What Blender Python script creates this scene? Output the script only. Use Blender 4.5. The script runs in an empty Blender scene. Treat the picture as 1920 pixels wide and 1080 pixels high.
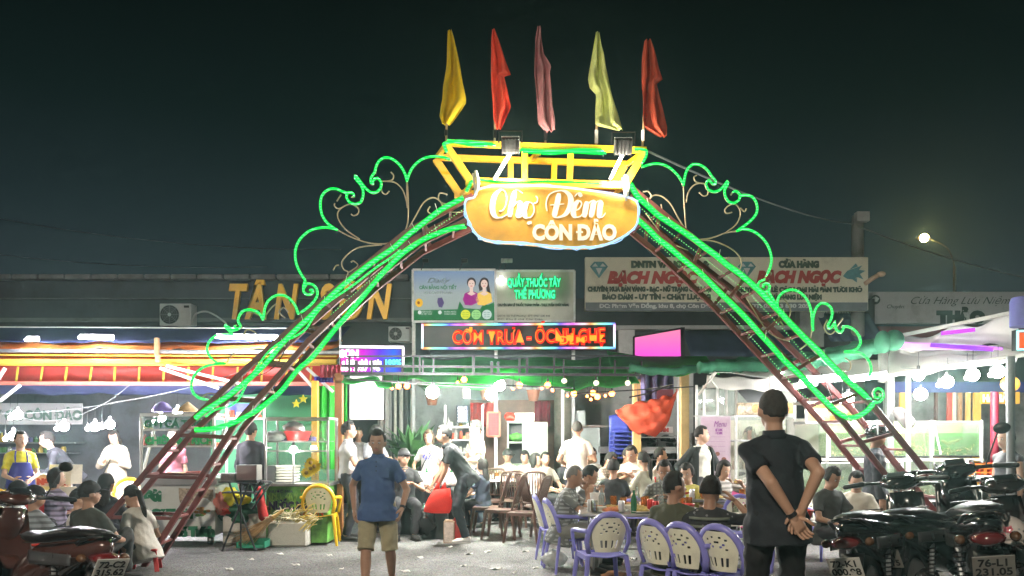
import bpy, math, random
import numpy as np
from mathutils import Vector, Matrix, noise
sc = bpy.context.scene
COL = sc.collection
rnd = random.Random(7)
R = math.radians
# ------------------------------------------------------------------ camera
HAZE = .0023
HC = 1.48            # eye height
F = 1500.0           # focal length in photo pixels (1920 wide)
YH = 820.0           # horizon row in the photo
cam_d = bpy.data.cameras.new('camera'); cam = bpy.data.objects.new('camera', cam_d); COL.objects.link(cam)
cam.location = (0, 0, HC); cam.rotation_euler = (R(90), 0, 0)
cam_d.sensor_width = 36; cam_d.lens = 36*F/1920; cam_d.shift_y = (YH-540)/1920
cam_d.clip_start = .05; cam_d.clip_end = 800
sc.camera = cam
def P(x, y, Y): return Vector(((x-960)*Y/F, Y, HC-(y-YH)*Y/F))
# ------------------------------------------------------------------ world (night sky with town glow at the horizon)
w = bpy.data.worlds.new('World'); sc.world = w; w.use_nodes = True
nt = w.node_tree; nt.nodes.clear()
out = nt.nodes.new('ShaderNodeOutputWorld'); bg = nt.nodes.new('ShaderNodeBackground')
tc = nt.nodes.new('ShaderNodeTexCoord'); sp = nt.nodes.new('ShaderNodeSeparateXYZ'); rp = nt.nodes.new('ShaderNodeValToRGB')
nt.links.new(tc.outputs['Generated'], sp.inputs[0]); nt.links.new(sp.outputs['Z'], rp.inputs[0])
cr = rp.color_ramp; cr.elements[0].position = 0; cr.elements[0].color = (.046,.058,.066,1)
cr.elements[1].position = 1; cr.elements[1].color = (.0008,.0022,.0022,1)
for p, c in ((.17,(.036,.051,.060)), (.25,(.018,.034,.039)), (.36,(.0055,.0155,.015)), (.48,(.0016,.0050,.0046))):
    e = cr.elements.new(p); e.color = c+(1,)
nt.links.new(rp.outputs[0], bg.inputs[0]); bg.inputs[1].default_value = .185
nt.links.new(bg.outputs[0], out.inputs[0])
sc.view_settings.view_transform = 'Standard'; sc.view_settings.look = 'None'
sc.view_settings.exposure = 1.55; sc.view_settings.gamma = 1; sc.view_settings.use_curve_mapping = False
sc.render.engine = 'CYCLES'
sc.cycles.use_denoising = True
try: sc.cycles.denoiser = 'OPENIMAGEDENOISE'
except Exception: pass
sc.cycles.max_bounces = 6; sc.cycles.diffuse_bounces = 3; sc.cycles.glossy_bounces = 3
sc.cycles.transmission_bounces = 5; sc.cycles.transparent_max_bounces = 12; sc.cycles.volume_bounces = 0
sc.cycles.sample_clamp_indirect = 4; sc.cycles.sample_clamp_direct = 0
sc.cycles.caustics_reflective = False; sc.cycles.caustics_refractive = False
sc.cycles.use_adaptive_sampling = True; sc.cycles.adaptive_threshold = .02
# ------------------------------------------------------------------ materials
MC = {}
def mat(name, col=(.5,.5,.5), rough=.6, metal=0., var=.18, scale=5., bump=.08, bscale=45., emit=None, es=0., spec=.5, coat=0., trans=0., dirt=0.):
    if name in MC: return MC[name]
    m = bpy.data.materials.new(name); m.use_nodes = True; n = m.node_tree; b = n.nodes['Principled BSDF']
    L = n.links.new; N = n.nodes.new
    b.inputs['Roughness'].default_value = rough; b.inputs['Metallic'].default_value = metal
    b.inputs['Specular IOR Level'].default_value = spec; b.inputs['Coat Weight'].default_value = coat
    if trans: b.inputs['Transmission Weight'].default_value = trans
    co = N('ShaderNodeTexCoord')
    if var > 0:
        t = N('ShaderNodeTexNoise'); t.inputs['Scale'].default_value = scale; t.inputs['Detail'].default_value = 6; t.inputs['Roughness'].default_value = .62
        L(co.outputs['Object'], t.inputs['Vector'])
        r = N('ShaderNodeValToRGB'); r.color_ramp.elements[0].position = .3; r.color_ramp.elements[1].position = .72
        r.color_ramp.elements[0].color = tuple(min(1, c*(1-var)) for c in col)+(1,)
        r.color_ramp.elements[1].color = tuple(min(1, c*(1+var)) for c in col)+(1,)
        L(t.outputs['Fac'], r.inputs[0]); src = r.outputs[0]
        if dirt:
            t2 = N('ShaderNodeTexNoise'); t2.inputs['Scale'].default_value = scale*.6+1.3; t2.inputs['Detail'].default_value = 9; t2.inputs['Roughness'].default_value = .7
            L(co.outputs['Object'], t2.inputs['Vector'])
            r2 = N('ShaderNodeValToRGB'); r2.color_ramp.elements[0].position = .52; r2.color_ramp.elements[1].position = .66
            mx = N('ShaderNodeMix'); mx.data_type = 'RGBA'; L(t2.outputs['Fac'], r2.inputs[0])
            sc_ = N('ShaderNodeMath'); sc_.operation = 'MULTIPLY'; sc_.inputs[1].default_value = dirt; L(r2.outputs[0], sc_.inputs[0])
            L(sc_.outputs[0], mx.inputs[0]); L(src, mx.inputs[6]); mx.inputs[7].default_value = (col[0]*.35+.02, col[1]*.33+.015, col[2]*.3+.01, 1); src = mx.outputs[2]
        L(src, b.inputs['Base Color'])
        rr = N('ShaderNodeMapRange'); rr.inputs[3].default_value = max(.03, rough-.12); rr.inputs[4].default_value = min(1, rough+.12)
        L(t.outputs['Fac'], rr.inputs[0]); L(rr.outputs[0], b.inputs['Roughness'])
    else: b.inputs['Base Color'].default_value = tuple(col)+(1,)
    if bump > 0:
        t3 = N('ShaderNodeTexNoise'); t3.inputs['Scale'].default_value = bscale; t3.inputs['Detail'].default_value = 4
        L(co.outputs['Object'], t3.inputs['Vector']); bp = N('ShaderNodeBump'); bp.inputs['Strength'].default_value = bump; bp.inputs['Distance'].default_value = .02
        L(t3.outputs['Fac'], bp.inputs['Height']); L(bp.outputs[0], b.inputs['Normal'])
    if emit:
        b.inputs['Emission Color'].default_value = tuple(emit)+(1,); b.inputs['Emission Strength'].default_value = es
    MC[name] = m; return m
def glow(name, col, es):
    if name in MC: return MC[name]
    if es < 16: es *= .42
    m = bpy.data.materials.new(name); m.use_nodes = True; n = m.node_tree; n.nodes.clear()
    e = n.nodes.new('ShaderNodeEmission'); e.inputs[0].default_value = tuple(col)+(1,); e.inputs[1].default_value = es
    o = n.nodes.new('ShaderNodeOutputMaterial'); n.links.new(e.outputs[0], o.inputs[0]); MC[name] = m; return m
def ramp_glow(name, axis, stops, es, scale=1., off=0., wave=None):
    """emission whose colour runs along an object axis (LED screens, colour-cycling strips)"""
    if name in MC: return MC[name]
    m = bpy.data.materials.new(name); m.use_nodes = True; n = m.node_tree; n.nodes.clear(); L = n.links.new
    co = n.nodes.new('ShaderNodeTexCoord'); s = n.nodes.new('ShaderNodeSeparateXYZ'); L(co.outputs['Object'], s.inputs[0])
    ma = n.nodes.new('ShaderNodeMath'); ma.operation = 'MULTIPLY_ADD'; ma.inputs[1].default_value = scale; ma.inputs[2].default_value = off
    L(s.outputs[axis], ma.inputs[0]); src = ma.outputs[0]
    if wave:
        fr = n.nodes.new('ShaderNodeMath'); fr.operation = 'FRACT'; L(src, fr.inputs[0]); src = fr.outputs[0]
    r = n.nodes.new('ShaderNodeValToRGB'); L(src, r.inputs[0])
    el = r.color_ramp.elements; el[0].position = stops[0][0]; el[0].color = tuple(stops[0][1])+(1,); el[1].position = stops[-1][0]; el[1].color = tuple(stops[-1][1])+(1,)
    for p, c in stops[1:-1]: q = el.new(p); q.color = tuple(c)+(1,)
    e = n.nodes.new('ShaderNodeEmission'); e.inputs[1].default_value = es*.42; L(r.outputs[0], e.inputs[0])
    o = n.nodes.new('ShaderNodeOutputMaterial'); L(e.outputs[0], o.inputs[0]); MC[name] = m; return m
def cloth_trans(name, col=(.5,.5,.5), tr=.5, var=.2, scale=3., rough=.8):
    """thin fabric or tarpaulin that also lets light through"""
    if name in MC: return MC[name]
    m = mat(name, col, rough, 0, var, scale, .25, 18); n = m.node_tree; b = n.nodes['Principled BSDF']; o = n.nodes['Material Output']
    t = n.nodes.new('ShaderNodeBsdfTranslucent'); mx = n.nodes.new('ShaderNodeMixShader'); mx.inputs[0].default_value = tr
    if b.inputs['Base Color'].links: n.links.new(b.inputs['Base Color'].links[0].from_socket, t.inputs[0])
    n.links.new(b.outputs[0], mx.inputs[1]); n.links.new(t.outputs[0], mx.inputs[2]); n.links.new(mx.outputs[0], o.inputs[0]); return m
def glass(name, tint=(.9,.95,.93), refl=.12, milky=0., mcol=(.8,.85,.8)):
    if name in MC: return MC[name]
    m = bpy.data.materials.new(name); m.use_nodes = True; n = m.node_tree; n.nodes.clear(); L = n.links.new; N = n.nodes.new
    t = N('ShaderNodeBsdfTransparent'); t.inputs[0].default_value = tuple(tint)+(1,)
    g = N('ShaderNodeBsdfGlossy'); g.inputs['Roughness'].default_value = .04
    fr = N('ShaderNodeLayerWeight'); fr.inputs[0].default_value = .35
    ma = N('ShaderNodeMath'); ma.operation = 'MULTIPLY_ADD'; ma.inputs[1].default_value = .4; ma.inputs[2].default_value = refl*.4; L(fr.outputs['Fresnel'], ma.inputs[0])
    mx = N('ShaderNodeMixShader'); L(ma.outputs[0], mx.inputs[0]); L(t.outputs[0], mx.inputs[1]); L(g.outputs[0], mx.inputs[2]); o = N('ShaderNodeOutputMaterial')
    if milky:
        d = N('ShaderNodeBsdfDiffuse'); d.inputs[0].default_value = tuple(mcol)+(1,); m2 = N('ShaderNodeMixShader')
        tx = N('ShaderNodeTexNoise'); tx.inputs['Scale'].default_value = 4; tx.inputs['Detail'].default_value = 8
        co = N('ShaderNodeTexCoord'); L(co.outputs['Object'], tx.inputs['Vector'])
        m3 = N('ShaderNodeMapRange'); m3.inputs[1].default_value = .35; m3.inputs[2].default_value = .7; m3.inputs[3].default_value = milky*.5; m3.inputs[4].default_value = milky*1.4
        L(tx.outputs['Fac'], m3.inputs[0]); L(m3.outputs[0], m2.inputs[0]); L(mx.outputs[0], m2.inputs[1]); L(d.outputs[0], m2.inputs[2]); L(m2.outputs[0], o.inputs[0])
    else: L(mx.outputs[0], o.inputs[0])
    MC[name] = m; return m
# ------------------------------------------------------------------ mesh builder
def frame(d, up=None):
    d = Vector(d).normalized(); up = Vector(up) if up is not None else Vector((0,0,1))
    if abs(d.dot(up)) > .98: up = Vector((0,1,0)) if abs(d.y) < .9 else Vector((1,0,0))
    a = up.cross(d).normalized(); b = d.cross(a).normalized(); return a, b, d
class MB:
    def __init__(s): s.v = []; s.f = []
    def add(s, vs, fs):
        o = len(s.v); s.v += [tuple(v) for v in vs]; s.f += [tuple(i+o for i in f) for f in fs]; return s
    def box(s, c, size, rot=None, bev=0.):
        hx, hy, hz = (q/2 for q in size); c = Vector(c); M = rot if rot is not None else None
        if isinstance(M, (int, float)): M = Matrix.Rotation(M, 3, 'Z')
        b = min(bev, hx*.9, hy*.9, hz*.9); vs = []; fs = []
        if b <= 0:
            for x in (-hx, hx):
                for y in (-hy, hy):
                    for z in (-hz, hz): vs.append(Vector((x,y,z)))
            fs = [(0,1,3,2),(4,6,7,5),(0,4,5,1),(2,3,7,6),(0,2,6,4),(1,5,7,3)]
        else:
            idx = {}
            for sx in (-1,1):
                for sy in (-1,1):
                    for sz in (-1,1):
                        for ax in range(3):
                            h = [hx-b, hy-b, hz-b]; h[ax] = (hx,hy,hz)[ax]
                            idx[sx,sy,sz,ax] = len(vs); vs.append(Vector((sx*h[0], sy*h[1], sz*h[2])))
            for ax in range(3):
                o1, o2 = (ax+1) % 3, (ax+2) % 3
                for sg in (-1,1):
                    q = []
                    for a_, b_ in ((-1,-1),(1,-1),(1,1),(-1,1)):
                        k = [0,0,0]; k[ax] = sg; k[o1] = a_; k[o2] = b_; q.append(idx[k[0],k[1],k[2],ax])
                    fs.append(tuple(q) if sg > 0 else tuple(reversed(q)))
                for a_ in (-1,1):
                    for b_ in (-1,1):
                        k1 = [0,0,0]; k1[ax] = -1; k1[o1] = a_; k1[o2] = b_; k2 = list(k1); k2[ax] = 1
                        q = (idx[(*k1, o1)], idx[(*k2, o1)], idx[(*k2, o2)], idx[(*k1, o2)])
                        fs.append(q if a_*b_ < 0 else tuple(reversed(q)))
            for sx in (-1,1):
                for sy in (-1,1):
                    for sz in (-1,1):
                        q = (idx[sx,sy,sz,0], idx[sx,sy,sz,1], idx[sx,sy,sz,2]); fs.append(q if sx*sy*sz > 0 else tuple(reversed(q)))
        return s.add([(M @ v if M is not None else v)+c for v in vs], fs)
    def beam(s, p0, p1, w_, h_=None, up=None, bev=0.):
        p0 = Vector(p0); p1 = Vector(p1); a, b, d = frame(p1-p0, up)
        M = Matrix((a, b, d)).transposed(); return s.box((p0+p1)/2, (w_, h_ or w_, (p1-p0).length), M, bev)
    def tube(s, pts, r, n=8, cap=True, closed=False, flat=1., up=None):
        pts = [Vector(p) for p in pts]; k = len(pts); rs = r if isinstance(r, (list, tuple)) else [r]*k
        vs = []; fs = []; pa = None
        for i, p in enumerate(pts):
            if closed: d = pts[(i+1) % k]-pts[i-1]
            else: d = pts[min(i+1, k-1)]-pts[max(i-1, 0)]
            if d.length < 1e-9: d = Vector((0,0,1))
            d.normalize()
            if pa is None or up is not None: a, b, _ = frame(d, up)
            else:
                a = (pa - d*pa.dot(d))
                if a.length < 1e-4: a, b, _ = frame(d)
                a.normalize(); b = d.cross(a)
            pa = a
            for j in range(n):
                t = 2*math.pi*j/n; vs.append(p+a*math.cos(t)*rs[i]+b*math.sin(t)*rs[i]*flat)
        for i in range(k if closed else k-1):
            i2 = (i+1) % k
            for j in range(n): fs.append((i*n+j, i*n+(j+1) % n, i2*n+(j+1) % n, i2*n+j))
        if cap and not closed: fs.append(tuple(reversed(range(n)))); fs.append(tuple((k-1)*n+j for j in range(n)))
        return s.add(vs, fs)
    def lathe(s, prof, c=(0,0,0), n=14, axis='z', M=None, sx=1., sy=1.):
        c = Vector(c); vs = []; fs = []
        for r_, z in prof:
            for j in range(n):
                t = 2*math.pi*j/n; v = Vector((math.cos(t)*r_*sx, math.sin(t)*r_*sy, z))
                if axis == 'y': v = Vector((v.x, v.z, v.y))
                elif axis == 'x': v = Vector((v.z, v.x, v.y))
                vs.append((M @ v if M is not None else v)+c)
        k = len(prof)
        for i in range(k-1):
            for j in range(n): fs.append((i*n+j, i*n+(j+1) % n, (i+1)*n+(j+1) % n, (i+1)*n+j))
        fs.append(tuple(reversed(range(n)))); fs.append(tuple((k-1)*n+j for j in range(n)))
        return s.add(vs, fs)
    def ell(s, c, rad, n=12, m=8, M=None, fn=None):
        c = Vector(c); vs = []; fs = []
        if not isinstance(rad, (tuple, list)): rad = (rad,)*3
        for i in range(1, m):
            ph = math.pi*i/m
            for j in range(n):
                t = 2*math.pi*j/n; d = Vector((math.sin(ph)*math.cos(t), math.sin(ph)*math.sin(t), math.cos(ph)))
                q = fn(d) if fn else 1.; v = Vector((d.x*rad[0]*q, d.y*rad[1]*q, d.z*rad[2]*q)); vs.append((M @ v if M is not None else v)+c)
        top = Vector((0,0,rad[2]*(fn(Vector((0,0,1))) if fn else 1))); bot = Vector((0,0,-rad[2]*(fn(Vector((0,0,-1))) if fn else 1)))
        ti = len(vs); vs.append((M @ top if M is not None else top)+c); vs.append((M @ bot if M is not None else bot)+c)
        for i in range(m-2):
            for j in range(n): fs.append((i*n+j, (i+1)*n+j, (i+1)*n+(j+1) % n, i*n+(j+1) % n))
        for j in range(n): fs.append((ti, j, (j+1) % n)); fs.append((ti+1, (m-2)*n+(j+1) % n, (m-2)*n+j))
        return s.add(vs, fs)
    def loft(s, rings, n=12):
        """rings: (centre, a_vec, b_vec) with radii folded in"""
        vs = []; fs = []
        for c, a, b in rings:
            for j in range(n):
                t = 2*math.pi*j/n; vs.append(Vector(c)+Vector(a)*math.cos(t)+Vector(b)*math.sin(t))
        k = len(rings)
        for i in range(k-1):
            for j in range(n): fs.append((i*n+j, i*n+(j+1) % n, (i+1)*n+(j+1) % n, (i+1)*n+j))
        fs.append(tuple(reversed(range(n)))); fs.append(tuple((k-1)*n+j for j in range(n)))
        return s.add(vs, fs)
    def cap(s, p0, r0, p1, r1, n=10, round0=True, round1=True):
        p0 = Vector(p0); p1 = Vector(p1); d = p1-p0
        if d.length < 1e-6: return s.ell(p0, max(r0, r1), n, 6)
        a, b, u = frame(d); rg = []
        if round0:
            for q in (-.97,-.7,-.35): rg.append((p0+u*q*r0, a*r0*math.sqrt(1-q*q), b*r0*math.sqrt(1-q*q)))
        rg.append((p0, a*r0, b*r0)); rg.append((p0.lerp(p1, .5), a*(r0+r1)/2, b*(r0+r1)/2)); rg.append((p1, a*r1, b*r1))
        if round1:
            for q in (.35,.7,.97): rg.append((p1+u*q*r1, a*r1*math.sqrt(1-q*q), b*r1*math.sqrt(1-q*q)))
        return s.loft(rg, n)
    def prism(s, poly, y0, y1):
        """poly: list of (x, z) world; extruded in y from y0 to y1"""
        k = len(poly); vs = [Vector((p[0], y0, p[1])) for p in poly]+[Vector((p[0], y1, p[1])) for p in poly]
        fs = [tuple(range(k)), tuple(reversed(range(k, 2*k)))]+[(i, k+i, k+(i+1) % k, (i+1) % k) for i in range(k)]
        return s.add(vs, fs)
    def grid(s, fn, nu, nv, th=0., omit=()):
        pts = [[Vector(fn(i/nu, j/nv)) for j in range(nv+1)] for i in range(nu+1)]
        vs = []; W = nv+1
        for i in range(nu+1):
            for j in range(nv+1): vs.append(pts[i][j])
        fs = []; cell = lambda i, j: 0 <= i < nu and 0 <= j < nv and (i, j) not in omit
        if th:
            nn = []
            for i in range(nu+1):
                for j in range(nv+1):
                    du = pts[min(i+1, nu)][j]-pts[max(i-1, 0)][j]; dv = pts[i][min(j+1, nv)]-pts[i][max(j-1, 0)]
                    q = du.cross(dv); nn.append(q.normalized() if q.length > 1e-12 else Vector((0,0,1)))
            vs += [v-q*th for v, q in zip(vs, nn)]
        o = (nu+1)*W
        for i in range(nu):
            for j in range(nv):
                if not cell(i, j): continue
                a, b, c, d = i*W+j, (i+1)*W+j, (i+1)*W+j+1, i*W+j+1
                fs.append((a, b, c, d))
                if th:
                    fs.append((d+o, c+o, b+o, a+o))
                    if not cell(i-1, j): fs.append((a, d, d+o, a+o))
                    if not cell(i+1, j): fs.append((c, b, b+o, c+o))
                    if not cell(i, j-1): fs.append((b, a, a+o, b+o))
                    if not cell(i, j+1): fs.append((d, c, c+o, d+o))
        return s.add(vs, fs)
    def build(s, name, m, parent=None, world=False, smooth=False, kind=None, label=None, cat=None, group=None):
        me = bpy.data.meshes.new(name); off = Vector((0,0,0)); o = bpy.data.objects.new(name, me)
        if parent is not None and world:
            p = parent
            while p is not None: off += p.location; p = p.parent
        elif parent is None and world and s.v:
            xs = [v[0] for v in s.v]; ys = [v[1] for v in s.v]; zs = [v[2] for v in s.v]
            off = Vector(((min(xs)+max(xs))/2, (min(ys)+max(ys))/2, min(zs))); o.location = off
        me.from_pydata([(v[0]-off.x, v[1]-off.y, v[2]-off.z) for v in s.v], [], s.f)
        if smooth: me.polygons.foreach_set('use_smooth', [True]*len(me.polygons))
        if smooth == 'auto':
            try: me.set_sharp_from_angle(angle=R(38))
            except Exception: pass
        me.update(); COL.objects.link(o); me.materials.append(m)
        if parent is not None: o.parent = parent
        if kind: o['kind'] = kind
        if label: o['label'] = label
        if cat: o['category'] = cat
        if group: o['group'] = group
        return o
def thing(name, label, cat, loc=(0,0,0), rz=0., group=None):
    o = bpy.data.objects.new(name, None); COL.objects.link(o); o.empty_display_size = .2
    o.location = loc; o.rotation_euler = (0,0,rz); o['label'] = label; o['category'] = cat
    if group: o['group'] = group
    return o
KIDS = {}
def dup(root, loc, rz=None, label=None, group=None, scale=None):
    def cp(o, par):
        c = o.copy(); COL.objects.link(c); c.parent = par
        for ch in [q for q in o.children]: cp(ch, c)
        return c
    r = cp(root, root.parent); r.location = loc
    if rz is not None: r.rotation_euler = (0,0,rz)
    if scale: r.scale = (scale,)*3 if not isinstance(scale, tuple) else scale
    if label: r['label'] = label
    if group: r['group'] = group
    return r
def inst(o, loc, parent=None, rot=None, scale=None):
    c = o.copy(); COL.objects.link(c); c.location = loc
    if parent is not None: c.parent = parent
    if rot is not None: c.rotation_euler = rot
    if scale: c.scale = scale
    return c
FIT = []; DBAR = []
def text(body, x, y, z, cap, m, parent, width=None, ext=.004, shear=0., off=0., name='lettering', world=True, rz=0., label=None, align='CENTER', rx=90):
    """lettering facing -y; cap = height of a capital in metres, width = fitted total width"""
    cu = bpy.data.curves.new(name, 'FONT'); cu.body = body; cu.size = cap/.70; cu.extrude = ext; cu.align_x = align; cu.shear = shear; cu.offset = off
    cu.resolution_u = 3
    if 'Đ' in body: DBAR.append((cu, body)); cu.body = body.replace('Đ','D')
    o = bpy.data.objects.new(name, cu); COL.objects.link(o); cu.materials.append(m); off_ = Vector((0,0,0))
    if world and parent is not None:
        p = parent
        while p is not None: off_ += p.location; p = p.parent
    o.location = Vector((x,y,z))-off_; o.rotation_euler = (R(rx),0,rz); o.parent = parent
    if width: FIT.append((o, width))
    if label: o['label'] = label
    return o
def ptext(body, x, y, Y, caph, m, parent, wpx=None, **k):
    """same, by photo position: x = middle, y = baseline row, caph and wpx in photo pixels at depth Y"""
    p = P(x, y, Y); return text(body, p.x, Y, p.z, caph*Y/F, m, parent, width=wpx*Y/F if wpx else None, **k)
def rect(mb, x0, y0, x1, y1, Y, th=.03, bev=0.):
    a = P(x0, y1, Y); b = P(x1, y0, Y); return mb.box(((a.x+b.x)/2, Y+th/2, (a.z+b.z)/2), (b.x-a.x, th, b.z-a.z), None, bev)
def smooth_path(pts, k=4):
    pts = [Vector(p) for p in pts]; out_ = []
    for i in range(len(pts)-1):
        p0 = pts[max(i-1, 0)]; p1 = pts[i]; p2 = pts[i+1]; p3 = pts[min(i+2, len(pts)-1)]
        for j in range(k):
            t = j/k; out_.append(.5*((2*p1)+(p2-p0)*t+(2*p0-5*p1+4*p2-p3)*t*t+(3*p1-p0-3*p2+p3)*t**3))
    out_.append(pts[-1]); return out_
def resample(pts, step):
    pts = [Vector(p) for p in pts]; o = [pts[0]]; acc = 0.
    for i in range(len(pts)-1):
        a = pts[i]; b = pts[i+1]; L_ = (b-a).length
        if L_ < 1e-9: continue
        t = step-acc
        while t <= L_: o.append(a.lerp(b, t/L_)); t += step
        acc = (acc+L_) % step if L_+acc >= step else acc+L_
    return o
def ring(mb, r_, k=1): pass
# common materials
STEEL = mat('brushed_steel', (.5,.5,.5), .32, .9, .12, 4, .05, 30)
GALV = mat('galvanised_pipe', (.42,.43,.44), .45, .7, .25, 6, .08, 30, dirt=.5)
DARKM = mat('dark_iron', (.05,.05,.055), .5, .6, .3, 8, .15, 40)
WHITEP = mat('white_painted_metal', (.72,.73,.72), .4, 0, .1, 5, .05, 30, dirt=.35)
BLK = mat('black_plastic', (.012,.012,.013), .35, 0, .3, 7, .05, 30)
GLS = glass('clear_glass')
# ================================================================== GROUND
def ground():
    m = bpy.data.materials.new('asphalt'); m.use_nodes = True; n = m.node_tree; b = n.nodes['Principled BSDF']; L = n.links.new; N = n.nodes.new
    co = N('ShaderNodeTexCoord')
    def nz(scale, det=8, ro=.6):
        t = N('ShaderNodeTexNoise'); t.inputs['Scale'].default_value = scale; t.inputs['Detail'].default_value = det; t.inputs['Roughness'].default_value = ro; L(co.outputs['Object'], t.inputs['Vector']); return t
    a = nz(.55, 9, .65); g = nz(42, 5, .75); r = N('ShaderNodeValToRGB'); L(a.outputs['Fac'], r.inputs[0])
    r.color_ramp.elements[0].position = .32; r.color_ramp.elements[0].color = (.07,.066,.062,1); r.color_ramp.elements[1].position = .7; r.color_ramp.elements[1].color = (.165,.157,.145,1)
    v = N('ShaderNodeTexVoronoi'); v.inputs['Scale'].default_value = 60; L(co.outputs['Object'], v.inputs['Vector'])
    mx = N('ShaderNodeMix'); mx.data_type = 'RGBA'; mx.blend_type = 'OVERLAY'; mx.inputs[0].default_value = .95; L(r.outputs[0], mx.inputs[6]); L(v.outputs['Color'], mx.inputs[7])
    hs = N('ShaderNodeHueSaturation'); hs.inputs['Saturation'].default_value = .25; L(mx.outputs[2], hs.inputs['Color'])
    st = nz(1.7, 10, .75); r2 = N('ShaderNodeValToRGB'); r2.color_ramp.elements[0].position = .56; r2.color_ramp.elements[1].position = .63; L(st.outputs['Fac'], r2.inputs[0])
    m2 = N('ShaderNodeMix'); m2.data_type = 'RGBA'; L(r2.outputs[0], m2.inputs[0]); L(hs.outputs[0], m2.inputs[6]); m2.inputs[7].default_value = (.036,.034,.032,1)
    L(m2.outputs[2], b.inputs['Base Color'])
    rr = N('ShaderNodeMapRange'); rr.inputs[1].default_value = .5; rr.inputs[2].default_value = .65; rr.inputs[3].default_value = .82; rr.inputs[4].default_value = .42; L(st.outputs['Fac'], rr.inputs[0]); L(rr.outputs[0], b.inputs['Roughness'])
    ad = N('ShaderNodeMath'); ad.operation = 'MULTIPLY_ADD'; ad.inputs[1].default_value = .6; L(v.outputs['Distance'], ad.inputs[0]); L(g.outputs['Fac'], ad.inputs[2])
    bp = N('ShaderNodeBump'); bp.inputs['Strength'].default_value = .8; bp.inputs['Distance'].default_value = .02; L(ad.outputs[0], bp.inputs['Height']); L(bp.outputs[0], b.inputs['Normal'])
    mb = MB()
    def h(u, v_):
        x = -150+300*u; y = -60+320*v_; return (x, y, 0)
    mb.grid(h, 30, 32); mb.build('ground', m, kind='structure')
ground()
# litter on the asphalt
litm = mat('paper_litter', (.6,.58,.54), .8, 0, .2, 9)
for i, (x, y) in enumerate(((915,1035),(985,1035),(1045,1052),(735,1018),(618,1042),(870,1062),(1105,1058),(845,1026),(690,1071),(555,1060),(930,1068),(788,1046),(1005,1066),(640,1068),(470,1050),(430,1068),(880,1040),(965,1074),(760,1072),(525,1040))):
    Y = HC*F/(y-YH); p = P(x, y, Y); mb = MB(); s = .03+.025*rnd.random(); a = rnd.random()*6
    mb.grid(lambda u, v: (s*2*(u-.5)*(1+.3*v), s*(v-.5)*1.4, .006+.012*math.sin(5*u+a)*math.cos(4*v+a)), 5, 4, .002)
    o = mb.build('paper_scrap', litm, smooth=True, label='small pale paper scrap lying on the open asphalt among the stalls', cat='litter', group='paper scraps on the asphalt'); o.location = (p.x, Y, .004); o.rotation_euler.z = a

# ================================================================== GATE (arch of two ladder trusses, ship frame, scrollwork)
GY = 9.17; RO = Vector((-.05, .5, 0))      # rear face offset
maroon = mat('maroon_paint', (.13,.026,.024), .5, 0, .3, 6, .1, 40, dirt=.5)
yellowp = mat('yellow_paint', (.75,.42,.015), .4, 0, .15, 5, .06, 30, dirt=.35)
scrollm = mat('scroll_iron', (.42,.33,.22), .45, .4, .2, 8, .05, 30)
gate = thing('entrance_arch', 'tall maroon ladder-truss entrance arch with yellow ship frame on top and green rope lights', 'arch', (.5, GY, 0))
G = lambda x, y, dy=0.: P(x, y, GY+dy)
OL = [(124,1064),(343,805),(469,685),(627,545),(760,437),(885,368)]
IL = [(270,1064),(440,797),(505,725),(578,640),(700,525),(790,455),(893,405)]
OR_ = [(1885,1064),(1787,947),(1640,765),(1529,654),(1407,530),(1302,449),(1180,350)]
IR = [(1790,1064),(1662,893),(1582,791),(1470,671),(1365,560),(1260,460),(1180,395)]
def chord(pp, rear, up=(0,1,0)):
    pts = [G(x, y)+(RO if rear else Vector((0,0,0))) for x, y in pp]
    pts[0].z = 0.0
    mb = MB()
    for i in range(len(pts)-1):
        d = (pts[i+1]-pts[i]).normalized(); mb.beam(pts[i]-d*.01, pts[i+1]+d*.012, .062+.0015*(i % 2), .062+.0015*(i % 2), up, .006)
    mb.build('truss_chord', maroon, gate, world=True); return pts
def at_z(pts, z):
    for a, b in zip(pts, pts[1:]):
        if (a.z-z)*(b.z-z) <= 0 and abs(a.z-b.z) > 1e-6: return a.lerp(b, (z-a.z)/(b.z-a.z))
    return None
cs = {}
for k, pp in (('OL',OL),('IL',IL),('OR',OR_),('IR',IR)):
    for rear in (0, 1): cs[k+str(rear)] = chord(pp, rear)
rungs = []; bars = []
def arclen_points(pts, step, start):
    tot = [0.]
    for a, b in zip(pts, pts[1:]): tot.append(tot[-1]+(b-a).length)
    s = start; o = []
    while s < tot[-1]-.05:
        for i in range(len(pts)-1):
            if tot[i] <= s <= tot[i+1]: o.append(pts[i].lerp(pts[i+1], (s-tot[i])/(tot[i+1]-tot[i]))); break
        s += step
    return o
for k in ('OL','IL','OR','IR'):
    A = arclen_points(cs[k+'0'], .36, .3); 
    for a in A:
        mb = MB(); b = a+RO; d = (b-a).normalized(); mb.beam(a+d*.03, b-d*.03, .03, .03, (0,0,1), .004); mb.build('rung', maroon, gate, world=True)
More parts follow.
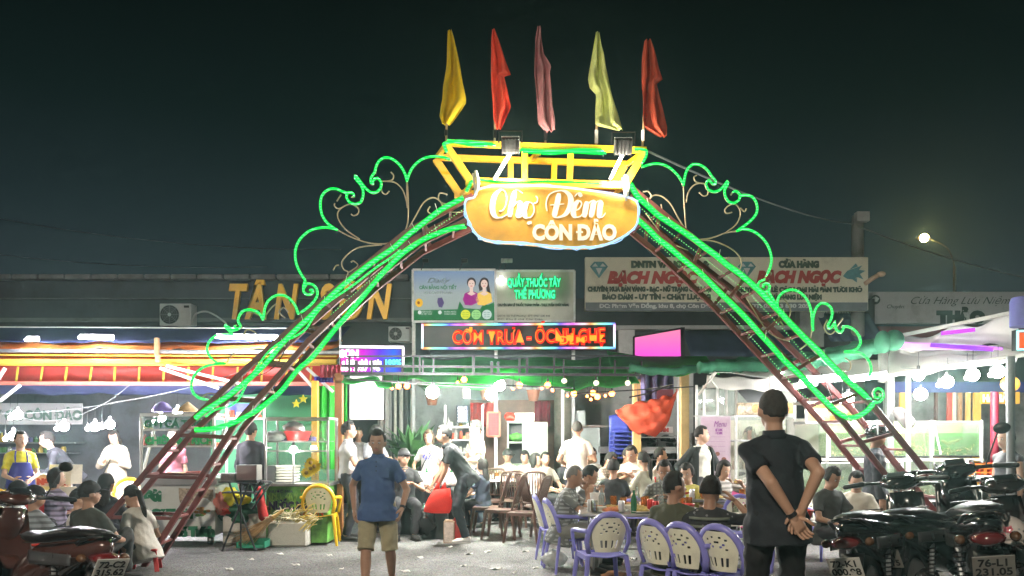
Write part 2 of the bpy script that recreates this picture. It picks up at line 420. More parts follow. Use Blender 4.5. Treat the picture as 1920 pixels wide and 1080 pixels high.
for side in 'LR':
    A = arclen_points(cs['O'+side+'0'], .62, .12); B = cs['I'+side+'0']
    tb = [0.]
    for a, b in zip(B, B[1:]): tb.append(tb[-1]+(b-a).length)
    ta = sum(((b-a).length for a, b in zip(cs['O'+side+'0'], cs['O'+side+'0'][1:])))
    nA = len(A)
    for i, a in enumerate(A):
        s = (.12+.62*i)/ta*tb[-1]
        for j in range(len(B)-1):
            if tb[j] <= s <= tb[j+1]: b = B[j].lerp(B[j+1], (s-tb[j])/(tb[j+1]-tb[j])); break
        for rear in (0, 1):
            o = RO*rear; d = (b-a).normalized(); mb = MB(); mb.beam(a+o+d*.03+Vector((0,.004,0)), b+o-d*.03+Vector((0,.004,0)), .042, .042, (0,1,0), .004); mb.build('cross_bar', maroon, gate, world=True)
# head beams behind the sign board joining both legs
for ya, yb, rear in ((368,350,0),(368,350,1),(405,395,0),(405,395,1)):
    mb = MB(); o = RO*rear; mb.beam(G(880,ya)+o+Vector((0,.07,0)), G(1183,yb)+o+Vector((0,.07,0)), .06, .06, (0,1,0), .005); mb.build('head_beam', maroon, gate, world=True)
for x in (960, 1110):
    mb = MB(); mb.beam(G(x,352), G(x+60,398)+Vector((0,.12,0)), .05, .05, (0,1,0), .004); mb.build('brace', maroon, gate, world=True)
# foot bars
for L_ in ('OL','IL'):
    pass
# ship frame
SO = Vector((-.16,.46,0)); S = lambda x, y, r=0: P(x, y, GY-.12)+SO*r
def sbar(a, b, w_=.075): mb = MB(); mb.beam(a, b, w_, w_*.8, (0,1,0), .006); return mb.build('ship_frame_bar', yellowp, gate, world=True)
for r in (0, 1):
    j = .002*r
    sbar(S(838,268,r), S(1212,282,r), .07); sbar(S(868,341,r)+Vector((.03,0,0)), S(1176,348,r)-Vector((.03,0,0)), .088)
    sbar(S(836,272,r), S(886,346,r), .085); sbar(S(1208,286,r), S(1170,350,r), .085)
    sbar(S(984,278,r), S(984,338,r), .068); sbar(S(1070,282,r), S(1068,340,r), .068)
for x, y in ((838,270),(886,345),(1210,284),(1170,349),(1022,275)):
    a = S(x,y); b = S(x,y,1); d = (b-a).normalized(); mb = MB(); mb.beam(a+d*.04, b-d*.04, .05, .05, (0,0,1), .004); mb.build('ship_frame_bar', yellowp, gate, world=True)
# scrollwork
def C7(l): return [(x/3.6+480, y/3.6+240) for x, y in l]
def C8(l): return [(x/3.6+340, y/3.6+460) for x, y in l]
def C4(l): return [(x/3.6+1060, y/3.6+230) for x, y in l]
def C9(l): return [(x/3.6+1440, y/3.6+560) for x, y in l]
lit = [C7([(1310,212),(1260,195),(1190,192),(1120,210),(1060,262),(1030,320),(1020,362)]),
 C7([(1020,362),(1002,300),(960,238),(900,200),(850,205),(815,245),(803,295),(775,335),(775,372),(792,378),(790,350),(812,335),(838,350),(848,385),(832,420),(795,440),(755,422),(722,385),(692,345),(672,315),(665,335),(690,365),(715,395),(725,440),(715,490),(690,512),(650,512),(620,490),(608,455),(628,432),(658,440),(662,462),(640,462)]),
 C7([(620,440),(585,430),(550,412),(500,410),(455,440),(435,490),(440,570),(470,630),(510,665),(550,687)]),
 C7([(550,687),(490,672),(420,675),(350,700),(290,760),(265,830),(270,910),(300,980),(338,1035)]),
 C8([(838,232),(822,285),(830,325),(862,335),(890,318),(885,298),(860,300)]),
 C8([(828,290),(840,262),(870,258),(908,280),(920,330),(890,385),(840,430),(790,465)]),
 C8([(790,465),(765,400),(712,345),(650,335),(600,360),(567,410),(551,505)]),
 C8([(551,505),(530,462),(480,435),(420,440),(388,480),(382,520),(402,545),(380,568),(352,550),(370,535)]),
 C8([(385,565),(345,575),(310,545),(292,530),(300,560),(330,580),(350,612),(330,600),(300,605),(240,607),(195,640),(172,690),(190,750),(240,790),(297,797)]),
 C8([(297,797),(230,800),(150,822),(92,870),(65,940),(82,1000),(130,1035),(192,1042)]),
 C4([(515,300),(560,285),(620,275),(690,295),(750,345),(785,395),(797,425)]),
 C4([(797,425),(805,370),(825,310),(870,278),(920,290),(960,320),(985,360),(1015,390),(1012,418),(990,412),(970,385),(952,400),(950,430),(975,460),(1020,467),(1060,440),(1088,400),(1100,390),(1098,415),(1075,450),(1080,500),(1110,540),(1150,540),(1180,510),(1172,472),(1140,460),(1120,485)]),
 C4([(1178,492),(1240,490),(1280,520),(1297,580),(1280,630),(1230,680),(1155,732)]),
 C4([(1155,732),(1190,718),(1250,725),(1310,760),(1362,820),(1390,900),(1385,970),(1350,1050)]),
 [(1434,524),(1424,528),(1420,538),(1427,547),(1438,547),(1444,539),(1440,531),(1432,532),(1430,538),(1435,541)],
 [(1440,546),(1450,562),(1458,578)],
 [(1458,578),(1458,561),(1468,548),(1487,543),(1505,552),(1517,569),(1522,590),(1523,614)],
 C9([(305,218),(303,140),(325,62),(362,28),(402,38),(432,72),(430,130),(403,180),(415,207),(438,180),(455,150),(452,180),(468,220),(498,228),(512,198),(500,185),(560,195),(605,235),(627,290),(605,335),(570,355),(515,358)]),
 C9([(515,358),(590,362),(650,382),(687,430),(697,480),(680,540)]),
 C9([(715,705),(765,690),(782,650),(768,612),(735,605),(712,632),(722,668),(752,670),(758,642),(740,635)])]
wires = [C7([(1020,362),(1027,480),(1026,620),(1008,692)]), C7([(1018,362),(1020,500)]), C7([(550,687),(640,735),(760,775),(880,780),(960,748),(1008,692)]),
 C7([(700,750),(612,690),(560,622),(553,570),(588,532),(640,515),(688,540),(690,575),(660,592),(642,580)]), C7([(590,532),(555,545),(530,525),(532,508)]), C7([(575,450),(545,495)]),
 C7([(848,360),(930,365),(985,410),(1012,480),(1022,540)]), C7([(880,360),(920,350),(928,320),(910,298)]), C7([(845,400),(850,430),(875,448),(900,425)]),
 C7([(1025,688),(1080,590),(1130,505),(1190,470),(1237,490),(1258,530),(1240,572),(1195,585),(1160,562),(1175,530)]), C7([(1310,515),(1262,510),(1232,480),(1242,440),(1290,448)]),
 C7([(850,788),(700,805),(622,850),(580,905),(592,955),(622,975),(590,1040)]), C7([(560,925),(540,930),(520,960)]), C7([(622,975),(665,950),(688,925),(660,898),(640,905)]),
 C8([(550,505),(600,430),(640,395)]), C8([(440,440),(520,470),(560,505)]), C8([(700,490),(660,450),(690,420),(720,450)]),
 C8([(420,620),(440,570),(500,590),(520,650)]), C8([(130,1035),(180,1000),(260,1010)]), C8([(300,800),(360,720),(460,700)]),
 C4([(797,425),(803,560),(816,738)]), C4([(815,540),(830,470),(872,420),(930,410),(962,440),(960,485),(930,495),(905,470)]), C4([(930,412),(882,400),(868,370),(887,355)]),
 C4([(812,725),(760,640),(710,550),(655,500),(600,490),(567,520),(560,550)]), C4([(567,520),(577,490),(557,465),(525,468)]), C4([(645,550),(650,580),(630,600)]),
 C4([(885,790),(980,780),(1080,745),(1155,732)]), C4([(1080,745),(1150,690),(1180,630),(1175,582),(1145,550),(1102,560),(1077,590),(1090,612),(1125,605)]), C4([(1180,575),(1210,600),(1222,580)]),
 C4([(885,790),(1000,800),(1100,840),(1165,890),(1190,950),(1170,1010)]), C4([(1080,940),(1090,915),(1108,910)]),
 [(1470,560),(1482,580),(1478,600)], C9([(400,140),(380,200),(420,240),(470,200)]), C9([(520,400),(555,430),(552,480),(505,485)]), C9([(505,130),(470,180),(440,200)]),
 [(1523,614),(1517,640),(1500,655)], [(1458,578),(1462,600),(1470,612)]]
mint = ramp_glow('green_light_rope', 'Z', [(0,(.0,.8,.06)),(.3,(.02,1,.14)),(.5,(.45,1,.62)),(.7,(.02,1,.14)),(1,(0,.8,.06))], 2.2, 31., 0., True); sleeve = bpy.data.materials.new('green_rope_glow_sleeve'); sleeve.use_nodes = True; _n = sleeve.node_tree; _n.nodes.clear(); _t = _n.nodes.new('ShaderNodeBsdfTransparent'); _t.inputs[0].default_value = (.75,1,.8,1); _e = _n.nodes.new('ShaderNodeEmission'); _e.inputs[0].default_value = (0,1,.07,1); _e.inputs[1].default_value = .5
_m = _n.nodes.new('ShaderNodeMixShader'); _m.inputs[0].default_value = .42; _o = _n.nodes.new('ShaderNodeOutputMaterial'); _n.links.new(_t.outputs[0],_m.inputs[1]); _n.links.new(_e.outputs[0],_m.inputs[2]); _n.links.new(_m.outputs[0],_o.inputs[0])
mint2 = glow('green_rope_far', (.03,1,.16), 1.6)
def rope(pts, r=.017, m=None, step=.035, name='light_rope'):
    q = resample(pts, step)
    if len(q) < 3: return
    mb = MB(); mb.tube(q, [r*(.80 if i % 2 else .62) for i in range(len(q))], 6); mb.build(name, m or mint, gate, world=True, smooth=True)
    MB().tube(q[::2] if len(q) > 8 else q, r*1.28, 8).build('rope_glow_sleeve', sleeve, gate, world=True, smooth=True)  # translucent sleeve with its own green emission, standing in for the rope's halo
for l in lit:
    sp_ = smooth_path([G(x, y, -.03) for x, y in l], 5)
    mb = MB(); mb.tube([q+Vector((0,.022,0)) for q in sp_], .009, 6); mb.build('scroll_bar', scrollm, gate, world=True, smooth=True)
    rope(sp_, .0125)
for l in wires:
    mb = MB(); mb.tube(smooth_path([G(x, y, .0) for x, y in l], 5), .0085, 6); mb.build('scroll_bar', scrollm, gate, world=True, smooth=True)
# light ropes strung along the trusses
def wob(pp, amp=2.2, dy=-.06, seed=0, k=7):
    q = resample([G(x, y, dy) for x, y in pp], .16); rr = random.Random(seed)
    return smooth_path([p+Vector((rr.uniform(-1,1)*amp*GY/F, rr.uniform(-.015,.015), rr.uniform(-1,1)*amp*GY/F)) for p in q], 4)
Lmain = [(868,370),(815,400),(745,458),(640,535),(620,556),(585,590),(545,627),(480,700),(425,745),(383,770),(352,798)]
L2 = [(872,424),(830,432),(790,450),(755,475),(722,505),(690,545),(665,575),(625,620),(592,665),(560,690),(530,730),(490,765),(445,790),(395,806),(365,806),(350,797)]
L3 = [(752,468),(735,480),(700,505),(640,552),(610,568),(590,595),(570,622),(540,636),(510,650),(480,690),(455,735),(440,760),(400,770),(372,790)]
L4 = [(885,362),(878,380),(850,398),(800,430),(745,470),(690,515),(640,550)]
R1 = [(1182,345),(1195,368),(1230,400),(1302,449),(1407,530),(1475,597),(1529,654),(1585,708),(1640,758)]
R2 = [(1196,412),(1235,448),(1332,530),(1370,568),(1420,620),(1470,674),(1515,720),(1560,765),(1582,783),(1600,784),(1630,768),(1642,750)]
for i, (pp, r_, a_) in enumerate(((Lmain,.0245,.9),(L2,.0235,1.0),(L2,.011,2.4),(L3,.010,1.4),(R1,.027,.8),(R1,.011,2.4),(R2,.025,.8),(R2,.010,2.6))):
    rope(wob(pp, a_, -.065-.012*(i % 3), i), r_)
# thin dotted strings sagging under the right ropes
dotm = glow('green_led_dot', (.25,1,.25), 2.2)
for pp in ([(1196,385),(1235,420),(1302,470),(1407,552),(1475,625),(1530,690)], [(1200,430),(1240,462),(1325,545),(1380,600),(1440,668),(1500,735),(1550,775)], [(870,392),(810,432),(700,520),(620,590)]):
    mb = MB()
    for p in resample([G(x,y,-.03) for x,y in pp], .034): mb.ell(p, .0052, 5, 4)
    mb.build('led_dots', dotm, gate, world=True, kind='stuff')
# cable ties and loose supply wires along the trusses
tiem = mat('white_cable_tie',(.7,.7,.66),.5,0,0,bump=0); mb = MB(); rr = random.Random(8)
for pp in (Lmain, L2, R1, R2):
    q = resample([G(x,y,-.06) for x,y in pp], .33)
    for p in q[1:-1]: a_ = rr.uniform(-.6,.6); d_ = Vector((math.sin(a_),0,math.cos(a_))); mb.tube([p-d_*.035, p+Vector((0,-.03,0)), p+d_*rr.uniform(.035,.10)], .0035, 4)
mb.build('cable_ties', tiem, gate, world=True, kind='stuff')
for a, b, dz in (((905,352),(845,398),.10),((720,470),(640,560),.13),((560,600),(480,705),.16),((1210,400),(1290,470),.08),((1400,560),(1480,640),.12),((1540,700),(1600,790),.15)):
    A_ = G(a[0],a[1],-.02); B_ = G(b[0],b[1],-.02); MB().tube([A_.lerp(B_, t/10)+Vector((0,-.03*math.sin(t*.9),-dz*4*(t/10)*(1-t/10))) for t in range(11)], .006, 5).build('supply_wire', BLK if dz > .12 else scrollm, gate, world=True, smooth=True)
# ropes on the ship frame
for i, pp in enumerate(([(832,268),(838,262),(870,266),(905,270),(940,274)], [(832,268),(828,275),(840,292),(852,296)], [(975,281),(1010,283),(1050,284),(1100,281),(1148,286)], [(1190,279),(1214,281),(1208,300),(1196,316)], [(892,336),(950,342),(1020,341),(1085,340),(1140,345)], [(886,338),(876,356),(866,374)], [(838,264),(860,268),(900,272),(938,277)],[(980,284),(1040,287),(1100,285),(1140,288)])):
    rope(wob([(x,y) for x,y in pp], .9, -.17, 40+i), .017 if i != 4 else .011)
# ------------------------------------------------------------------ sign board
sgn = [(893,358),(925,350),(985,349),(1050,352),(1110,359),(1150,365),(1184,374),(1195,384),(1196,405),(1192,424),(1178,438),(1158,450),(1130,461),(1095,465),(1050,464),(1000,459),(960,456),(925,454),(900,446),(886,430),(877,412),(872,392),(875,376),(890,371)]
SY = GY-.34
bm = mat('sign_board_wood', (.72,.36,.035), .5, 0, .28, 2.2, .1, 20, dirt=.12)
sb = thing('hanging_sign', 'orange shield-shaped sign board reading Chợ Đêm Côn Đảo ringed by white neon', 'sign', (.6, SY, 4.0))
pts = smooth_path([P(x,y,SY) for x,y in sgn+[sgn[0]]], 3)[:-1]
MB().prism([(p.x,p.z) for p in pts], SY, SY+.07).build('board', bm, sb, world=True)
neon = ramp_glow('sign_neon', 'Z', [(0,(.35,.62,1)),(.45,(1,.86,.93)),(1,(1,.62,.78))], 1.5, 1.2, 0.)
for k, (dy, am, r_) in enumerate(((-.03,0,.0115),(-.05,.011,.006),(.03,.02,.005))):
    rr = random.Random(k); q = [p+Vector((rr.uniform(-am,am), dy, rr.uniform(-am,am))) for p in pts]
    MB().tube(smooth_path(q+[q[0]],2)[:-1], r_, 6, closed=True).build('neon_tube', neon, sb, world=True, smooth=True)
cream = mat('cream_letter', (.86,.82,.66), .5, 0, .05, 5, 0, emit=(1,.93,.7), es=.1)
# brush-script 'Cho Dem' drawn as pen strokes
def pen(strokes, name='lettering', label=None):
    for st in strokes:
        pts_ = smooth_path([(x,y,0) for x,y in st], 6); vs = []; k = len(pts_); nib = Vector((math.cos(R(28)), -math.sin(R(28)), 0))
        mb = MB(); rows = []
        for i, p in enumerate(pts_):
            d = (pts_[min(i+1,k-1)]-pts_[max(i-1,0)]); d.normalize(); nrm = Vector((-d.y, d.x, 0))
            wd = (1.1+4.1*max(0., d.y)**1.3)*(.55+.45*min(1, i/3, (k-1-i)/3)); rows.append((p-nrm*wd, p+nrm*wd))
        for a, b in rows:
            A = P(a.x,a.y,SY-.008); B = P(b.x,b.y,SY-.008); vs += [A, B, A+Vector((0,.007,0)), B+Vector((0,.007,0))]
        fs = []
        for i in range(k-1):
            o = i*4; q = o+4; fs += [(o,o+1,q+1,q),(o+2,q+2,q+3,o+3),(o,q,q+2,o+2),(o+1,o+3,q+3,q+1)]
        fs += [(0,2,3,1),(4*(k-1),4*(k-1)+1,4*(k-1)+3,4*(k-1)+2)]
        mb.add(vs, fs); mb.build(name, cream, sb, world=True)
K = lambda l: [(x/3.6+780, y/3.6+240) for x, y in l]
pen([K([(560,560),(585,555),(605,520),(612,470),(598,425),(570,418),(535,450),(517,510),(520,570),(545,602),(585,600),(625,570),(650,520)]),
 K([(668,420),(655,480),(640,540),(632,600)]), K([(632,600),(650,545),(680,500),(703,505),(700,545),(690,590),(705,600),(722,580)]), K([(720,440),(690,418),(668,420)]),
 K([(770,500),(745,510),(730,560),(742,600),(775,600),(797,560),(790,515),(770,500)]), K([(790,510),(815,500),(820,475),(808,458)]),
 K([(763,630),(768,650)]),
 K([(965,440),(955,500),(940,560),(932,600)]), K([(885,560),(878,510),(895,455),(940,428),(1000,425),(1040,460),(1042,520),(1010,580),(960,603),(925,600)]), K([(905,520),(1000,512)]),
 K([(1062,560),(1100,545),(1118,510),(1100,492),(1072,520),(1062,570),(1078,600),(1110,595),(1130,570)]), K([(1070,462),(1095,440),(1118,462)]),
 K([(1155,495),(1145,545),(1135,602)]), K([(1138,595),(1160,520),(1185,492),(1198,505),(1190,555),(1180,602)]), K([(1183,595),(1205,520),(1230,492),(1246,505),(1240,555),(1240,595),(1258,600),(1280,572)])])
text('CÔN ĐẢO', P(1077,448,SY).x, SY-.006, P(1077,449,SY).z, 27*SY/F, cream, sb, width=158*SY/F, ext=.004, off=.012)
# white hangers tying the sign to the ship frame
for x, y0, y1 in ((892,322,362),(1173,330,372)):
    mb = MB(); mb.tube(smooth_path([P(x,y0,SY+.06), P(x+4,(y0+y1)/2,SY-.05), P(x,y1,SY-.03)],4), .022, 8); mb.tube(smooth_path([P(x-5,y0+4,SY+.04), P(x-3,(y0+y1)/2,SY-.03), P(x+1,y1+4,SY-.03)],4), .014, 6)
    mb.build('tie', mat('white_cloth_tie',(.75,.72,.6),.8), sb, world=True, smooth=True)
# ------------------------------------------------------------------ floodlights aimed at the sign
for k, (x, y, side) in enumerate(((957,272,-1),(1168,274,1))):
    p = P(x, y, GY-.5); t = thing('floodlight', 'black floodlight on a white arm above the %s half of the orange sign' % ('left' if side < 0 else 'right'), 'floodlight', p, 0, 'floodlights over the arch sign')
    mb = MB(); M = Matrix.Rotation(R(38), 3, 'X'); mb.box((0,0,0), (.2,.07,.17), M, .012)
    for q in range(6): mb.box(M @ Vector((-.09+.036*q, -.055, .0)), (.008,.045,.16), M)
    mb.build('housing', BLK, t)
    MB().box(M @ Vector((0,.038,-.0)), (.19,.006,.16), M).build('lens', glow('flood_lens', (1,.93,.75), 3), t)
    mb = MB(); mb.tube([(-.125,0,.02),(-.125,-.06,.13),(.125,-.06,.13),(.125,0,.02)], .008, 6); mb.build('bracket', DARKM, t)
    MB().beam((0,.02,-.08), P(x-30 if side < 0 else x-24, 336, GY-.2)-p, .035, .02, (0,1,0)).build('arm', WHITEP, t)
    ld = bpy.data.lights.new('floodlight_beam', 'POINT'); ld.energy = 34; ld.color = (1,.90,.70); ld.shadow_soft_size = .08
    lo = bpy.data.objects.new('floodlight_beam', ld); COL.objects.link(lo); lo.location = p+Vector((0,.04,-.24)); tgt = P(970 if side < 0 else 1110, 410, SY+.5); d = tgt-lo.location
    lo.rotation_euler = d.to_track_quat('-Z','Y').to_euler(); lo.parent = None
# ------------------------------------------------------------------ flags
def C5(l): return [(x/3.272+760, y/3.272+30) for x, y in l]
flags = [('yellow', (.8,.62,.02), [(92,262,284),(150,258,300),(300,252,333),(420,232,352),(520,228,374),(555,222,374),(640,216,315),(688,232,275)], (250,690,760), 'faded yellow pennant with a bright lower fold, leftmost on the arch'),
 ('red', (.85,.10,.05), [(88,533,546),(150,529,572),(250,528,610),(352,527,648),(362,527,606),(450,530,625),(570,538,648),(640,540,622),(700,560,592)], (548,690,775), 'orange-red pennant with a torn notch, second from the left on the arch'),
 ('mauve', (.55,.25,.27), [(72,812,832),(150,798,836),(250,794,850),(330,790,893),(370,790,884),(450,800,892),(560,810,900),(650,815,915),(715,870,915)], (860,690,790), 'dusty mauve pennant hanging in narrow folds at the middle of the arch'),
 ('cream', (.72,.78,.30), [(103,1168,1190),(200,1152,1200),(330,1130,1222),(380,1122,1236),(440,1132,1252),(485,1170,1262),(600,1163,1297),(690,1160,1320),(722,1290,1326)], (1172,690,805), 'pale cream-green pennant with a bulging left edge, fourth on the arch'),
 ('rust', (.5,.07,.03), [(152,1468,1502),(250,1455,1535),(380,1450,1582),(410,1449,1545),(520,1449,1562),(640,1448,1590),(690,1455,1602),(745,1560,1598)], (1458,690,790), 'dark rust-red pennant with a drooping right corner, last on the right')]
for k, (cn, col, rows, (pxx, py0, py1), lab) in enumerate(flags):
    Y = GY-.1+.08*(k % 2); fm = cloth_trans('pennant_'+cn, col, .45, .22, 5)
    base = P(pxx/3.272+760, py1/3.272+30, Y); t = thing('pennant_flag', lab, 'flag', base, 0, 'pennants along the top of the arch')
    def rowat(y):
        for a, b in zip(rows, rows[1:]):
            if a[0] <= y <= b[0]: q = (y-a[0])/(b[0]-a[0]); return a[1]+(b[1]-a[1])*q, a[2]+(b[2]-a[2])*q
        return rows[-1][1:]
    y0, y1 = rows[0][0], rows[-1][0]
    def fn(u, v):
        y = y0+(y1-y0)*v; a, b = rowat(y); x = a+(b-a)*u; q = P(x/3.272+760, y/3.272+30, Y)
        fold = (math.sin(u*11+v*4+k*2)*.06+math.sin(u*23-v*7+k)*.018)*min(1, (b-a)/70)+math.sin(v*11+k*1.7+u*3)*.02*u-(.06*max(0, v-.45+.35*u)*(2 if k in (0,3) else .4))
        return q+Vector((0, fold-.02, 0))
    mb = MB(); mb.grid(fn, 12, 44, .003); mb.build('flag_cloth', fm, t, world=True, smooth=True)
    top = P((rows[0][1]+rows[0][2])/2/3.272+760, rows[0][0]/3.272+32, Y+.03)
    MB().tube([base+Vector((0,.03,0)), P((pxx+2)/3.272+760, py0/3.272+30, Y+.03), top], .013, 6).build('flag_pole', mat('bamboo_pole',(.4,.28,.14),.6), t, world=True)
    MB().cap(P(pxx/3.272+760, (py1-25)/3.272+30, Y+.03), .02, P(pxx/3.272+760, (py0+10)/3.272+30, Y+.03), .02, 8, False, False).build('pole_wrap', mat('white_tape',(.6,.6,.58)) if k > 2 else BLK, t, world=True)
# ================================================================== BUILDINGS AND SIGNS BEHIND
plaster = mat('grey_plaster', (.12,.12,.12), .85, 0, .25, .9, .2, 12, dirt=.6)
plasterd = mat('dark_plaster', (.055,.058,.062), .85, 0, .3, .8, .2, 12, dirt=.6)
white_wall = mat('white_wall', (.55,.54,.52), .8, 0, .15, 1.2, .15, 14, dirt=.35)
roofm = mat('corrugated_roof', (.10,.10,.11), .55, .4, .3, 2, .1, 20, dirt=.5)
def B(mb, x0, y0, x1, y1, Y, depth):
    a = P(x0, y1, Y); b = P(x1, y0, Y); return mb.box(((a.x+b.x)/2, Y+depth/2, (max(0,a.z)+b.z)/2), (b.x-a.x, depth, b.z-max(0,a.z)))
# left building with gold letters
LBY = 18.
lb = thing('shop_building', 'long dark plaster building carrying big gold letters behind the red awning', 'building', (P(200,820,LBY).x, LBY, 0))
B(MB(), -700, 522, 772, 1010, LBY, 5).build('wall', plasterd, lb, world=True)
mb = MB(); 
for i in range(30): 
    x0 = -700+i*49.; a = P(x0, 527, LBY); b = P(x0+46, 518, LBY); mb.box(((a.x+b.x)/2, LBY-.12, (a.z+b.z)/2), (b.x-a.x, .26, b.z-a.z), None, .015)
mb.build('coping', mat('stained_coping', (.15,.145,.14), .85, 0, .35, 3, .25, 15, dirt=.7), lb, world=True)
for y, h_ in ((600,7),(560,2)):
    mb = MB(); a = P(-700, y, LBY-.06); b = P(772, y, LBY-.06); mb.beam(a, b, h_*LBY/F, .08, (0,1,0)); mb.build('ledge', plaster, lb, world=True)
gold = mat('gold_letter', (.9,.52,.06), .4, .25, .12, 3, .05, 20, dirt=.3)
for ch, x0, x1 in (('T',420,461),('Â',457,503),('N',507,560),('S',590,626),('Ơ',628,683),('N',680,735)):
    t_ = ptext(ch, (x0+x1)/2, 596, LBY-.12, 62, gold, lb, (x1-x0)*.86, ext=.05, shear=.22, off=.035, name='letter')
# air conditioner, left
def aircon(x0, y0, x1, y1, Y, lab, rz=0):
    a = P(x0, y1, Y); b = P(x1, y0, Y); wd = b.x-a.x; h_ = b.z-a.z; t = thing('air_conditioner', lab, 'air conditioner', ((a.x+b.x)/2, Y, a.z), rz)
    acw = mat('aircon_casing', (.45,.46,.45), .5, 0, .1, 5, .04, 30, dirt=.35)
    MB().box((0,.17,h_/2), (wd,.34,h_), None, .012).build('casing', acw, t)
    r_ = h_*.42; c = (-wd*.17, -.012, h_*.5)
    MB().lathe([(r_,0),(r_,-.01),(r_*.97,-.012),(.01,-.012)], (c[0],-.002,c[2]), 24, 'y').build('fan_opening', mat('fan_dark',(.02,.02,.02),.6), t)
    mb = MB()
    for k in range(5): mb.tube([(c[0]+r_*q*math.cos(2*math.pi*j/20), -.02, c[2]+r_*q*math.sin(2*math.pi*j/20)) for j in range(20) for q in [(k+1)/5]], .004, 4, closed=True)
    for k in range(8): a_ = k*math.pi/4; mb.tube([(c[0], -.022, c[2]), (c[0]+r_*math.cos(a_), -.022, c[2]+r_*math.sin(a_))], .004, 4)
    mb.build('fan_grille', mat('grille_grey',(.2,.2,.2),.5), t); MB().lathe([(.04,-.015),(.03,-.03),(.005,-.034)], (c[0],-.012,c[2]), 12, 'y').build('fan_hub', acw, t)
    mb = MB()
    for k in range(9): mb.box((wd*.36,-.006,h_*(.15+.08*k)), (wd*.2,.012,.012))
    mb.build('vent_louvre', acw, t)
    MB().box((wd*.36,-.004,h_*.86), (wd*.16,.01,.05)).build('badge', BLK, t); return t
aircon(299,569,358,611,LBY-.5,'white air conditioner unit left of the gold letters on the dark wall')
MB().tube(smooth_path([P(361,607,LBY-.4),P(366,590,LBY-.4),P(385,584,LBY-.4),P(405,592,LBY-.4),P(425,607,LBY-.4)],5), .02, 7).build('hose', mat('white_hose',(.4,.4,.38),.6), None, world=True, smooth=True, label='pale hose looping from the air conditioner toward the gold letters', cat='hose')
aircon(728,612,770,640,LBY-.5,'small dark air conditioner unit beside the pharmacy billboard')
# centre / right row of shops
CBY = 22.
cb = thing('shop_building', 'grey shop block with a pale beam behind the pink screen and white shop sign', 'building', (P(1200,820,CBY).x, CBY, 0))
B(MB(), 775, 560, 1640, 975, CBY, 6).build('wall', plasterd, cb, world=True)
B(MB(), 1100, 610, 1500, 617, CBY-.25, .25).build('beam', white_wall, cb, world=True)
mb = MB(); B(mb, 1160, 618, 1190, 690, CBY-.2, .2); mb.build('column', white_wall, cb, world=True)
navy = cloth_trans('navy_awning', (.05,.065,.12), .2)
for x0, x1, y0, y1 in ((1280,1530,620,668),(1530,1660,588,640)):
    mb = MB(); a = P(x0, y0, CBY-.3); b = P(x1, y1, CBY-1.3)
    mb.grid(lambda u, v: (a.x+(b.x-a.x)*u, a.y+(b.y-a.y)*v+.03*math.sin(u*30), a.z+(b.z-a.z)*v), 24, 4, .01); mb.build('awning', navy, cb, world=True, smooth=True)
for i in range(12):
    MB().box((P(1545+i*5,600,CBY-.1).x, CBY-.1, P(1545,595,CBY).z), (.03,.06,.9)).build('window_bar', white_wall, cb, world=True)
mb = MB(); B(mb, 1500, 575, 1545, 650, CBY-.45, .4); mb.build('shutter_box', mat('shutter_grey',(.3,.3,.28),.6,0,.2,3), cb, world=True)
rb = thing('shop_building', 'dim grey souvenir shop at far right behind the white canopy', 'building', (P(1800,820,24).x, 24, 0))
B(MB(), 1600, 600, 2700, 960, 24, 6).build('wall', plasterd, rb, world=True)
B(MB(), 1640, 612, 2700, 640, 23.7, .3).build('fascia', mat('dark_red_fascia',(.18,.04,.04),.7), rb, world=True)
# ---- billboards
def board(name, x0, y0, x1, y1, Y, m, label, cat='billboard', th=.12, fr=None):
    a = P(x0, y1, Y); t = thing(name, label, cat, ((a.x+P(x1,y1,Y).x)/2, Y, a.z))
    rect(MB(), x0, y0, x1, y1, Y, th, .01).build('panel', m, t, world=True)
    if fr:
        mb = MB()
        for u0, v0, u1, v1 in ((x0,y0,x1,y0),(x0,y1,x1,y1),(x0,y0,x0,y1),(x1,y0,x1,y1)): mb.beam(P(u0,v0,Y-.01), P(u1,v1,Y-.01), .04, .05, (0,1,0))
        mb.build('edge_strip', fr, t, world=True)
    return t
AY = 16.
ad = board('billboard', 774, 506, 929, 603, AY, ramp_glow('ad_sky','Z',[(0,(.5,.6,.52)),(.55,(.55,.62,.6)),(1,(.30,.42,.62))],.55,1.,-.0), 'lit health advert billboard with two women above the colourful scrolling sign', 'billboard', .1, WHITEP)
pa = lambda x, y, dy=-.02: P(x, y, AY+dy)
def blob(poly, name, m, par, Y, d): 
    q = [P(x,y,Y) for x,y in poly]; return MB().prism([(p.x,p.z) for p in q], Y-d, Y-d+.006).build(name, m, par, world=True)
def disc(x, y, rx, ry, n=18): return [(x+rx*math.cos(2*math.pi*i/n), y+ry*math.sin(2*math.pi*i/n)) for i in range(n)]
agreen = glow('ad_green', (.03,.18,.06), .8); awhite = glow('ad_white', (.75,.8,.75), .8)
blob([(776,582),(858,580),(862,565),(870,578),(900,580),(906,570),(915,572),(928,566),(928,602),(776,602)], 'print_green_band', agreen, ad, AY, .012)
skin_ad = glow('ad_skin', (.85,.62,.52), .8); hair_ad = glow('ad_hair', (.05,.03,.03), .8)
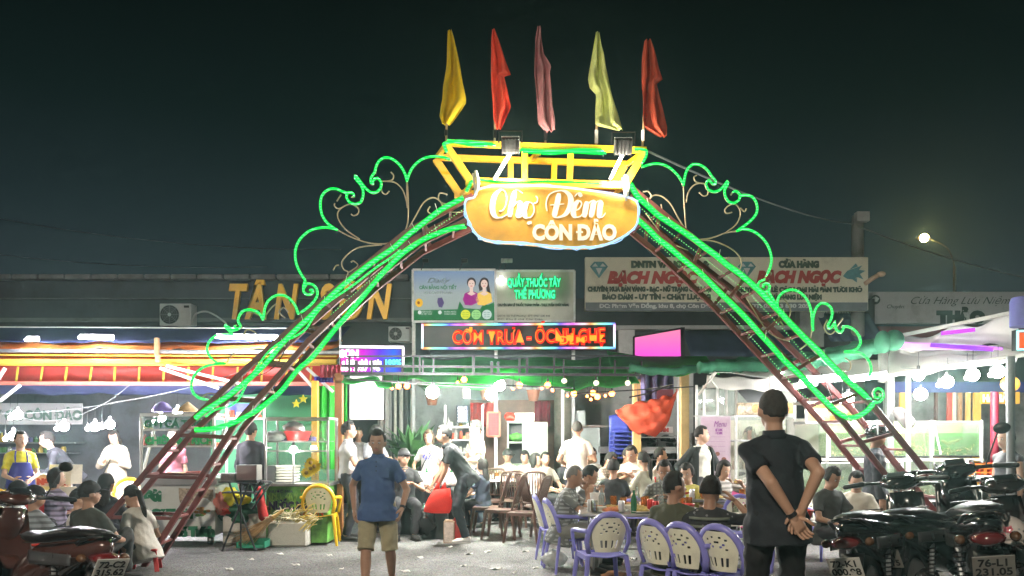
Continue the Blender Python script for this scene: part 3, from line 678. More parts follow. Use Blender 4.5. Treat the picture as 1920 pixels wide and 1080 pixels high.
for cx, hy, colr, nm in ((884,530,(.35,.02,.22),'purple'),(908,530,(.85,.55,.1),'yellow')):
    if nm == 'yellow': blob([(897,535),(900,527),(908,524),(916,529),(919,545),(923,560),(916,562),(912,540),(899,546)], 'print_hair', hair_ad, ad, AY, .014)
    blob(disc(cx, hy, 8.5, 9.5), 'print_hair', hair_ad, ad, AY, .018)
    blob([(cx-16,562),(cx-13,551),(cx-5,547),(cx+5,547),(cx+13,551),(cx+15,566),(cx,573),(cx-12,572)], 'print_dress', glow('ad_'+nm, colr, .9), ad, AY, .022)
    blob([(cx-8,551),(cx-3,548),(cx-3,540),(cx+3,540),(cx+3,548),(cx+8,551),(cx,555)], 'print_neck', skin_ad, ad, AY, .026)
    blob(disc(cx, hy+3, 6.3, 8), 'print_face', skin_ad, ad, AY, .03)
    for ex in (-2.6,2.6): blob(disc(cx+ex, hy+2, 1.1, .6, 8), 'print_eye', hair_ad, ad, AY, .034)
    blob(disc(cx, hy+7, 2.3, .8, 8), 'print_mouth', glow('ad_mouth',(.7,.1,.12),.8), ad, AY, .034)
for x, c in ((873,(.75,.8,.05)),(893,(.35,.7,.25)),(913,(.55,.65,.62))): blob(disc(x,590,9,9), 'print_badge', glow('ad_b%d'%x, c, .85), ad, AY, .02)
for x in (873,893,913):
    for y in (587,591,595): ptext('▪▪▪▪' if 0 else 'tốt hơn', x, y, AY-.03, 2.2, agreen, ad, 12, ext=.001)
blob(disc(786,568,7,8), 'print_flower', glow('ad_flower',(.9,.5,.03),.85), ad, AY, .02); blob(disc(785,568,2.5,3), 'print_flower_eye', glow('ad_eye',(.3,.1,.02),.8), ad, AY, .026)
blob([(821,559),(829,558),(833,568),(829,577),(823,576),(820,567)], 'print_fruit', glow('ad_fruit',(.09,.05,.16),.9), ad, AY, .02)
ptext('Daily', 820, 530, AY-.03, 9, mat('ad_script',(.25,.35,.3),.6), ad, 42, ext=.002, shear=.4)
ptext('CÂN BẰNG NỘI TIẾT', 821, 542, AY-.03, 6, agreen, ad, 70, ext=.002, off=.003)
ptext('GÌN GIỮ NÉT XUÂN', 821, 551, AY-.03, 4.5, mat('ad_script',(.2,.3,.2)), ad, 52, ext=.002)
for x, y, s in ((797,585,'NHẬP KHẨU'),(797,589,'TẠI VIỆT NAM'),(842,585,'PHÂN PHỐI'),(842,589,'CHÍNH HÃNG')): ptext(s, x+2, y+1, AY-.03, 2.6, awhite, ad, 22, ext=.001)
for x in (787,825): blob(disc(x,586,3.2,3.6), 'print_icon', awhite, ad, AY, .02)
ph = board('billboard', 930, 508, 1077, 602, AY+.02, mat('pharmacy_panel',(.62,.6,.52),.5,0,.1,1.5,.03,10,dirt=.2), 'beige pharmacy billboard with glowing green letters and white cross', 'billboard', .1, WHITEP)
lg = glow('led_letter_green', (.05,1,.35), 1.7); lgd = glow('led_letter_halo', (.0,.3,.04), .7)
for s, x, y, wd in (('QUẦY THUỐC TÂY',1001,537,100),('THẾ PHƯƠNG',1003,559,76)):
    ptext(s, x, y, AY-.09, 15, lg, ph, wd, ext=.02, off=.004); ptext(s, x, y, AY-.04, 15, lgd, ph, wd+2, ext=.02, off=.02, name='letter_back')  # dim wider copy behind the letters stands in for their glow
MB().box(P(940,526,AY-.06), (.19,.05,.07), None, .01).box(P(940,526,AY-.061), (.07,.048,.19), None, .01).build('cross', glow('led_white',(1,1,1),4), ph, world=True)
inkd = mat('dark_ink', (.04,.06,.05), .6, 0, 0, bump=0)
ptext('CHUYÊN BÁN LẺ THUỐC THÀNH PHẨM - THỰC PHẨM CHỨC NĂNG', 1000, 574, AY-.02, 4.4, inkd, ph, 134, ext=.002, off=.004)
ptext('DSTH: Võ Thế Phương - ĐT: 0907 508 448', 982, 594, AY-.02, 3.6, inkd, ph, 98, ext=.002); ptext('ĐC: Khu 8 chợ Côn Đảo', 975, 600, AY-.02, 3.2, inkd, ph, 84, ext=.002)
for x in (790,862,935,945): # small spot lamps above the boards
    t = thing('sign_lamp', 'small dark lamp on a bracket above the billboards, %s' % {790:'leftmost',862:'second from left',935:'third from left, over the seam',945:'rightmost, over the beige board'}[x], 'lamp', P(x,506,AY-.1), 0, 'lamps above the billboards')
    MB().tube([(0,0,0),(.05,-.1,.1),(.1,-.22,.13)], .01, 6).build('bracket', DARKM, t); MB().box((.11,-.25,.13), (.12,.06,.08), Matrix.Rotation(.5,3,'X'), .01).build('lamp_head', BLK if x < 930 else GALV, t)
# posts that carry the billboards and led sign
for x in (776, 930, 1075):
    MB().beam(P(x,600,AY+.15), Vector((P(x,600,AY+.15).x, AY+.15, 0)), .07, .07, (0,1,0), .004).build('sign_post', GALV, None, world=True, label='steel post carrying the billboards, at photo position %s' % {776:'left end',930:'middle seam',1075:'right end'}[x], cat='post', group='posts under the billboards')
# gold shop sign right (Bach Ngoc)
KY = 20.
bn = board('billboard', 1097, 482, 1628, 582, KY, mat('cream_panel',(.68,.65,.50),.55,0,.1,.7,.04,10,dirt=.3), 'wide cream jewellery and seafood shop sign behind the right truss', 'billboard', .2)
rect(MB(), 1098, 567, 1627, 583, KY-.012, .02).build('lower_strip', mat('strip_grey',(.16,.18,.19),.6), bn, world=True)
ink2 = mat('brown_green_ink', (.07,.10,.07), .6, 0, 0, bump=0); redi = mat('faded_red_ink', (.42,.06,.05), .6, 0, .15, 3, 0); whi = mat('white_ink', (.6,.62,.6), .6, 0, 0, bump=0)
for s, x, y, cp, wd, m_, sh, of in (('DNTN VÀNG BẠC &',1256,501,11,148,ink2,0,.02),('BẠCH NGỌC',1222,530,20,172,redi,.25,.03),('CHUYÊN: MUA BÁN VÀNG - BẠC - NỮ TRANG CÁC LOẠI',1218,546,8,232,ink2,0,.014),('BẢO ĐẢM - UY TÍN - CHẤT LƯỢNG',1231,561,9,204,ink2,0,.014),('CỬA HÀNG',1498,501,11,76,ink2,0,.02),('BẠCH NGỌC',1496,529,20,160,redi,.25,.03),('CHUYÊN: SỈ - LẺ CÁC LOẠI HẢI SẢN TƯƠI KHÔ',1496,547,8,242,ink2,0,.014),('VÀ HÀNG LƯU NIỆM',1494,561,8,95,ink2,0,.014),('ĐC: Phạm Văn Đồng, khu 8, chợ Côn Đảo',1230,577,7,212,whi,0,.006),('ĐT: 0254.3 830 205',1462,577,7,110,whi,0,.006)):
    ptext(s, x, y, KY-.04, cp, m_, bn, wd, ext=.004, shear=sh, off=of)
def img(fn): return fn
teal = mat('teal_print',(.10,.26,.27),.5,0,.3,6,0)
for cx, cy in ((1123,508),(1400,508)):
    blob([(cx-17,cy-8),(cx-9,cy-17),(cx+9,cy-17),(cx+17,cy-8),(cx,cy+14)], 'print_diamond', teal, bn, KY, .02)
    for q in ([(cx-13,cy-8),(cx-7,cy-14),(cx-2,cy-8)],[(cx+13,cy-8),(cx+7,cy-14),(cx+2,cy-8)],[(cx-6,cy-5),(cx+6,cy-5),(cx,cy+8)]): blob(q, 'print_facet', whi, bn, KY, .026)
blob([(1580,518),(1588,508),(1602,503),(1616,498),(1610,506),(1622,508),(1612,514),(1618,524),(1608,520),(1598,524),(1588,523)], 'print_fish', teal, bn, KY, .02)
for q in ([(1592,506),(1604,494),(1608,500)],[(1596,523),(1606,530),(1606,522)],[(1585,515),(1588,514),(1586,518)]): blob(q, 'print_fin', teal, bn, KY, .024)
sv = board('billboard', 1626, 547, 2010, 606, 23., mat('pale_grey_panel',(.5,.48,.48),.6,0,.12,.7,.04,10,dirt=.4), 'dim grey souvenir shop sign with script lettering at far right', 'billboard', .2)
ptext('Cửa Hàng Lưu Niệm', 1798, 570, 22.96, 14, inkd, sv, 186, ext=.004, shear=.5, off=-.004); ptext('THẢO', 1802, 604, 22.96, 19, inkd, sv, 92, ext=.004, off=.05); ptext('Chuyên:', 1679, 578, 22.96, 7, inkd, sv, 34, shear=.3, ext=.003)
blob(disc(1641,562,9,9), 'print_emblem', inkd, sv, 23., .02); blob([(1634,560),(1641,556),(1648,560),(1644,566),(1638,566)], 'print_emblem_inner', whi, sv, 23., .026)
# ---- concrete pole, wires, street lamp, dark tree
MB().lathe([(.2,0),(.15,7.0),(.14,7.3)], (P(1608,820,21.).x, 21., 0), 14).build('power_pole', mat('concrete_pole',(.24,.24,.23),.9,0,.2,2,.25,20,dirt=.5), None, world=True, smooth='auto', label='tall tapering concrete power pole rising above the cream shop sign', cat='pole')
MB().box(P(1616,407,20.75), (.33,.2,.25), None, .01).build('junction_box', mat('box_grey',(.4,.4,.38),.6), None, world=True, label='pale junction box fixed near the top of the concrete pole', cat='box')
def cable(name, pts, r_, m, label, sag=0.):
    q = [Vector(p) for p in pts]
    if len(q) == 2 and sag: q = [q[0].lerp(q[1], t/12)-Vector((0,0,sag*4*(t/12)*(1-t/12))) for t in range(13)]
    MB().tube(q, r_, 5).build(name, m, None, world=True, smooth=True, label=label, cat='cable')
wirem = mat('grey_wire',(.16,.17,.17),.6,0,0,bump=0)
cable('overhead_cable', [P(1216,284,GY-.1), P(1600,420,20.8), ], .014, wirem, 'overhead wire from the yellow ship frame to the concrete pole', .15)
cable('overhead_cable', [P(1608,424,20.8), P(2100,545,24)], .02, wirem, 'overhead wire running right from the concrete pole past the street lamp', .3)
cable('overhead_cable', [P(-60,398,24), P(640,468,24)], .012, wirem, 'faint overhead wire above the left building', .3)
cable('overhead_cable', [P(-60,470,26), P(500,500,26)], .012, wirem, 'lower faint overhead wire above the left parapet', .2)
sl = thing('street_lamp', 'lit yellowish street lamp glaring in the night sky at upper right', 'street lamp', (P(1790,820,30).x, 30, 0))
MB().lathe([(.1,0),(.06,7.9)], (0,0,0), 10).tube(smooth_path([(0,0,7.9),(-.3,0,8.6),(-1.15,0,9.0)],5), .03, 8).build('pole', mat('lamp_pole_black',(.004,.004,.004),.9,0,0,bump=0), sl)  # near-black colour keeps pole and head dark beside their own bulb
MB().ell((-1.2,.1,9.0), (.2,.16,.1), 12, 6).build('lamp_head', mat('lamp_pole_black'), sl); MB().ell((-1.2,-.12,8.93), (.15,.12,.15), 12, 8).build('bulb', glow('street_bulb',(1,.62,.22),160), sl)
def leafcloud(mb, c, rad, n, size, rr, flat=1.):
    for i in range(n):
        d = Vector((rr.gauss(0,1), rr.gauss(0,1), rr.gauss(0,1))); d.normalize(); q = rr.random()**.4
        p = Vector(c)+Vector((d.x*rad[0]*q, d.y*rad[1]*q, d.z*rad[2]*q)); a = Vector((rr.gauss(0,1), rr.gauss(0,1), rr.gauss(0,.6))).normalized(); b = a.cross(Vector((rr.gauss(0,1), rr.gauss(0,1), rr.gauss(0,1)))).normalized()
        s = size*rr.uniform(.6,1.3); mb.add([p-a*s, p-b*s*.35+a*s*.1, p+a*s, p+b*s*.35+a*s*.1], [(0,1,2,3)])
MB().tube([P(1622,532,17.5),P(1636,522,17.5),P(1648,515,17.5)], .05, 8).ell(P(1652,514,17.5), (.1,.09,.06)).build('horn_speaker', mat('tan_plastic',(.5,.36,.25),.6), None, world=True, smooth=True, label='tan cylindrical horn poking out beside the cream shop sign', cat='speaker')
# ------------------------------------------------------------------ scrolling LED sign
LY = 12.6
led = thing('led_sign', 'long dark scrolling LED sign with red-orange letters and rainbow border', 'led sign', P(972,655,LY))
rect(MB(), 790, 606, 1154, 655, LY, .1, .01).build('panel', mat('led_black',(.012,.01,.012),.4,0,0,bump=0), led, world=True)
rainb = ramp_glow('rainbow_strip','X',[(0,(1,.1,.6)),(.16,(1,.6,.8)),(.3,(1,.25,.05)),(.45,(.3,1,.5)),(.6,(.2,.9,1)),(.75,(.15,.1,1)),(.9,(.7,.2,1)),(1,(1,.1,.6))],1.5,1.15,0,True)
rainv = ramp_glow('rainbow_strip_v','Z',[(0,(.2,.9,1)),(.5,(.9,.9,1)),(1,(1,.3,.9))],2.2,2.4,0,True)
for u0, v0, u1, v1, m_ in ((791,609,1153,607,rainb),(791,653,1153,652,rainb),(792,608,792,653,rainv),(1152,607,1152,653,rainv)):
    MB().beam(P(u0,v0,LY-.02), P(u1,v1,LY-.02), .028, .03, (0,1,0)).build('border_strip', m_, led, world=True)
ledr = glow('led_red', (1,.015,.008), 1.0); ledo = glow('led_orange', (1,.28,.02), 1.7)
for s, x, y, wd in (('CƠM TRƯA',915,644,134),('-',992,642,8),('ỐC',1022,642,36),('NH.GHẸ',1088,641,92),('ĐÊM',1073,645,46)):
    dy = 0 if s != 'ĐÊM' else -.02
    ptext(s, x, y, LY-.03+dy, 24 if s != 'ĐÊM' else 15, ledo, led, wd, ext=.003, off=-.018); ptext(s, x, y, LY-.012+dy*.5, 24 if s != 'ĐÊM' else 15, ledr, led, wd+2, ext=.003, off=.02, name='letter_glow_edge')
# purple LED sign
PY = 12.2
pl = thing('led_sign', 'magenta to blue LED sign with white writing beside the brown post', 'led sign', P(698,702,PY))
rect(MB(), 637, 648, 756, 700, PY, .08).build('panel', BLK, pl, world=True)
px0 = P(637,700,PY).x-pl.location.x; wdt = 119*PY/F
rect(MB(), 639, 655, 752, 699, PY-.008, .006).build('screen', ramp_glow('purple_screen','X',[(0,(.95,.02,.42)),(.35,(.6,.02,.55)),(.62,(.12,.03,.6)),(.85,(.02,.12,.75)),(1,(.1,.02,.3))],1.25,1/wdt,-px0/wdt), pl, world=True)
wled = glow('led_white_text',(1,.9,1),2.6)
MB().beam(P(637,650,PY-.02), P(757,651,PY-.02), .035, .03, (0,1,0)).build('border_strip', wled, pl, world=True); MB().beam(P(756,651,PY-.022), P(756,686,PY-.022), .028, .03, (0,1,0)).build('border_strip', wled, pl, world=True)
ptext('SƠN', 655, 669, PY-.02, 12, wled, pl, 36, off=.012); ptext('c biệt chả mực', 678, 683, PY-.02, 8.5, wled, pl, 74, off=.006); ptext('100%', 736, 683, PY-.02, 8.5, glow('led_cyan',(.1,.8,1),2.4), pl, 30, off=.006); ptext('036 3737 195', 676, 695, PY-.02, 8.5, wled, pl, 74, off=.006)
# blank white lit board
wb = thing('light_box', 'blank overexposed white light box under the magenta LED sign', 'light box', P(686,787,12.5))
rect(MB(), 655, 704, 717, 787, 12.5, .12, .01).build('case', WHITEP, wb, world=True); rect(MB(), 657, 706, 715, 785, 12.49, .008).build('screen', glow('lightbox_white',(1,.98,.9),2.6), wb, world=True)
# pink screen, right
pk = thing('light_box', 'tilted glowing magenta screen above the green canopy edge', 'light box', P(1232,690,13.6))
q = [P(1188,632,13.6),P(1277,616,13.6),P(1278,672,13.6),P(1188,684,13.6)]
MB().prism([(p.x,p.z) for p in q], 13.6, 13.7).build('screen', ramp_glow('magenta_screen','Z',[(0,(.85,.06,.9)),(.4,(.95,.10,.6)),(1,(1,.22,.42))],1.05,1.6,0), pk, world=True)
mb = MB()
for i in range(4): mb.beam(q[i]-Vector((0,.02,0)), q[(i+1)%4]-Vector((0,.02,0)), .03, .05, (0,1,0))
mb.beam(P(1280,614,13.6), Vector((P(1281,690,13.6).x,13.6,0)), .06, .06); mb.build('frame', DARKM, pk, world=True)
# right red/cyan led corner
rl = thing('led_sign', 'red LED sign with cyan border cut by the right picture edge', 'led sign', P(1935,655,9.)); rect(MB(), 1907, 618, 1990, 657, 9., .1).build('panel', BLK, rl, world=True)
rect(MB(), 1912, 624, 1990, 652, 8.99, .006).build('screen', ramp_glow('red_screen','X',[(0,(1,.08,.02)),(1,(.9,.05,.3))],1.6), rl, world=True)
for a, b in (((1908,621),(1990,617)),((1908,655),(1990,655)),((1908,620),(1908,656))): MB().beam(P(*a,8.97), P(*b,8.97), .018, .02, (0,1,0)).build('border_strip', glow('cyan_strip',(.3,1,1),2.5), rl, world=True)
MB().lathe([(.17,0),(.17,.28),(.15,.33)], P(1925,612,9.1), 14).build('water_drum', mat('blue_drum',(.12,.12,.35),.5), None, world=True, smooth='auto', label='blue plastic drum on top of the red LED sign at the right edge', cat='drum')

# added street lamp behind the viewer, out of view; lights the camera-facing fronts
s2 = thing('street_lamp', 'added tall street lamp behind the viewer, out of view', 'street lamp', (-5.5,-5.5,0))
MB().lathe([(.1,0),(.06,7.2)], (0,0,0), 10).tube(smooth_path([(0,0,7.2),(.25,.05,7.8),(1.1,.3,8.1)],5), .04, 8).build('pole', DARKM, s2)
MB().ell((1.3,.33,8.1), (.34,.2,.1), 12, 6).build('lamp_head', GALV, s2); MB().ell((1.3,.33,7.98), (.2,.15,.08), 12, 6).build('bulb', glow('added_street_bulb',(1,.88,.72),2400), s2)
# ================================================================== CANOPIES
# left red/orange awning
awr = cloth_trans('red_tarpaulin', (.75,.10,.09), .45, .15, 1.5); awn = cloth_trans('navy_tarpaulin', (.05,.06,.16), .2); yeltube = mat('yellow_tube', (.75,.5,.06), .45, 0, .12, 4, .05, 20, dirt=.2)
orgm = cloth_trans('orange_fabric', (.85,.27,.05), .4, .15, 2)
aw = thing('awning', 'long red and orange awning with yellow rails across the left stalls', 'awning', (P(300,820,12.8).x, 12.8, 2.3))
XL, XR = -260, 632
def strip(name, m, pts, x0=XL, x1=XR, Ys=None, par=aw, sagk=.02, th=.006, ph=0.):
    """sheet swept along x through (row, depth) points; sags between supports"""
    def fn(u, v):
        t = v*(len(pts)-1); i = min(int(t), len(pts)-2); q = t-i; y = pts[i][0]*(1-q)+pts[i+1][0]*q; Y = pts[i][1]*(1-q)+pts[i+1][1]*q
        xx = P(x0, 0, pts[0][1]).x*(1-u)+P(x1, 0, pts[0][1]).x*u; z = HC-(y-YH)*Y/F
        return (xx, Y+.02*math.sin(u*60+v*3+ph), z-sagk*abs(math.sin(u*math.pi*6+ph))*(1-v)+.008*math.sin(u*90+v*5))
    return MB().grid(fn, 90, 6, th).build(name, m, par, world=True, smooth=True)
strip('blue_fly', awn, [(640,12.55),(612,13.6)])
strip('orange_fly', orgm, [(652,12.5),(638,12.9)], sagk=.07)
strip('red_panel', awr, [(716,12.72),(684,12.86)], sagk=.0)
strip('orange_panel', orgm, [(676,12.66),(658,12.95)], sagk=.0)
strip('navy_valance', awn, [(738,13.2),(720,12.9)], sagk=.03)
def rail(y0, y1, Y, w_, m, x0=XL, x1=XR, nm='rail', par=aw): return MB().beam(P(x0,y0,Y), P(x1,y1,Y), w_, w_, (0,1,0), .008).build(nm, m, par, world=True)
rail(656,661,12.45,.055,GALV,x1=650); rail(664,668,12.5,.03,yeltube); rail(678,678,12.5,.075,yeltube); rail(684,684,12.62,.03,yeltube)
rail(718,720,12.6,.06,mat('pink_rail',(.6,.16,.12),.5)); rail(612,616,12.9,.02,WHITEP)
for x in range(30, 640, 46): MB().beam(P(x,716,12.64), P(x+(2 if x > 200 else 4),688,12.72), .028, .02, (0,1,0)).build('rib', yeltube, aw, world=True)
for a, b in (((38,722),(0,752)),((10,690),(-30,752)),((300,690),(410,728)),((312,686),(460,722)),((575,690),(625,735)),((556,692),(590,730))): MB().beam(P(a[0],a[1],12.4), P(b[0],b[1],12.42), .045, .03, (0,1,0)).build('brace', WHITEP, aw, world=True)
MB().box(P(294,650,12.4), (.06,.08,.28), None, .01).box(P(296,672,12.4), (.07,.06,.12), None, .01).build('bracket', mat('rust_bracket',(.5,.3,.15),.6), aw, world=True)
MB().beam(P(638,595,12.4), Vector((P(638,820,12.4).x,12.4,0)), .03, .03).build('thin_mast', GALV, aw, world=True)
def tube_light(x0, y0, x1, y1, Y, lab, es=26, grp=None, r_=.02):
    a = P(x0,y0,Y); b = P(x1,y1,Y); t = thing('tube_light', lab, 'tube light', (a+b)/2, 0, grp)
    MB().beam(a+Vector((0,.03,.035)), b+Vector((0,.03,.035)), .05, .035, (0,1,0), .006).build('fitting', WHITEP, t, world=True)
    MB().tube([a, b], r_, 8).build('tube', glow('tube_white%g' % es, (.93,.96,1), es), t, world=True, smooth=True)
for x0, y0, x1, y1, l in ((48,637,72,637,'short white tube light glowing on the left end of the awning'),(148,633,212,634,'white tube light on the awning rail above the chicken banner'),(405,632,520,634,'white tube light on the awning beside the left truss')):
    tube_light(x0,y0,x1,y1,12.3,l,150,'tube lights along the awning')
# posts
def post(x, ytop, Y, w_, m, lab, nm='post', cat='post', rnd_=False):
    p = P(x, ytop, Y); mb = MB()
    if rnd_: mb.lathe([(w_/2,0),(w_/2,p.z)], (p.x,Y,0), 10)
    else: mb.box((p.x,Y,p.z/2), (w_,w_,p.z), None, .006)
    return mb.build(nm, m, None, world=True, smooth='auto' if rnd_ else False, label=lab, cat=cat)
post(591,714,12.0,.095,mat('yellow_post',(.75,.42,.05),.5,0,.1,4,dirt=.2),'yellow square post left of the bright green wall'); post(636,700,12.1,.115,mat('brown_post',(.22,.09,.03),.5,0,.15,4,dirt=.3),'brown square post under the magenta LED sign')
post(1055,726,14.5,.05,WHITEP,'thin white pole right of the grey-green cabinet'); post(1194,712,13.2,.13,mat('timber_post',(.55,.38,.15),.7,0,.2,4,.2),'pale timber post left of the hanging red bag')
post(1283,700,12.6,.13,mat('timber_post2',(.55,.40,.18),.7,0,.2,4,.2),'timber post beside the standing woman in a dark cardigan'); post(1272,705,12.4,.03,GALV,'slim steel pole just left of the timber post by the woman',rnd_=True)
post(1895,668,8.6,.085,mat('grey_tube_post',(.25,.26,.27),.45,.4,.12,4,dirt=.2),'thick grey steel post near the right picture edge',rnd_=True)
post(1449,705,11.2,.1,WHITEP,'white round post behind the man in black','post',rnd_=True); post(1668,700,11.4,.09,GALV,'grey steel post left of the right row of bulbs'); post(1703,690,11.,.05,WHITEP,'slim white post below the leftmost right-hand bulb')
post(1058,700,16.5,.42,mat('tree_bark',(.17,.16,.13),.9,0,.3,5,.5,14),'stout grey tree trunk rising behind the white pole','old_tree','tree',True)
# green wall and curtain behind the cane juice cart
gw = mat('green_wall_paint', (.06,.26,.13), .7, 0, .2, 1.2, .1, 14, dirt=.3); grn = cloth_trans('bright_green_curtain', (.05,.55,.06), .35, .2, 3)
rect(MB(), 395, 722, 640, 1000, 13.6, .1).build('partition_wall', gw, None, world=True, label='dark green painted wall behind the juice cart', cat='wall')
def curtain(name, x0, y0, x1, y1, Y, m, lab, cat='curtain', folds=14, amp=.05, par=None):
    a = P(x0,y1,Y); b = P(x1,y0,Y)
    o = MB().grid(lambda u, v: (a.x+(b.x-a.x)*u, Y+amp*math.sin(u*folds+.6*math.sin(v*3)), a.z+(b.z-a.z)*v), 48, 10, .004).build(name, m, par, world=True, smooth=True, label=lab, cat=cat); return o
curtain('curtain',598,712,628,880,12.9,grn,'bright green hanging tarp left of the brown post'); curtain('curtain',644,705,652,850,12.6,grn,'narrow strip of bright green tarp right of the brown post',folds=5)
curtain('curtain',600,684,640,708,12.2,cloth_trans('red_blue_fringe',(.5,.08,.12),.3),'short red fringe hanging at the right end of the awning',folds=30,amp=.03); curtain('curtain',589,706,624,717,12.3,cloth_trans('blue_fringe',(.1,.06,.5),.3),'violet-blue fringe hanging below the red one',folds=40,amp=.03)
stars = thing('star_garland', 'string of small yellow stars across the dark green wall', 'garland', P(560,760,13.5))
for x, y in ((555,757),(568,748),(602,748),(610,746),(618,752)):
    q = P(x,y,13.4); pl_ = [(q.x+(.035 if i % 2 else .075)*math.sin(i*math.pi/5), q.z+(.035 if i % 2 else .075)*math.cos(i*math.pi/5)) for i in range(10)]
    MB().prism(pl_, 13.4, 13.43).build('star', mat('yellow_star',(.8,.75,.05),.5), stars, world=True)
# centre green canopy
gct = cloth_trans('green_canopy', (.07,.46,.11), .5, .45, 1.1)
cg = thing('canopy', 'sagging translucent green canopy over the centre tables', 'canopy', (P(920,820,11.9).x, 11.9, 2.2))
def cf(u, v):
    x = 640+560*u; edge = 722+8*math.sin(u*19)+5*math.sin(u*41+1)-(10 if u < .12 else 0)+(14*math.exp(-((u-.88)/.05)**2)); Y = 11.9+3.6*v; y = edge*(1-v)+(672+3*math.sin(u*25))*v-7*math.sin(v*3.14)*math.sin(u*14+1)
    return P(x,y,Y) if 0 else Vector(((x-960)*11.9/F*(1+.12*v), Y, HC-(y-YH)*Y/F))
MB().grid(cf, 90, 16, .005).build('canopy_sheet', gct, cg, world=True, smooth=True)
def cf2(u, v): 
    x = 1150+200*u; return Vector(((x-960)*11.9/F*(1+.06*v), 11.9+1.6*v, HC-((700+6*math.sin(u*13))*(1-v)+(668-30*max(0,.35-u))*v-YH)*(11.9+1.6*v)/F))
MB().grid(cf2, 30, 8, .005).build('canopy_sheet', gct, cg, world=True, smooth=True)
TRM = mat('truss_black_paint',(.018,.019,.02),.7,0,.2,6)
truss = thing('canopy_truss', 'dark steel truss rails along the front of the green canopy', 'truss', (P(920,820,11.75).x, 11.75, 2.3))
for a, b, w_ in (((640,686),(1200,690),.035),((640,700),(1200,703),.04),((650,668),(1190,667),.022),((650,712),(1072,727),.018),((1075,738),(1300,725),.016),((1190,700),(1690,640),.03)): MB().beam(P(a[0],a[1],11.72), P(b[0],b[1],11.72), w_, w_, (0,1,0)).build('rail', TRM, truss, world=True)
for x in (655,668,697,721,775,787,793,813,888,922,934,974,988,1039,1057,1125,1153,1203): MB().beam(P(x,702,11.7), P(x,668+(x*7) % 12,11.7), .026 if x % 2 else .04, .03, (0,1,0)).build('upright', TRM, truss, world=True)
# rolled green tarp and white sheets at right
tarp = cloth_trans('rolled_green_tarp', (.03,.17,.09), .1, .4, 3)
rt = thing('rolled_tarp', 'rolled dark green tarpaulin bundled along the canopy edge behind the right truss', 'tarpaulin', P(1450,690,11.6))
def roll(pts, r_, name='tarp_roll', m=tarp, par=rt):
    q = smooth_path(pts, 10); rg = []
    for i, p in enumerate(q):
        d = q[min(i+1,len(q)-1)]-q[max(i-1,0)]; a, b, _ = frame(d); k = 1+.07*math.sin(i*1.3)+.06*math.sin(i*3.1); rg.append((p+Vector((0,0,.008*math.sin(i*.9))), a*r_*k, b*r_*k*(.62+.08*math.sin(i*2.2))))
    return MB().loft(rg, 12).build(name, m, par, world=True, smooth=True)
roll([P(1180,690,11.7),P(1250,697,11.7),P(1310,690,11.7),P(1350,682,11.6),P(1420,676,11.6)], .1); roll([P(1310,690,11.5),P(1350,688,11.5),P(1430,686,11.4),P(1500,680,11.4)], .13); roll([P(1490,686,11.2),P(1550,674,11.),P(1620,658,10.8),P(1672,643,10.6)], .15); roll([P(1500,672,11.3),P(1560,662,11.3),P(1640,644,11.)], .13)
MB().ell(P(1676,638,10.5), (.13,.13,.14)).ell(P(1655,641,10.5),(.1,.12,.15)).build('knot', tarp, rt, world=True, smooth=True)
wsh = cloth_trans('white_sheet', (.8,.8,.76), .4, .12, 1.5)
wc = thing('canopy', 'white tarpaulin canopy over the fish tanks at right', 'canopy', P(1750,690,10.8))
def sheet(name, q, m, par, nu=24, nv=8, amp=.03, k=9):
    a, b, c, d = q
    return MB().grid(lambda u, v: (a.lerp(b,u)).lerp(d.lerp(c,u), v)+Vector((0, amp*math.sin(u*k+v*4), amp*.8*math.sin(u*k*1.7+v*2))), nu, nv, .004).build(name, m, par, world=True, smooth=True)
sheet('canopy_sheet', [P(1330,700,11.4),P(1675,715,10.8),P(1670,672,12.6),P(1330,688,13)], wsh, wc); sheet('canopy_sheet', [P(1660,712,10.7),P(1930,668,8.8),P(1920,650,10.5),P(1672,652,11.2)], wsh, wc)
sheet('canopy_peak', [P(1680,640,11.),P(1905,592,9.6),P(1905,648,9.8),P(1672,658,11.)], wsh, wc, amp=.05); sheet('canopy_lower_panel', [P(1670,655,11.1),P(1905,662,9.9),P(1905,676,9.9),P(1665,700,11.1)], wsh, wc)
sheet('eave_sheet', [P(1325,728,11.9),P(1480,735,11.6),P(1480,712,11.7),P(1325,705,12)], wsh, wc, amp=.02)
for a, b, w_ in (((1640,708,10.6),(1930,664,8.7),.045),((1480,722,11.),(1660,700,10.6),.04),((1675,632,10.9),(1905,585,9.5),.05),((1655,640,10.9),(1655,715,10.7),.09),((1663,650,10.9),(1663,712,10.7),.03)): MB().beam(P(*a), P(*b), w_, w_, (0,1,0), .004).build('frame_tube', mat('aged_tube',(.33,.33,.30),.5,.3,.2,5,dirt=.4), wc, world=True)
q = [P(1676,641,10.7),P(1706,634,10.6),P(1790,632,10.2),P(1838,625,10.),P(1836,616,10.),P(1790,612,10.2),P(1740,625,10.5),P(1700,628,10.6)]
sheet('led_glow_sheet', [P(1676,655,10.8),P(1880,657,9.75),P(1880,650,9.75),P(1676,640,10.8)], mat('violet_led_glow',(.5,.28,.6),.7,0,.1,3,emit=(.5,.05,.7),es=.35), wc, amp=.005)  # violet colour and emission stand in for LED light on the canopy
MB().beam(P(1745,647,10.3), P(1862,655,9.65), .05, .02, (0,1,0)).build('led_bar', ramp_glow('led_bar_violet','X',[(0,(.25,.05,.9)),(.5,(.75,.05,.9)),(1,(1,.12,.08))],1.5,1.2,.0), wc, world=True)
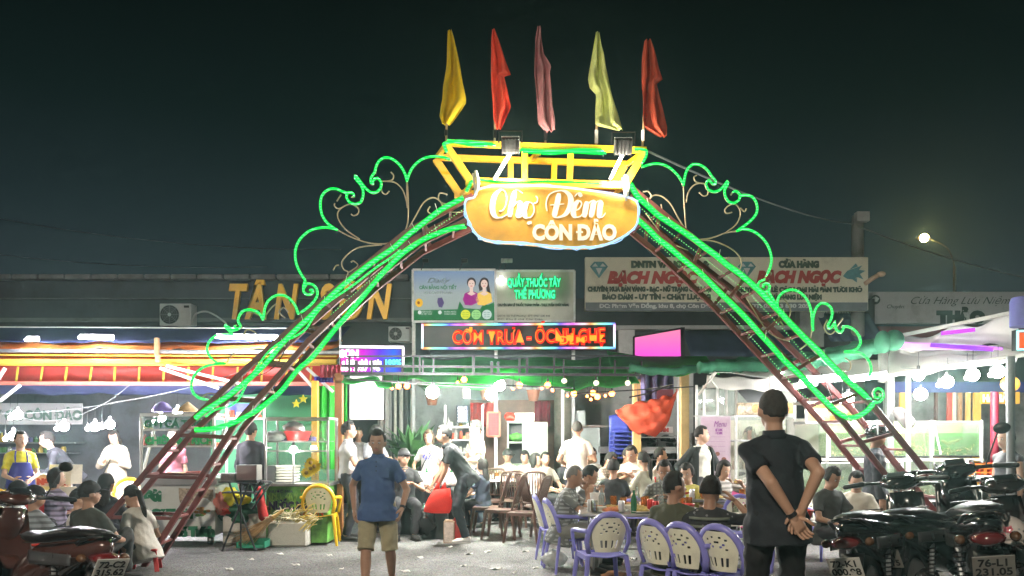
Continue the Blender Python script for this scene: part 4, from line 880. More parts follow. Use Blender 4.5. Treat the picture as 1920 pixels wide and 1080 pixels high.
MB().beam(P(1765,625,10.2), P(1828,618,9.9), .05, .02, (0,1,0)).build('led_bar', ramp_glow('led_bar_magenta','X',[(0,(.6,.05,.9)),(1,(1,.05,.6))],1.1,1.4,0), wc, world=True)
bluev = thing('stall_frame', 'blue valance and timber frame of the stall behind the right bulbs', 'stall', P(1780,800,13.6))
rect(MB(), 1668, 716, 1930, 736, 13.6, .04).build('valance', mat('navy_board',(.04,.05,.17),.6,0,.15,3), bluev, world=True)
for x, w_, c in ((1693,.11,(.7,.4,.08)),(1780,.07,(.4,.06,.04)),(1788,.05,(.75,.6,.4)),(1815,.06,(.7,.45,.15)),(1832,.11,(.7,.42,.08)),(1755,.04,(.1,.05,.04)),(1800,.05,(.35,.2,.1))): MB().beam(Vector((P(x,800,13.6).x,13.65,0)), P(x,735,13.65), w_, .06).build('stud', mat('stud_%d'%x,c,.6,0,.15,4), bluev, world=True)
rect(MB(), 1660, 736, 1940, 900, 15.5, .1).build('back_wall', mat('stall_back',(.3,.28,.27),.8,0,.4,3), bluev, world=True)
rect(MB(), 1840, 735, 1912, 757, 13., .03).build('painted_board', mat('orange_board',(.8,.42,.05),.5,0,.12,3), bluev, world=True); ptext('HẢI SẢN', 1872, 753, 12.98, 13, WHITEP, bluev, 58, off=.01)
post(1865,735,12.4,.12,mat('red_round_post',(.42,.02,.06),.45),'dark red round post behind the woman at the right edge',rnd_=True)
lan = thing('lantern', 'round orange lantern hanging beside the right grey post', 'lantern', P(1894,720,11.)); MB().ell((0,0,0),(.12,.12,.11),14,8).build('shade', mat('orange_lantern',(.85,.35,.03),.6,emit=(1,.4,.05),es=.5), lan, smooth=True); MB().tube([(0,0,.1),(0,0,.3)],.006,5).build('cord', BLK, lan)
# ------------------------------------------------------------------ bulbs
def bulb(x, y, Y, kind, lab, drop=.35, grp=None):
    p = P(x,y,Y); t = thing('light_bulb', lab, 'light bulb', p, 0, grp)
    spec = {'W':((1,.97,.9),560,.085),'w':((1,.95,.85),110,.05),'R':((1,.97,.92),230,.072),'s':((1,.9,.95),60,.03),'O':((1,.15,.02),18,.042),'o':((1,.2,.03),17,.02),'L':((1,.94,1),240,.062),'off':None}[kind]
    if spec: c, es, r_ = spec; m_ = glow('bulb_'+kind, c, es)
    else: r_ = .04; m_ = mat('off_bulb_glass',(.85,.8,.6),.2,0,0,bump=0,emit=(1,.9,.6),es=.4)  # unlit bulbs get a faint warm emission of their own
    MB().ell((0,0,0), r_, 8 if kind in 'so' else 12, 6 if kind in 'so' else 8).build('glass', m_, t, smooth=True)
    MB().lathe([(min(r_*.4,.022),r_*.9),(min(r_*.4,.022),r_*.9+.05),(.008,r_*.9+.06)], (0,0,0), 8).build('socket', BLK if kind != 'L' else WHITEP, t)
    MB().tube([(0,0,r_*.9+.05),(.004,0,drop)], .0035, 4).build('cord', BLK, t); return t
gB = 'bulbs strung under the green canopy'
for x,y,Y,k,l in ((811,735,10.9,'W','big glaring white bulb above the woman in the grey printed T-shirt'),(937,722,12.8,'W','upper of two glaring white bulbs above the red drape'),(921,740,12.2,'W','lower left of two glaring white bulbs above the red drape'),
 (747,724,11.9,'O','left orange bulb of the pair beside the white light box'),(763,724,11.9,'O','right orange bulb of the pair beside the white light box'),(870,712,11.9,'O','orange bulb between the big white bulb and the white pair'),(974,722,11.9,'O','orange bulb just right of the white pair'),(1027,722,11.9,'O','orange bulb above the grey-green cabinet'),(1076,738,12.1,'O','orange bulb at the top of the thin white pole'),(1112,737,12.2,'O','left orange bulb of the cluster over the scooters at the back'),(1120,744,12.1,'O','lowest orange bulb of the cluster over the back scooters'),(1147,738,12.2,'O','right orange bulb of the cluster over the back scooters'),
 (735,728,12.,'o','tiny orange bulb left of the orange pair'),(858,717,12.2,'o','tiny bulb left of the orange bulb under the canopy'),(962,729,12.2,'o','tiny bulb left of the orange bulb right of the glare'),(1016,728,12.2,'o','tiny bulb left of the cabinet bulb'),(1036,732,12.2,'o','tiny bulb right of the cabinet bulb'),(1064,742,12.2,'o','tiny bulb left of the pole-top bulb'),(1101,743,12.3,'o','tiny bulb left of the orange cluster'),(1108,749,12.3,'o','lowest tiny bulb of the orange cluster'),(1135,742,12.3,'o','tiny bulb inside the orange cluster'),
 (1058,714,11.7,'off','unlit clear bulb hanging under the canopy above the white pole'),(1118,718,11.7,'off','unlit clear bulb above the orange cluster'),(1177,718,11.7,'off','unlit clear bulb left of the timber post')): bulb(x,y,Y,k,l,.22,gB)
gL = 'bulbs over the left stalls'
for x,y,k,l in ((33,778,'L','white globe bulb on the left stall banner below the letter A'),(19,784,'s','small bulb just left of the banner globe'),(25,817,'L','white globe bulb above the woman in yellow'),(10,823,'s','small bulb left of the globe above the woman in yellow'),(120,800,'L','white globe bulb under the word CÔN'),(106,804,'s','small bulb left of the globe under the word CÔN'),(178,800,'L','left white globe bulb above the woman in cream'),(164,804,'s','small bulb left of the globes above the woman in cream'),(206,796,'L','right white globe bulb above the woman in cream'),(191,801,'s','small bulb between the two globes above the woman in cream'),(302,783,'L','white globe bulb in front of the herring cart sign'),(289,790,'s','small bulb left of the globe on the herring cart'),(333,773,'L','glaring white bulb at the top of the herring cart')): bulb(x,y,11.3 if x < 250 else 11.9,k,l,.3,gL)
gR = 'white bulbs under the right canopy'
for x,y,Y,k,l in ((1722,703,10.4,'R','leftmost bulb of the upper right row, by the slim white post'),(1776,716,9.9,'R','second bulb of the right row, hanging lowest'),(1760,722,10.1,'s','small bulb left of the second right bulb'),(1824,703,9.6,'R','third bulb of the right row'),(1813,708,9.8,'s','small bulb left of the third right bulb'),(1871,697,9.3,'R','fourth bulb of the right row, beside the grey post'),(1858,703,9.5,'s','small bulb left of the fourth right bulb'),(1726,739,11.6,'W','white bulb below the leftmost of the right row'),(1590,747,9.9,'R','white bulb between the truss and the lit food box'),(1579,753,10.8,'s','small bulb left of the one by the lit food box'),(1466,700,11.5,'s','small bulb beside the dark tarp behind the man in black')): bulb(x,y,Y,k,l,.3,gR)
bulb(550,843,10.9,'w','glaring white bulb on a stick inside the cane juice cart',.1); 
for a, b, s_, l in (((-40,748,11.8),(250,716,12.3),.45,'sagging grey wire across the left banner'),((-40,776,11.8),(230,752,11.9),.06,'lower wire carrying the left stall bulbs'),((230,752,11.9),(470,690,11.8),.05,'wire from the left bulbs up to the truss'),((645,708,11.75),(1075,728,11.8),.05,'pale wire carrying the orange bulbs under the green canopy'),((1690,690,10.4),(1900,676,9.2),.05,'wire carrying the right row of bulbs'),((1265,720,12.),(1080,738,12.1),.04,'pale wire from the white pole toward the timber posts')):
    cable('light_cable', [P(*a),P(*b)], .005, wirem if l[0] != 'p' else mat('pale_wire',(.3,.3,.3),.6,0,0,bump=0), l, s_)
tube_light(1500,716,1578,708,9.6,'left white tube light crossing behind the right truss',60,'tube lights under the white canopy'); tube_light(1590,714,1664,704,9.4,'right white tube light under the white canopy edge',60,'tube lights under the white canopy')
tube_light(1490,727,1532,720,10.5,'short low white tube light behind the lower green rope',14,'tube lights under the white canopy')
# ================================================================== CARTS
greenl = mat('green_lettering', (.01,.16,.07), .5, 0, 0, bump=0); greenlit = mat('green_lettering_bright', (.02,.42,.12), .5, 0, 0, bump=0)
wcab = mat('white_cart_panel', (.58,.61,.58), .45, 0, .08, 3, .04, 20, dirt=.25)
CY = 10.9
ca = thing('food_cart', 'white glass-fronted herring salad cart with green lettering and round food picture', 'food cart', (P(334,820,CY).x, CY, 0))
def Bx(mb, x0, y0, x1, y1, Y, d, bev=.004): a = P(x0,y1,Y); b = P(x1,y0,Y); return mb.box(((a.x+b.x)/2,Y+d/2,(a.z+b.z)/2),(b.x-a.x,d,b.z-a.z),None,bev)
Bx(MB(),263,908,403,1004,CY,.55).build('cabinet', wcab, ca, world=True); Bx(MB(),258,897,407,909,CY-.06,.68).build('counter', STEEL, ca, world=True)
for x in (265,401):
    for dy in (0,.5): MB().beam(P(x,897,CY+dy), P(x,779,CY)+Vector((0,dy,0)), .035, .035, (0,1,0),.004).build('frame_post', WHITEP, ca, world=True)
for y in (779,806,837): 
    Bx(MB(),264,y-1.6,402,y+1.6,CY-.004,.03,0).build('frame_rail', WHITEP, ca, world=True)
for y in (806,837): Bx(MB(),266,y-1,400,y+.6,CY+.04,.44,0).build('shelf', glass('shelf_glass',(.8,.86,.84),.2,.15), ca, world=True)
Bx(MB(),266,779,400,897,CY+.012,.006,0).build('front_glass', glass('cart_glass',(.93,.96,.95),.14,.07), ca, world=True)
Bx(MB(),262,775,404,779,CY-.01,.54,0).build('top_panel', WHITEP, ca, world=True)
Bx(MB(),267,782,401,804,CY+.03,.008,0).build('sign_strip', glass('white_acrylic',(.85,.9,.88),.1,.25,(.6,.64,.62)), ca, world=True)
ptext('GỎI CÁ TRÍCH', 333, 801, CY-.012, 13, greenl, ca, 124, off=.006); ptext('CHIÊN & TRÍCH', 336, 832, CY-.012, 13, greenlit, ca, 128, off=.006)
ptext('Gỏi', 286, 938, CY-.012, 17, greenl, ca, 34, off=.02); ptext('Cá Trích', 322, 970, CY-.012, 14, greenl, ca, 80, off=.02); ptext('cá Trích', 366, 1004, CY-.012, 15, greenl, ca, 74, off=.02)
fd = P(379,956,CY); MB().lathe([(.165,0),(.165,-.006)], (fd.x,CY-.002,fd.z), 28, 'y').build('food_picture', mat('plate_print',(.72,.75,.72),.4,0,.06,20,0), ca, world=True)
blob([(335,915),(400,918),(401,940),(340,952),(336,935)], 'food_picture', mat('salad_print',(.36,.28,.2),.5,0,.7,24,0), ca, CY, .004)
rr = random.Random(3)
for i in range(13): a_ = rr.random()*6.28; q_ = rr.random()*.10; MB().ell((fd.x+q_*math.cos(a_), CY-.012, fd.z-.02+q_*math.sin(a_)*.8), (.035,.006,.02), 8, 5).build('printed_food', mat('food_%d' % (i % 3), [(.5,.22,.05),(.55,.3,.08),(.1,.25,.05)][i % 3], .5, 0, .3, 20, 0), ca, world=True)
for x in (285,395):
    p = P(x,1008,CY+.1); MB().lathe([(.02,-.03),(.065,-.025),(.07,0),(.065,.025),(.02,.03)], (p.x,CY+.1,.07), 12, 'x').box((p.x,CY+.1,.15),(.05,.06,.1)).build('wheel', BLK, ca, world=True)
# things on the herring cart
def pot(x, y, Y, r_, h_, col, nm, lab, cat):
    p = P(x,y,Y); return MB().lathe([(r_*.75,0),(r_,h_*.9),(r_*1.06,h_),(r_*.9,h_*.98),(r_*.7,h_*.15)], (p.x,Y,p.z), 14).build(nm, mat(nm+'_%g_%g' % (x,y), col, .45), None, world=True, smooth='auto', label=lab, cat=cat)
pot(368,896,CY+.2,.14,.09,(.6,.04,.03),'basin','red plastic basin on the herring cart counter','basin'); Bx(MB(),270,888,326,897,CY+.05,.35).build('tray', mat('yellow_tray',(.75,.6,.05),.5), None, world=True, label='yellow tray on the left of the herring cart counter', cat='tray')
for i, x in enumerate((272,281,290,352,361,372,383,392)):
    p = P(x,837,CY+.2); MB().lathe([(.03,0),(.03,.1),(.012,.14),(.014,.16)], (p.x,CY+.2,p.z+.008), 8).build('sauce_bottle', mat('sauce_%d' % (i % 4), [(.4,.05,.02),(.1,.2,.05),(.5,.45,.35),(.3,.2,.05)][i % 4], .3), None, world=True, smooth='auto', label='small sauce bottle on the glass shelf of the herring cart', cat='bottle', group='sauce bottles on the herring cart shelf')
hat = thing('conical_hat', 'tan conical hat resting on top of the herring cart', 'hat', P(352,772,CY+.2)); MB().lathe([(.17,0),(.02,.13),(.001,.14)], (0,0,0), 20).build('hat_shell', mat('palm_straw',(.55,.38,.2),.7,0,.2,12), hat, smooth=True)
MB().lathe([(.14,0),(.13,.04),(.08,.11),(.02,.14)], P(304,772,CY+.2), 16).build('lamp_shade', mat('blue_orange_shade',(.2,.15,.45),.5), None, world=True, smooth=True, label='blue domed shade on the left top of the herring cart', cat='lamp shade')
# juice cart
JY = 10.95
jc = thing('food_cart', 'steel and glass sugar cane juice cart with green printed front', 'food cart', (P(556,820,JY).x, JY, 0))
gleaf = mat('cane_print', (.10,.28,.05), .5, 0, .75, 5, 0); Bx(MB(),499,911,614,1018,JY,.6).build('cabinet', gleaf, jc, world=True); Bx(MB(),496,906,617,912,JY-.03,.66).build('counter', STEEL, jc, world=True)
for x in (498,615):
    for dy in (0,.55): MB().beam(P(x,906,JY)+Vector((0,dy,0)), P(x,785,JY)+Vector((0,dy,0)), .03, .03, (0,1,0),.003).build('frame_post', STEEL, jc, world=True)
for y in (788,828,846): Bx(MB(),498,y-1.4,615,y+1.4,JY-.003,.025,0).build('frame_rail', STEEL, jc, world=True)
for y in (828,846): Bx(MB(),500,y-.6,613,y+.6,JY+.04,.5,0).build('shelf', glass('shelf_glass'), jc, world=True)
Bx(MB(),500,790,613,905,JY+.5,.006,0).build('back_glass', glass('cart_glass'), jc, world=True); Bx(MB(),498,782,616,786,JY-.005,.6,0).build('top_panel', STEEL, jc, world=True)
MB().beam(P(550,906,JY-.05), P(550,848,JY-.05), .022,.022).build('lamp_stick', WHITEP, jc, world=True)
jbl = mat('juice_lettering',(.02,.02,.05),.5,0,0,bump=0); ptext('NƯỚC MÍA', 543, 955, JY-.012, 14, jbl, jc, 80, off=.01, rz=0); ptext('NƯỚC MÍA', 527, 924, JY-.012, 5, jbl, jc, 44); ptext('THÁI LAN', 585, 925, JY-.012, 7, mat('brown_lettering',(.3,.1,.02),.5), jc, 44); ptext('NGON', 584, 968, JY-.012, 14, mat('red_lettering',(.5,.03,.02),.5), jc, 44)
rr = random.Random(9); mb = MB()
for i in range(60): 
    p = P(rr.uniform(505,560), rr.uniform(930,985), JY-.008); a_ = rr.uniform(-1,1); L_ = rr.uniform(.05,.12); d = Vector((math.sin(a_),0,math.cos(a_))); n_ = Vector((d.z,0,-d.x)); mb.add([p-d*L_, p+n_*.012, p+d*L_, p-n_*.012],[(0,1,2,3)])
mb.build('printed_leaves', mat('leaf_print_light',(.25,.5,.08),.5,0,.3,9,0), jc, world=True, kind='stuff')
pot(558,826,JY+.25,.19,.13,(.7,.05,.05),'basin','red plastic basin on the top shelf of the juice cart','basin')
plb = cloth_trans('clear_bag', (.7,.72,.7), .4); 
def lump(x, y, Y, rad, m, nm, lab, cat, seed=0, group=None, amp=.28):
    p = P(x,y,Y) if Y else None; rr_ = random.Random(seed); ph = [rr_.uniform(0,6) for _ in range(6)]
    f = lambda d: 1+amp*(.5*math.sin(d.x*5+ph[0])*math.cos(d.z*4+ph[1])+.4*math.sin(d.y*7+d.z*6+ph[2])+.3*math.sin(d.x*13+d.y*11+ph[3]))
    return MB().ell(p, rad, 20, 14, None, f).build(nm, m, None, world=True, smooth=True, label=lab, cat=cat, group=group)
lump(552,803,JY+.25,(.14,.12,.09),plb,'plastic_bag','clear plastic bag heaped in the red basin of the juice cart','bag',2); lump(516,818,JY+.25,(.13,.12,.07),plb,'plastic_bag','pale plastic bag on the top shelf at left of the juice cart','bag',4)
stk = mat('white_foam_tray',(.75,.75,.68),.6,0,.08,6)
for i in range(6): Bx(MB(),517+(i%2),873+i*5.4,553-(i%3),877+i*5.4,JY+.1,.3,.004).build('foam_tray', stk, None, world=True, label='white foam tray in the pile on the juice cart counter', cat='tray', group='foam trays piled on the juice cart')
Bx(MB(),501,873,516,905,JY+.15,.25).build('steel_box', STEEL, None, world=True, label='square steel box at the left of the foam tray pile', cat='box')
sun = thing('sunflower', 'bunch of yellow sunflowers hanging on the front right of the juice cart', 'flower', P(583,878,JY-.08)); rr = random.Random(4)
for cx, cz, r_ in ((0,0,.12),(-.06,-.06,.08),(.05,.03,.1),(.0,.08,.07)):
    mb = MB()
    for k in range(16): a_ = k*.393+rr.random()*.2; d = Vector((math.cos(a_),-.25+.3*rr.random(),math.sin(a_))); n_ = Vector((-d.z,0,d.x)); c = Vector((cx,0,cz)); mb.add([c+d*.02, c+d*r_*.6+n_*.02, c+d*r_, c+d*r_*.6-n_*.02],[(0,1,2,3)])
    mb.build('petals', mat('sunflower_yellow',(.85,.62,.02),.6,0,.1,9), sun); MB().ell((cx,-.015,cz),(.028,.015,.028),8,6).build('flower_eye', mat('flower_brown',(.3,.18,.03),.8), sun)
# lower items in front of juice cart: foam boxes, broom, dustpan, grill
foam = mat('dirty_foam', (.62,.6,.54), .85, 0, .12, 4, .2, 60, dirt=.35)
fb = thing('foam_box', 'white foam box heaped with squeezed cane in front of the juice cart', 'box', P(538,1026,10.75)); w_ = .52
MB().loft([((0,0,0),(w_*.47,0,0),(0,.2,0)),((0,0,.36),(w_*.53,0,0),(0,.23,0))],4).build('old',foam,fb) if 0 else None
MB().box((0,.2,.17),(.54,.38,.34),None,.025).build('box_body', foam, fb)
cane = mat('cane_fibre',(.72,.66,.45),.8,0,.25,8,.3,30); mb = MB(); rr = random.Random(11)
for i in range(240):
    c = Vector((rr.gauss(.03,.14), .2+rr.gauss(0,.1), .34+abs(rr.gauss(0,.06)))); d = Vector((rr.gauss(0,1), rr.gauss(0,.7), rr.gauss(0,.35))).normalized()*rr.uniform(.05,.13); mb.tube([c-d, c+Vector((0,0,.01)), c+d+Vector((0,0,-.01))], [.004,.008,.003], 4)
mb.build('cane_waste', cane, fb, kind='stuff')
mb = MB()
for i in range(26): 
    c = P(566+rr.uniform(-14,22), 968+rr.uniform(-24,22), 10.7+rr.random()*.25); d = Vector((1, rr.gauss(0,.4), .75+rr.gauss(0,.3))).normalized()*rr.uniform(.05,.16); mb.tube([c-d, c+Vector((0,0,.02)), c+d], [.006,.010,.005], 5)
mb.build('cane_peelings', mat('cane_yellow',(.72,.58,.18),.7,0,.2,8), None, world=True, kind='stuff', label='yellow sugar cane peelings spilling beside the yellow chair', cat='cane peelings')
fb2 = thing('foam_box', 'larger pale foam box behind the broom, under dark green bags', 'box', P(457,1022,10.95)); MB().box((0,.22,.22),(.6,.42,.45),None,.03).build('box_body', foam, fb2)
lump(455,962,11.1,(.3,.2,.16),cloth_trans('dark_green_bag',(.03,.13,.07),.1),'sack','dark green sack lying on the larger foam box','sack',5)
for k, (x,y,rd,c,l) in enumerate(((415,945,(.1,.09,.16),(.75,.25,.2),'salmon and white cloth bundle beside the herring cart'),(432,930,(.12,.08,.12),(.75,.65,.03),'yellow cloth bundle above the salmon one'),(455,937,(.12,.08,.06),(.75,.65,.03),'flat yellow cloth draped right of the yellow bundle'),(420,958,(.1,.08,.06),(.65,.06,.04),'red cloth bundle under the yellow one'))): lump(x,y,10.95,rd,cloth_trans('bundle_%d'%k,c,.2),'cloth_bundle',l,'cloth',k+20)
MB().cap(P(485,918,10.9),.05,P(494,968,10.9),.07,10).build('folded_umbrella', cloth_trans('red_umbrella',(.5,.03,.03),.1), None, world=True, smooth=True, label='folded red umbrella leaning left of the juice cart', cat='umbrella')
br = thing('broom', 'straw broom lying slanted in front of the larger foam box', 'broom', P(480,1000,10.6)); mb = MB(); a = P(512,970,10.6); b = P(452,1012,10.55)
for i in range(110): s_ = Vector((rr.gauss(0,1),rr.gauss(0,.7),rr.gauss(0,1)))*.012; e = b+Vector((rr.gauss(0,.06),rr.gauss(0,.05),rr.gauss(0,.055))); mb.tube([a+s_, a.lerp(e,.5)+s_*.5+Vector((0,0,-.01)), e], [.004,.0035,.002], 4)
mb.build('bristles', mat('broom_straw',(.42,.26,.12),.85,0,.3,9), br, world=True, kind='stuff'); MB().cap(a+(a-b)*.02, .03, a+(a-b)*.3, .018, 8).build('handle', mat('broom_handle',(.6,.4,.12),.6), br, world=True)
dp = thing('dustpan', 'green plastic dustpan on the asphalt before the foam boxes', 'dustpan', P(475,1026,10.55)); MB().box((0,0,.01),(.36,.24,.012)).box((0,.12,.055),(.36,.012,.1)).box((-.18,0,.045),(.012,.24,.08)).box((.18,0,.045),(.012,.24,.08)).build('pan', mat('dustpan_green',(.02,.22,.13),.45), dp); 
st = thing('steel_stand', 'black folding stand with a silver steel box and basket by the herring cart', 'stand', (P(453,820,10.5).x,10.5,0))
MB().box((0,0,.9),(.5,.3,.02)).box((0,0,.76),(.42,.28,.015)).build('shelf', DARKM, st); MB().box((.1,0,1.02),(.27,.22,.2),None,.006).build('steel_box', STEEL, st)
MB().box((-.15,0,.96),(.18,.2,.1)).build('wire_basket', GALV, st); mb = MB()
for x in (-.22,.22): mb.tube([(x,-.1,0),(-x*.6,-.1,.9)], .013, 6); 
mb.build('leg', DARKM, st); 
for k in range(3): MB().tube([(.18,-.1,.55+.1*k),(.32,-.2,.72+.1*k),(.42,-.1,.9)], .014, 6).build('folded_strut', DARKM, st)
MB().beam((.03,-.12,.02),(.03,-.12,.9),.018,.018).build('leg', DARKM, st)
# ================================================================== LEFT STALL BACKGROUND
lw = MB(); rect(lw, -400, 735, 400, 1000, 16.0, .1).build('stall_back_wall', mat('left_back_wall',(.16,.17,.19),.8,0,.3,1.2,.2,12,dirt=.5), None, world=True, label='dark back wall of the left food stalls', cat='wall')
bnr = board('banner', -60, 756, 155, 796, 14.2, cloth_trans('grey_banner',(.5,.5,.5),.2,.1,3), 'pale grey banner lettered CÔN ĐẢO hanging at far left', 'banner', .01)
ptext('MỲ GÀ CÔN ĐẢO', 62, 787, 14.18, 17, mat('grey_green_ink',(.12,.2,.16),.6,0,0,bump=0), bnr, 184, off=.012)
shf = thing('wall_shelf', 'grey wall shelf with packets behind the woman in yellow', 'shelf', P(70,832,15.2)); Bx(MB(),-40,829,140,832,15.2,.4).build('shelf_board', GALV, shf, world=True); Bx(MB(),-40,849,130,851,15.2,.4).build('shelf_board', GALV, shf, world=True)
rr = random.Random(21)
def clutter(x0, x1, y, Y, n, hmin, hmax, lab, grp, cols, seed=1, step=None, kinds=('bottle','jar','box')):
    r2 = random.Random(seed)
    for i in range(n):
        x = x0+(x1-x0)*(i+.5)/n+r2.uniform(-1.5,1.5); h_ = r2.uniform(hmin,hmax); k = kinds[r2.randrange(len(kinds))]; p = P(x,y,Y+r2.uniform(0,.15)); c = cols[r2.randrange(len(cols))]; m_ = mat('goods_%.2f_%.2f_%.2f' % c, c, .45, 0, .1, 6)
        mb = MB(); wd = (x1-x0)/n*Y/F*.42
        if k == 'bottle': wd = min(wd,.045); mb.lathe([(wd,0),(wd,h_*.6),(wd*.4,h_*.8),(wd*.38,h_)], (0,0,0), 8)
        elif k == 'jar': mb.lathe([(wd*.9,0),(wd,h_*.15),(wd,h_*.7),(wd*.75,h_*.75),(wd*.75,h_*.85)], (0,0,0), 8)
        else: mb.box((0,0,h_*.4),(wd*1.9,wd*1.6,h_*.8), r2.uniform(-.3,.3), .004)
        o = mb.build(k if k != 'box' else 'carton', m_, None, smooth='auto' if k != 'box' else False, label=lab % {'bottle':'bottle','jar':'jar','box':'small packet'}[k], cat=k, group=grp % {'bottle':'bottles','jar':'jars','box':'packets'}[k]); o.location = p
GC = [(.6,.6,.55),(.5,.1,.05),(.1,.25,.1),(.6,.45,.1),(.15,.15,.3),(.4,.38,.35)]
clutter(0,82,829,15.2,9,.08,.2,'%s on the upper wall shelf behind the woman in yellow','%s on the upper left wall shelf',GC,1); clutter(-10,125,849,15.2,12,.06,.16,'%s on the lower wall shelf at far left','%s on the lower left wall shelf',GC,2)
clutter(268,330,806,CY+.25,6,.06,.13,'%s on the top shelf of the herring cart','%s on the herring cart top shelf',GC,3)
# partition glass cabinet behind the cart between truss legs
gc = thing('glass_cabinet', 'steel framed glass cabinet with blue tray behind the left truss', 'cabinet', P(445,900,12.6))
for x in (402,425,496): MB().beam(P(x,905,12.6), P(x,745,12.6), .03, .03).build('frame_post', WHITEP, gc, world=True)
for y in (746,785,840,890): Bx(MB(),402,y-1.5,496,y+1.5,12.6,.4,0).build('frame_shelf', WHITEP, gc, world=True)
Bx(MB(),428,757,470,778,12.7,.3).build('blue_tray', mat('blue_tray',(.08,.1,.4),.5), gc, world=True)
clutter(404,494,785,12.7,7,.08,.2,'%s on the upper shelf behind the left truss','%s on the shelf behind the left truss',GC,31); clutter(404,494,840,12.7,8,.08,.2,'%s on the middle shelf behind the left truss','%s on the middle shelf behind the left truss',GC,32); clutter(502,612,828,JY+.3,6,.05,.1,'%s on the middle glass shelf of the juice cart','%s on the juice cart shelf',GC,33)
# ================================================================== CENTRE BACKGROUND
rect(MB(), 640, 700, 1300, 985, 18.5, .1).build('back_wall', mat('centre_back_wall',(.36,.37,.36),.85,0,.35,1.0,.2,12,dirt=.5), None, world=True, label='dim grey back wall behind the centre tables', cat='wall')
for i, x in enumerate((722,731,741,752,762,773)):
    post(x, 728, 16.6, .085 if i % 2 else .06, mat('pipe_%d' % (i % 3), [(.42,.41,.37),(.16,.16,.16),(.5,.48,.42)][i % 3], .6), 'vertical pipe in the row behind the seated man in black, number matched by its width', 'wall_pipe', 'pipe', True)
for o in [o for o in COL.objects if o.name.startswith('wall_pipe')]: o['label'] = 'one of the upright pipes standing side by side behind the cap-wearing man'; o['group'] = 'upright pipes behind the centre tables'
curtain('curtain', 708, 720, 728, 900, 16.2, cloth_trans('grey_curtain',(.35,.34,.32),.2), 'pale grey curtain hanging right of the white light box')
redd = cloth_trans('red_drape', (.55,.04,.03), .35, .2, 3); curtain('curtain', 882, 755, 925, 800, 16.2, redd, 'red drape gathered below the glaring bulbs', amp=.08); curtain('curtain', 1003, 752, 1032, 800, 16.2, cloth_trans('maroon_drape',(.28,.03,.05),.3), 'dark maroon drape right of the white carton', amp=.08)
rect(MB(), 882, 750, 1040, 905, 16.9, .05).build('partition_wall', mat('brown_partition',(.22,.13,.10),.8,0,.3,2), None, world=True, label='brown panel behind the red drapes and cabinet', cat='wall')
rp_ = board('poster', 914, 773, 937, 818, 16., mat('red_poster',(.35,.02,.03),.5,0,.3,9), 'dark red poster with a salmon border on the brown panel', 'poster', .02, mat('salmon_edge',(.75,.2,.12),.6))
cab = thing('storage_cabinet', 'grey-green metal cabinet with its door open behind the brown chairs', 'cabinet', (P(985,820,14.8).x,14.8,0))
gg = mat('grey_green_metal',(.32,.38,.30),.5,0,.12,3,.05,20,dirt=.4)
for x0,x1,y0,y1,d in ((951,954,790,905,.5),(954,980,790,793,.5),(954,980,828,831,.5),(954,980,870,873,.5)): Bx(MB(),x0,y0,x1,y1,14.85,d,0).build('carcass_panel', gg, cab, world=True)
Bx(MB(),954,793,980,905,15.3,.03,0).build('back_panel', BLK, cab, world=True); Bx(MB(),979,791,1027,915,14.7,.05).build('door', gg, cab, world=True)
lump(968,820,15.,(.15,.12,.07),mat('herbs',(.08,.3,.05),.7,0,.5,12),'herb_bundle','green herb bundle on the cabinet shelf','herbs',6)
Bx(MB(),965,774,1002,790,14.9,.35).build('carton', mat('white_carton',(.68,.62,.58),.7,0,.1,4), None, world=True, label='white carton on top of the grey-green cabinet', cat='carton'); ptext('Dừa Thơm', 985, 785, 14.88, 5, mat('carton_ink',(.3,.1,.05)), None, 22, name='carton_lettering')
_ct = [o for o in COL.objects if o.name.startswith('carton_lettering')][0]; _cc = [o for o in COL.objects if o.get('label') == 'white carton on top of the grey-green cabinet'][0]; _ct.location = _ct.location-_cc.location; _ct.parent = _cc
lump(956,781,14.8,(.1,.1,.07),mat('red_bag',(.7,.05,.03),.5,0,.2,5),'plastic_bag','red plastic bag beside the white carton on the cabinet','bag',8)
mb_ = board('menu_board', 856, 760, 878, 793, 15.4, mat('navy_menu',(.04,.05,.10),.5), 'small navy price board with white writing beside the glare', 'menu board', .03)
for i, s in enumerate(('PHỞ BÒ','BÚN','CƠM','ỐC','NƯỚC')): ptext(s, 867, 767+i*6, 15.38, 4, WHITEP, mb_, 17, off=.004)
for i, (x, y) in enumerate(((858,812),(875,812),(858,838),(875,838))):pass
sh2 = thing('steel_shelf', 'steel rack crowded with bowls behind the tall man in a cream shirt', 'shelf', P(850,900,15.6))
for y in (800,824,848,872): Bx(MB(),835,y,905,y+2,15.6,.4,0).build('shelf_board', STEEL, sh2, world=True)
for x in (835,905): MB().beam(P(x,905,15.6), P(x,760,15.6), .03,.03).build('upright', STEEL, sh2, world=True)
for i, y in enumerate((800,824,848,872)): clutter(837,903,y,15.65,9,.08,.2,'%s on the steel rack behind the man in the cream polo','%s on the steel rack',[(.65,.65,.6),(.5,.5,.48),(.6,.4,.1),(.3,.3,.3),(.6,.1,.05)],40+i)
bl = thing('paper_lantern', 'white square lantern hanging left of the red drape', 'lantern', P(875,738,14.)); MB().box((0,0,0),(.12,.12,.17),None,.01).lathe([(.06,.085),(.02,.13),(.01,.14)],(0,0,0),8).build('shade', mat('lantern_white',(.8,.78,.7),.6,emit=(1,.9,.7),es=.35), bl); MB().tube([(0,0,.12),(0,0,.35)],.006,4).build('cord', BLK, bl)
plant = mat('plant_leaf',(.06,.16,.05),.5,0,.4,4)
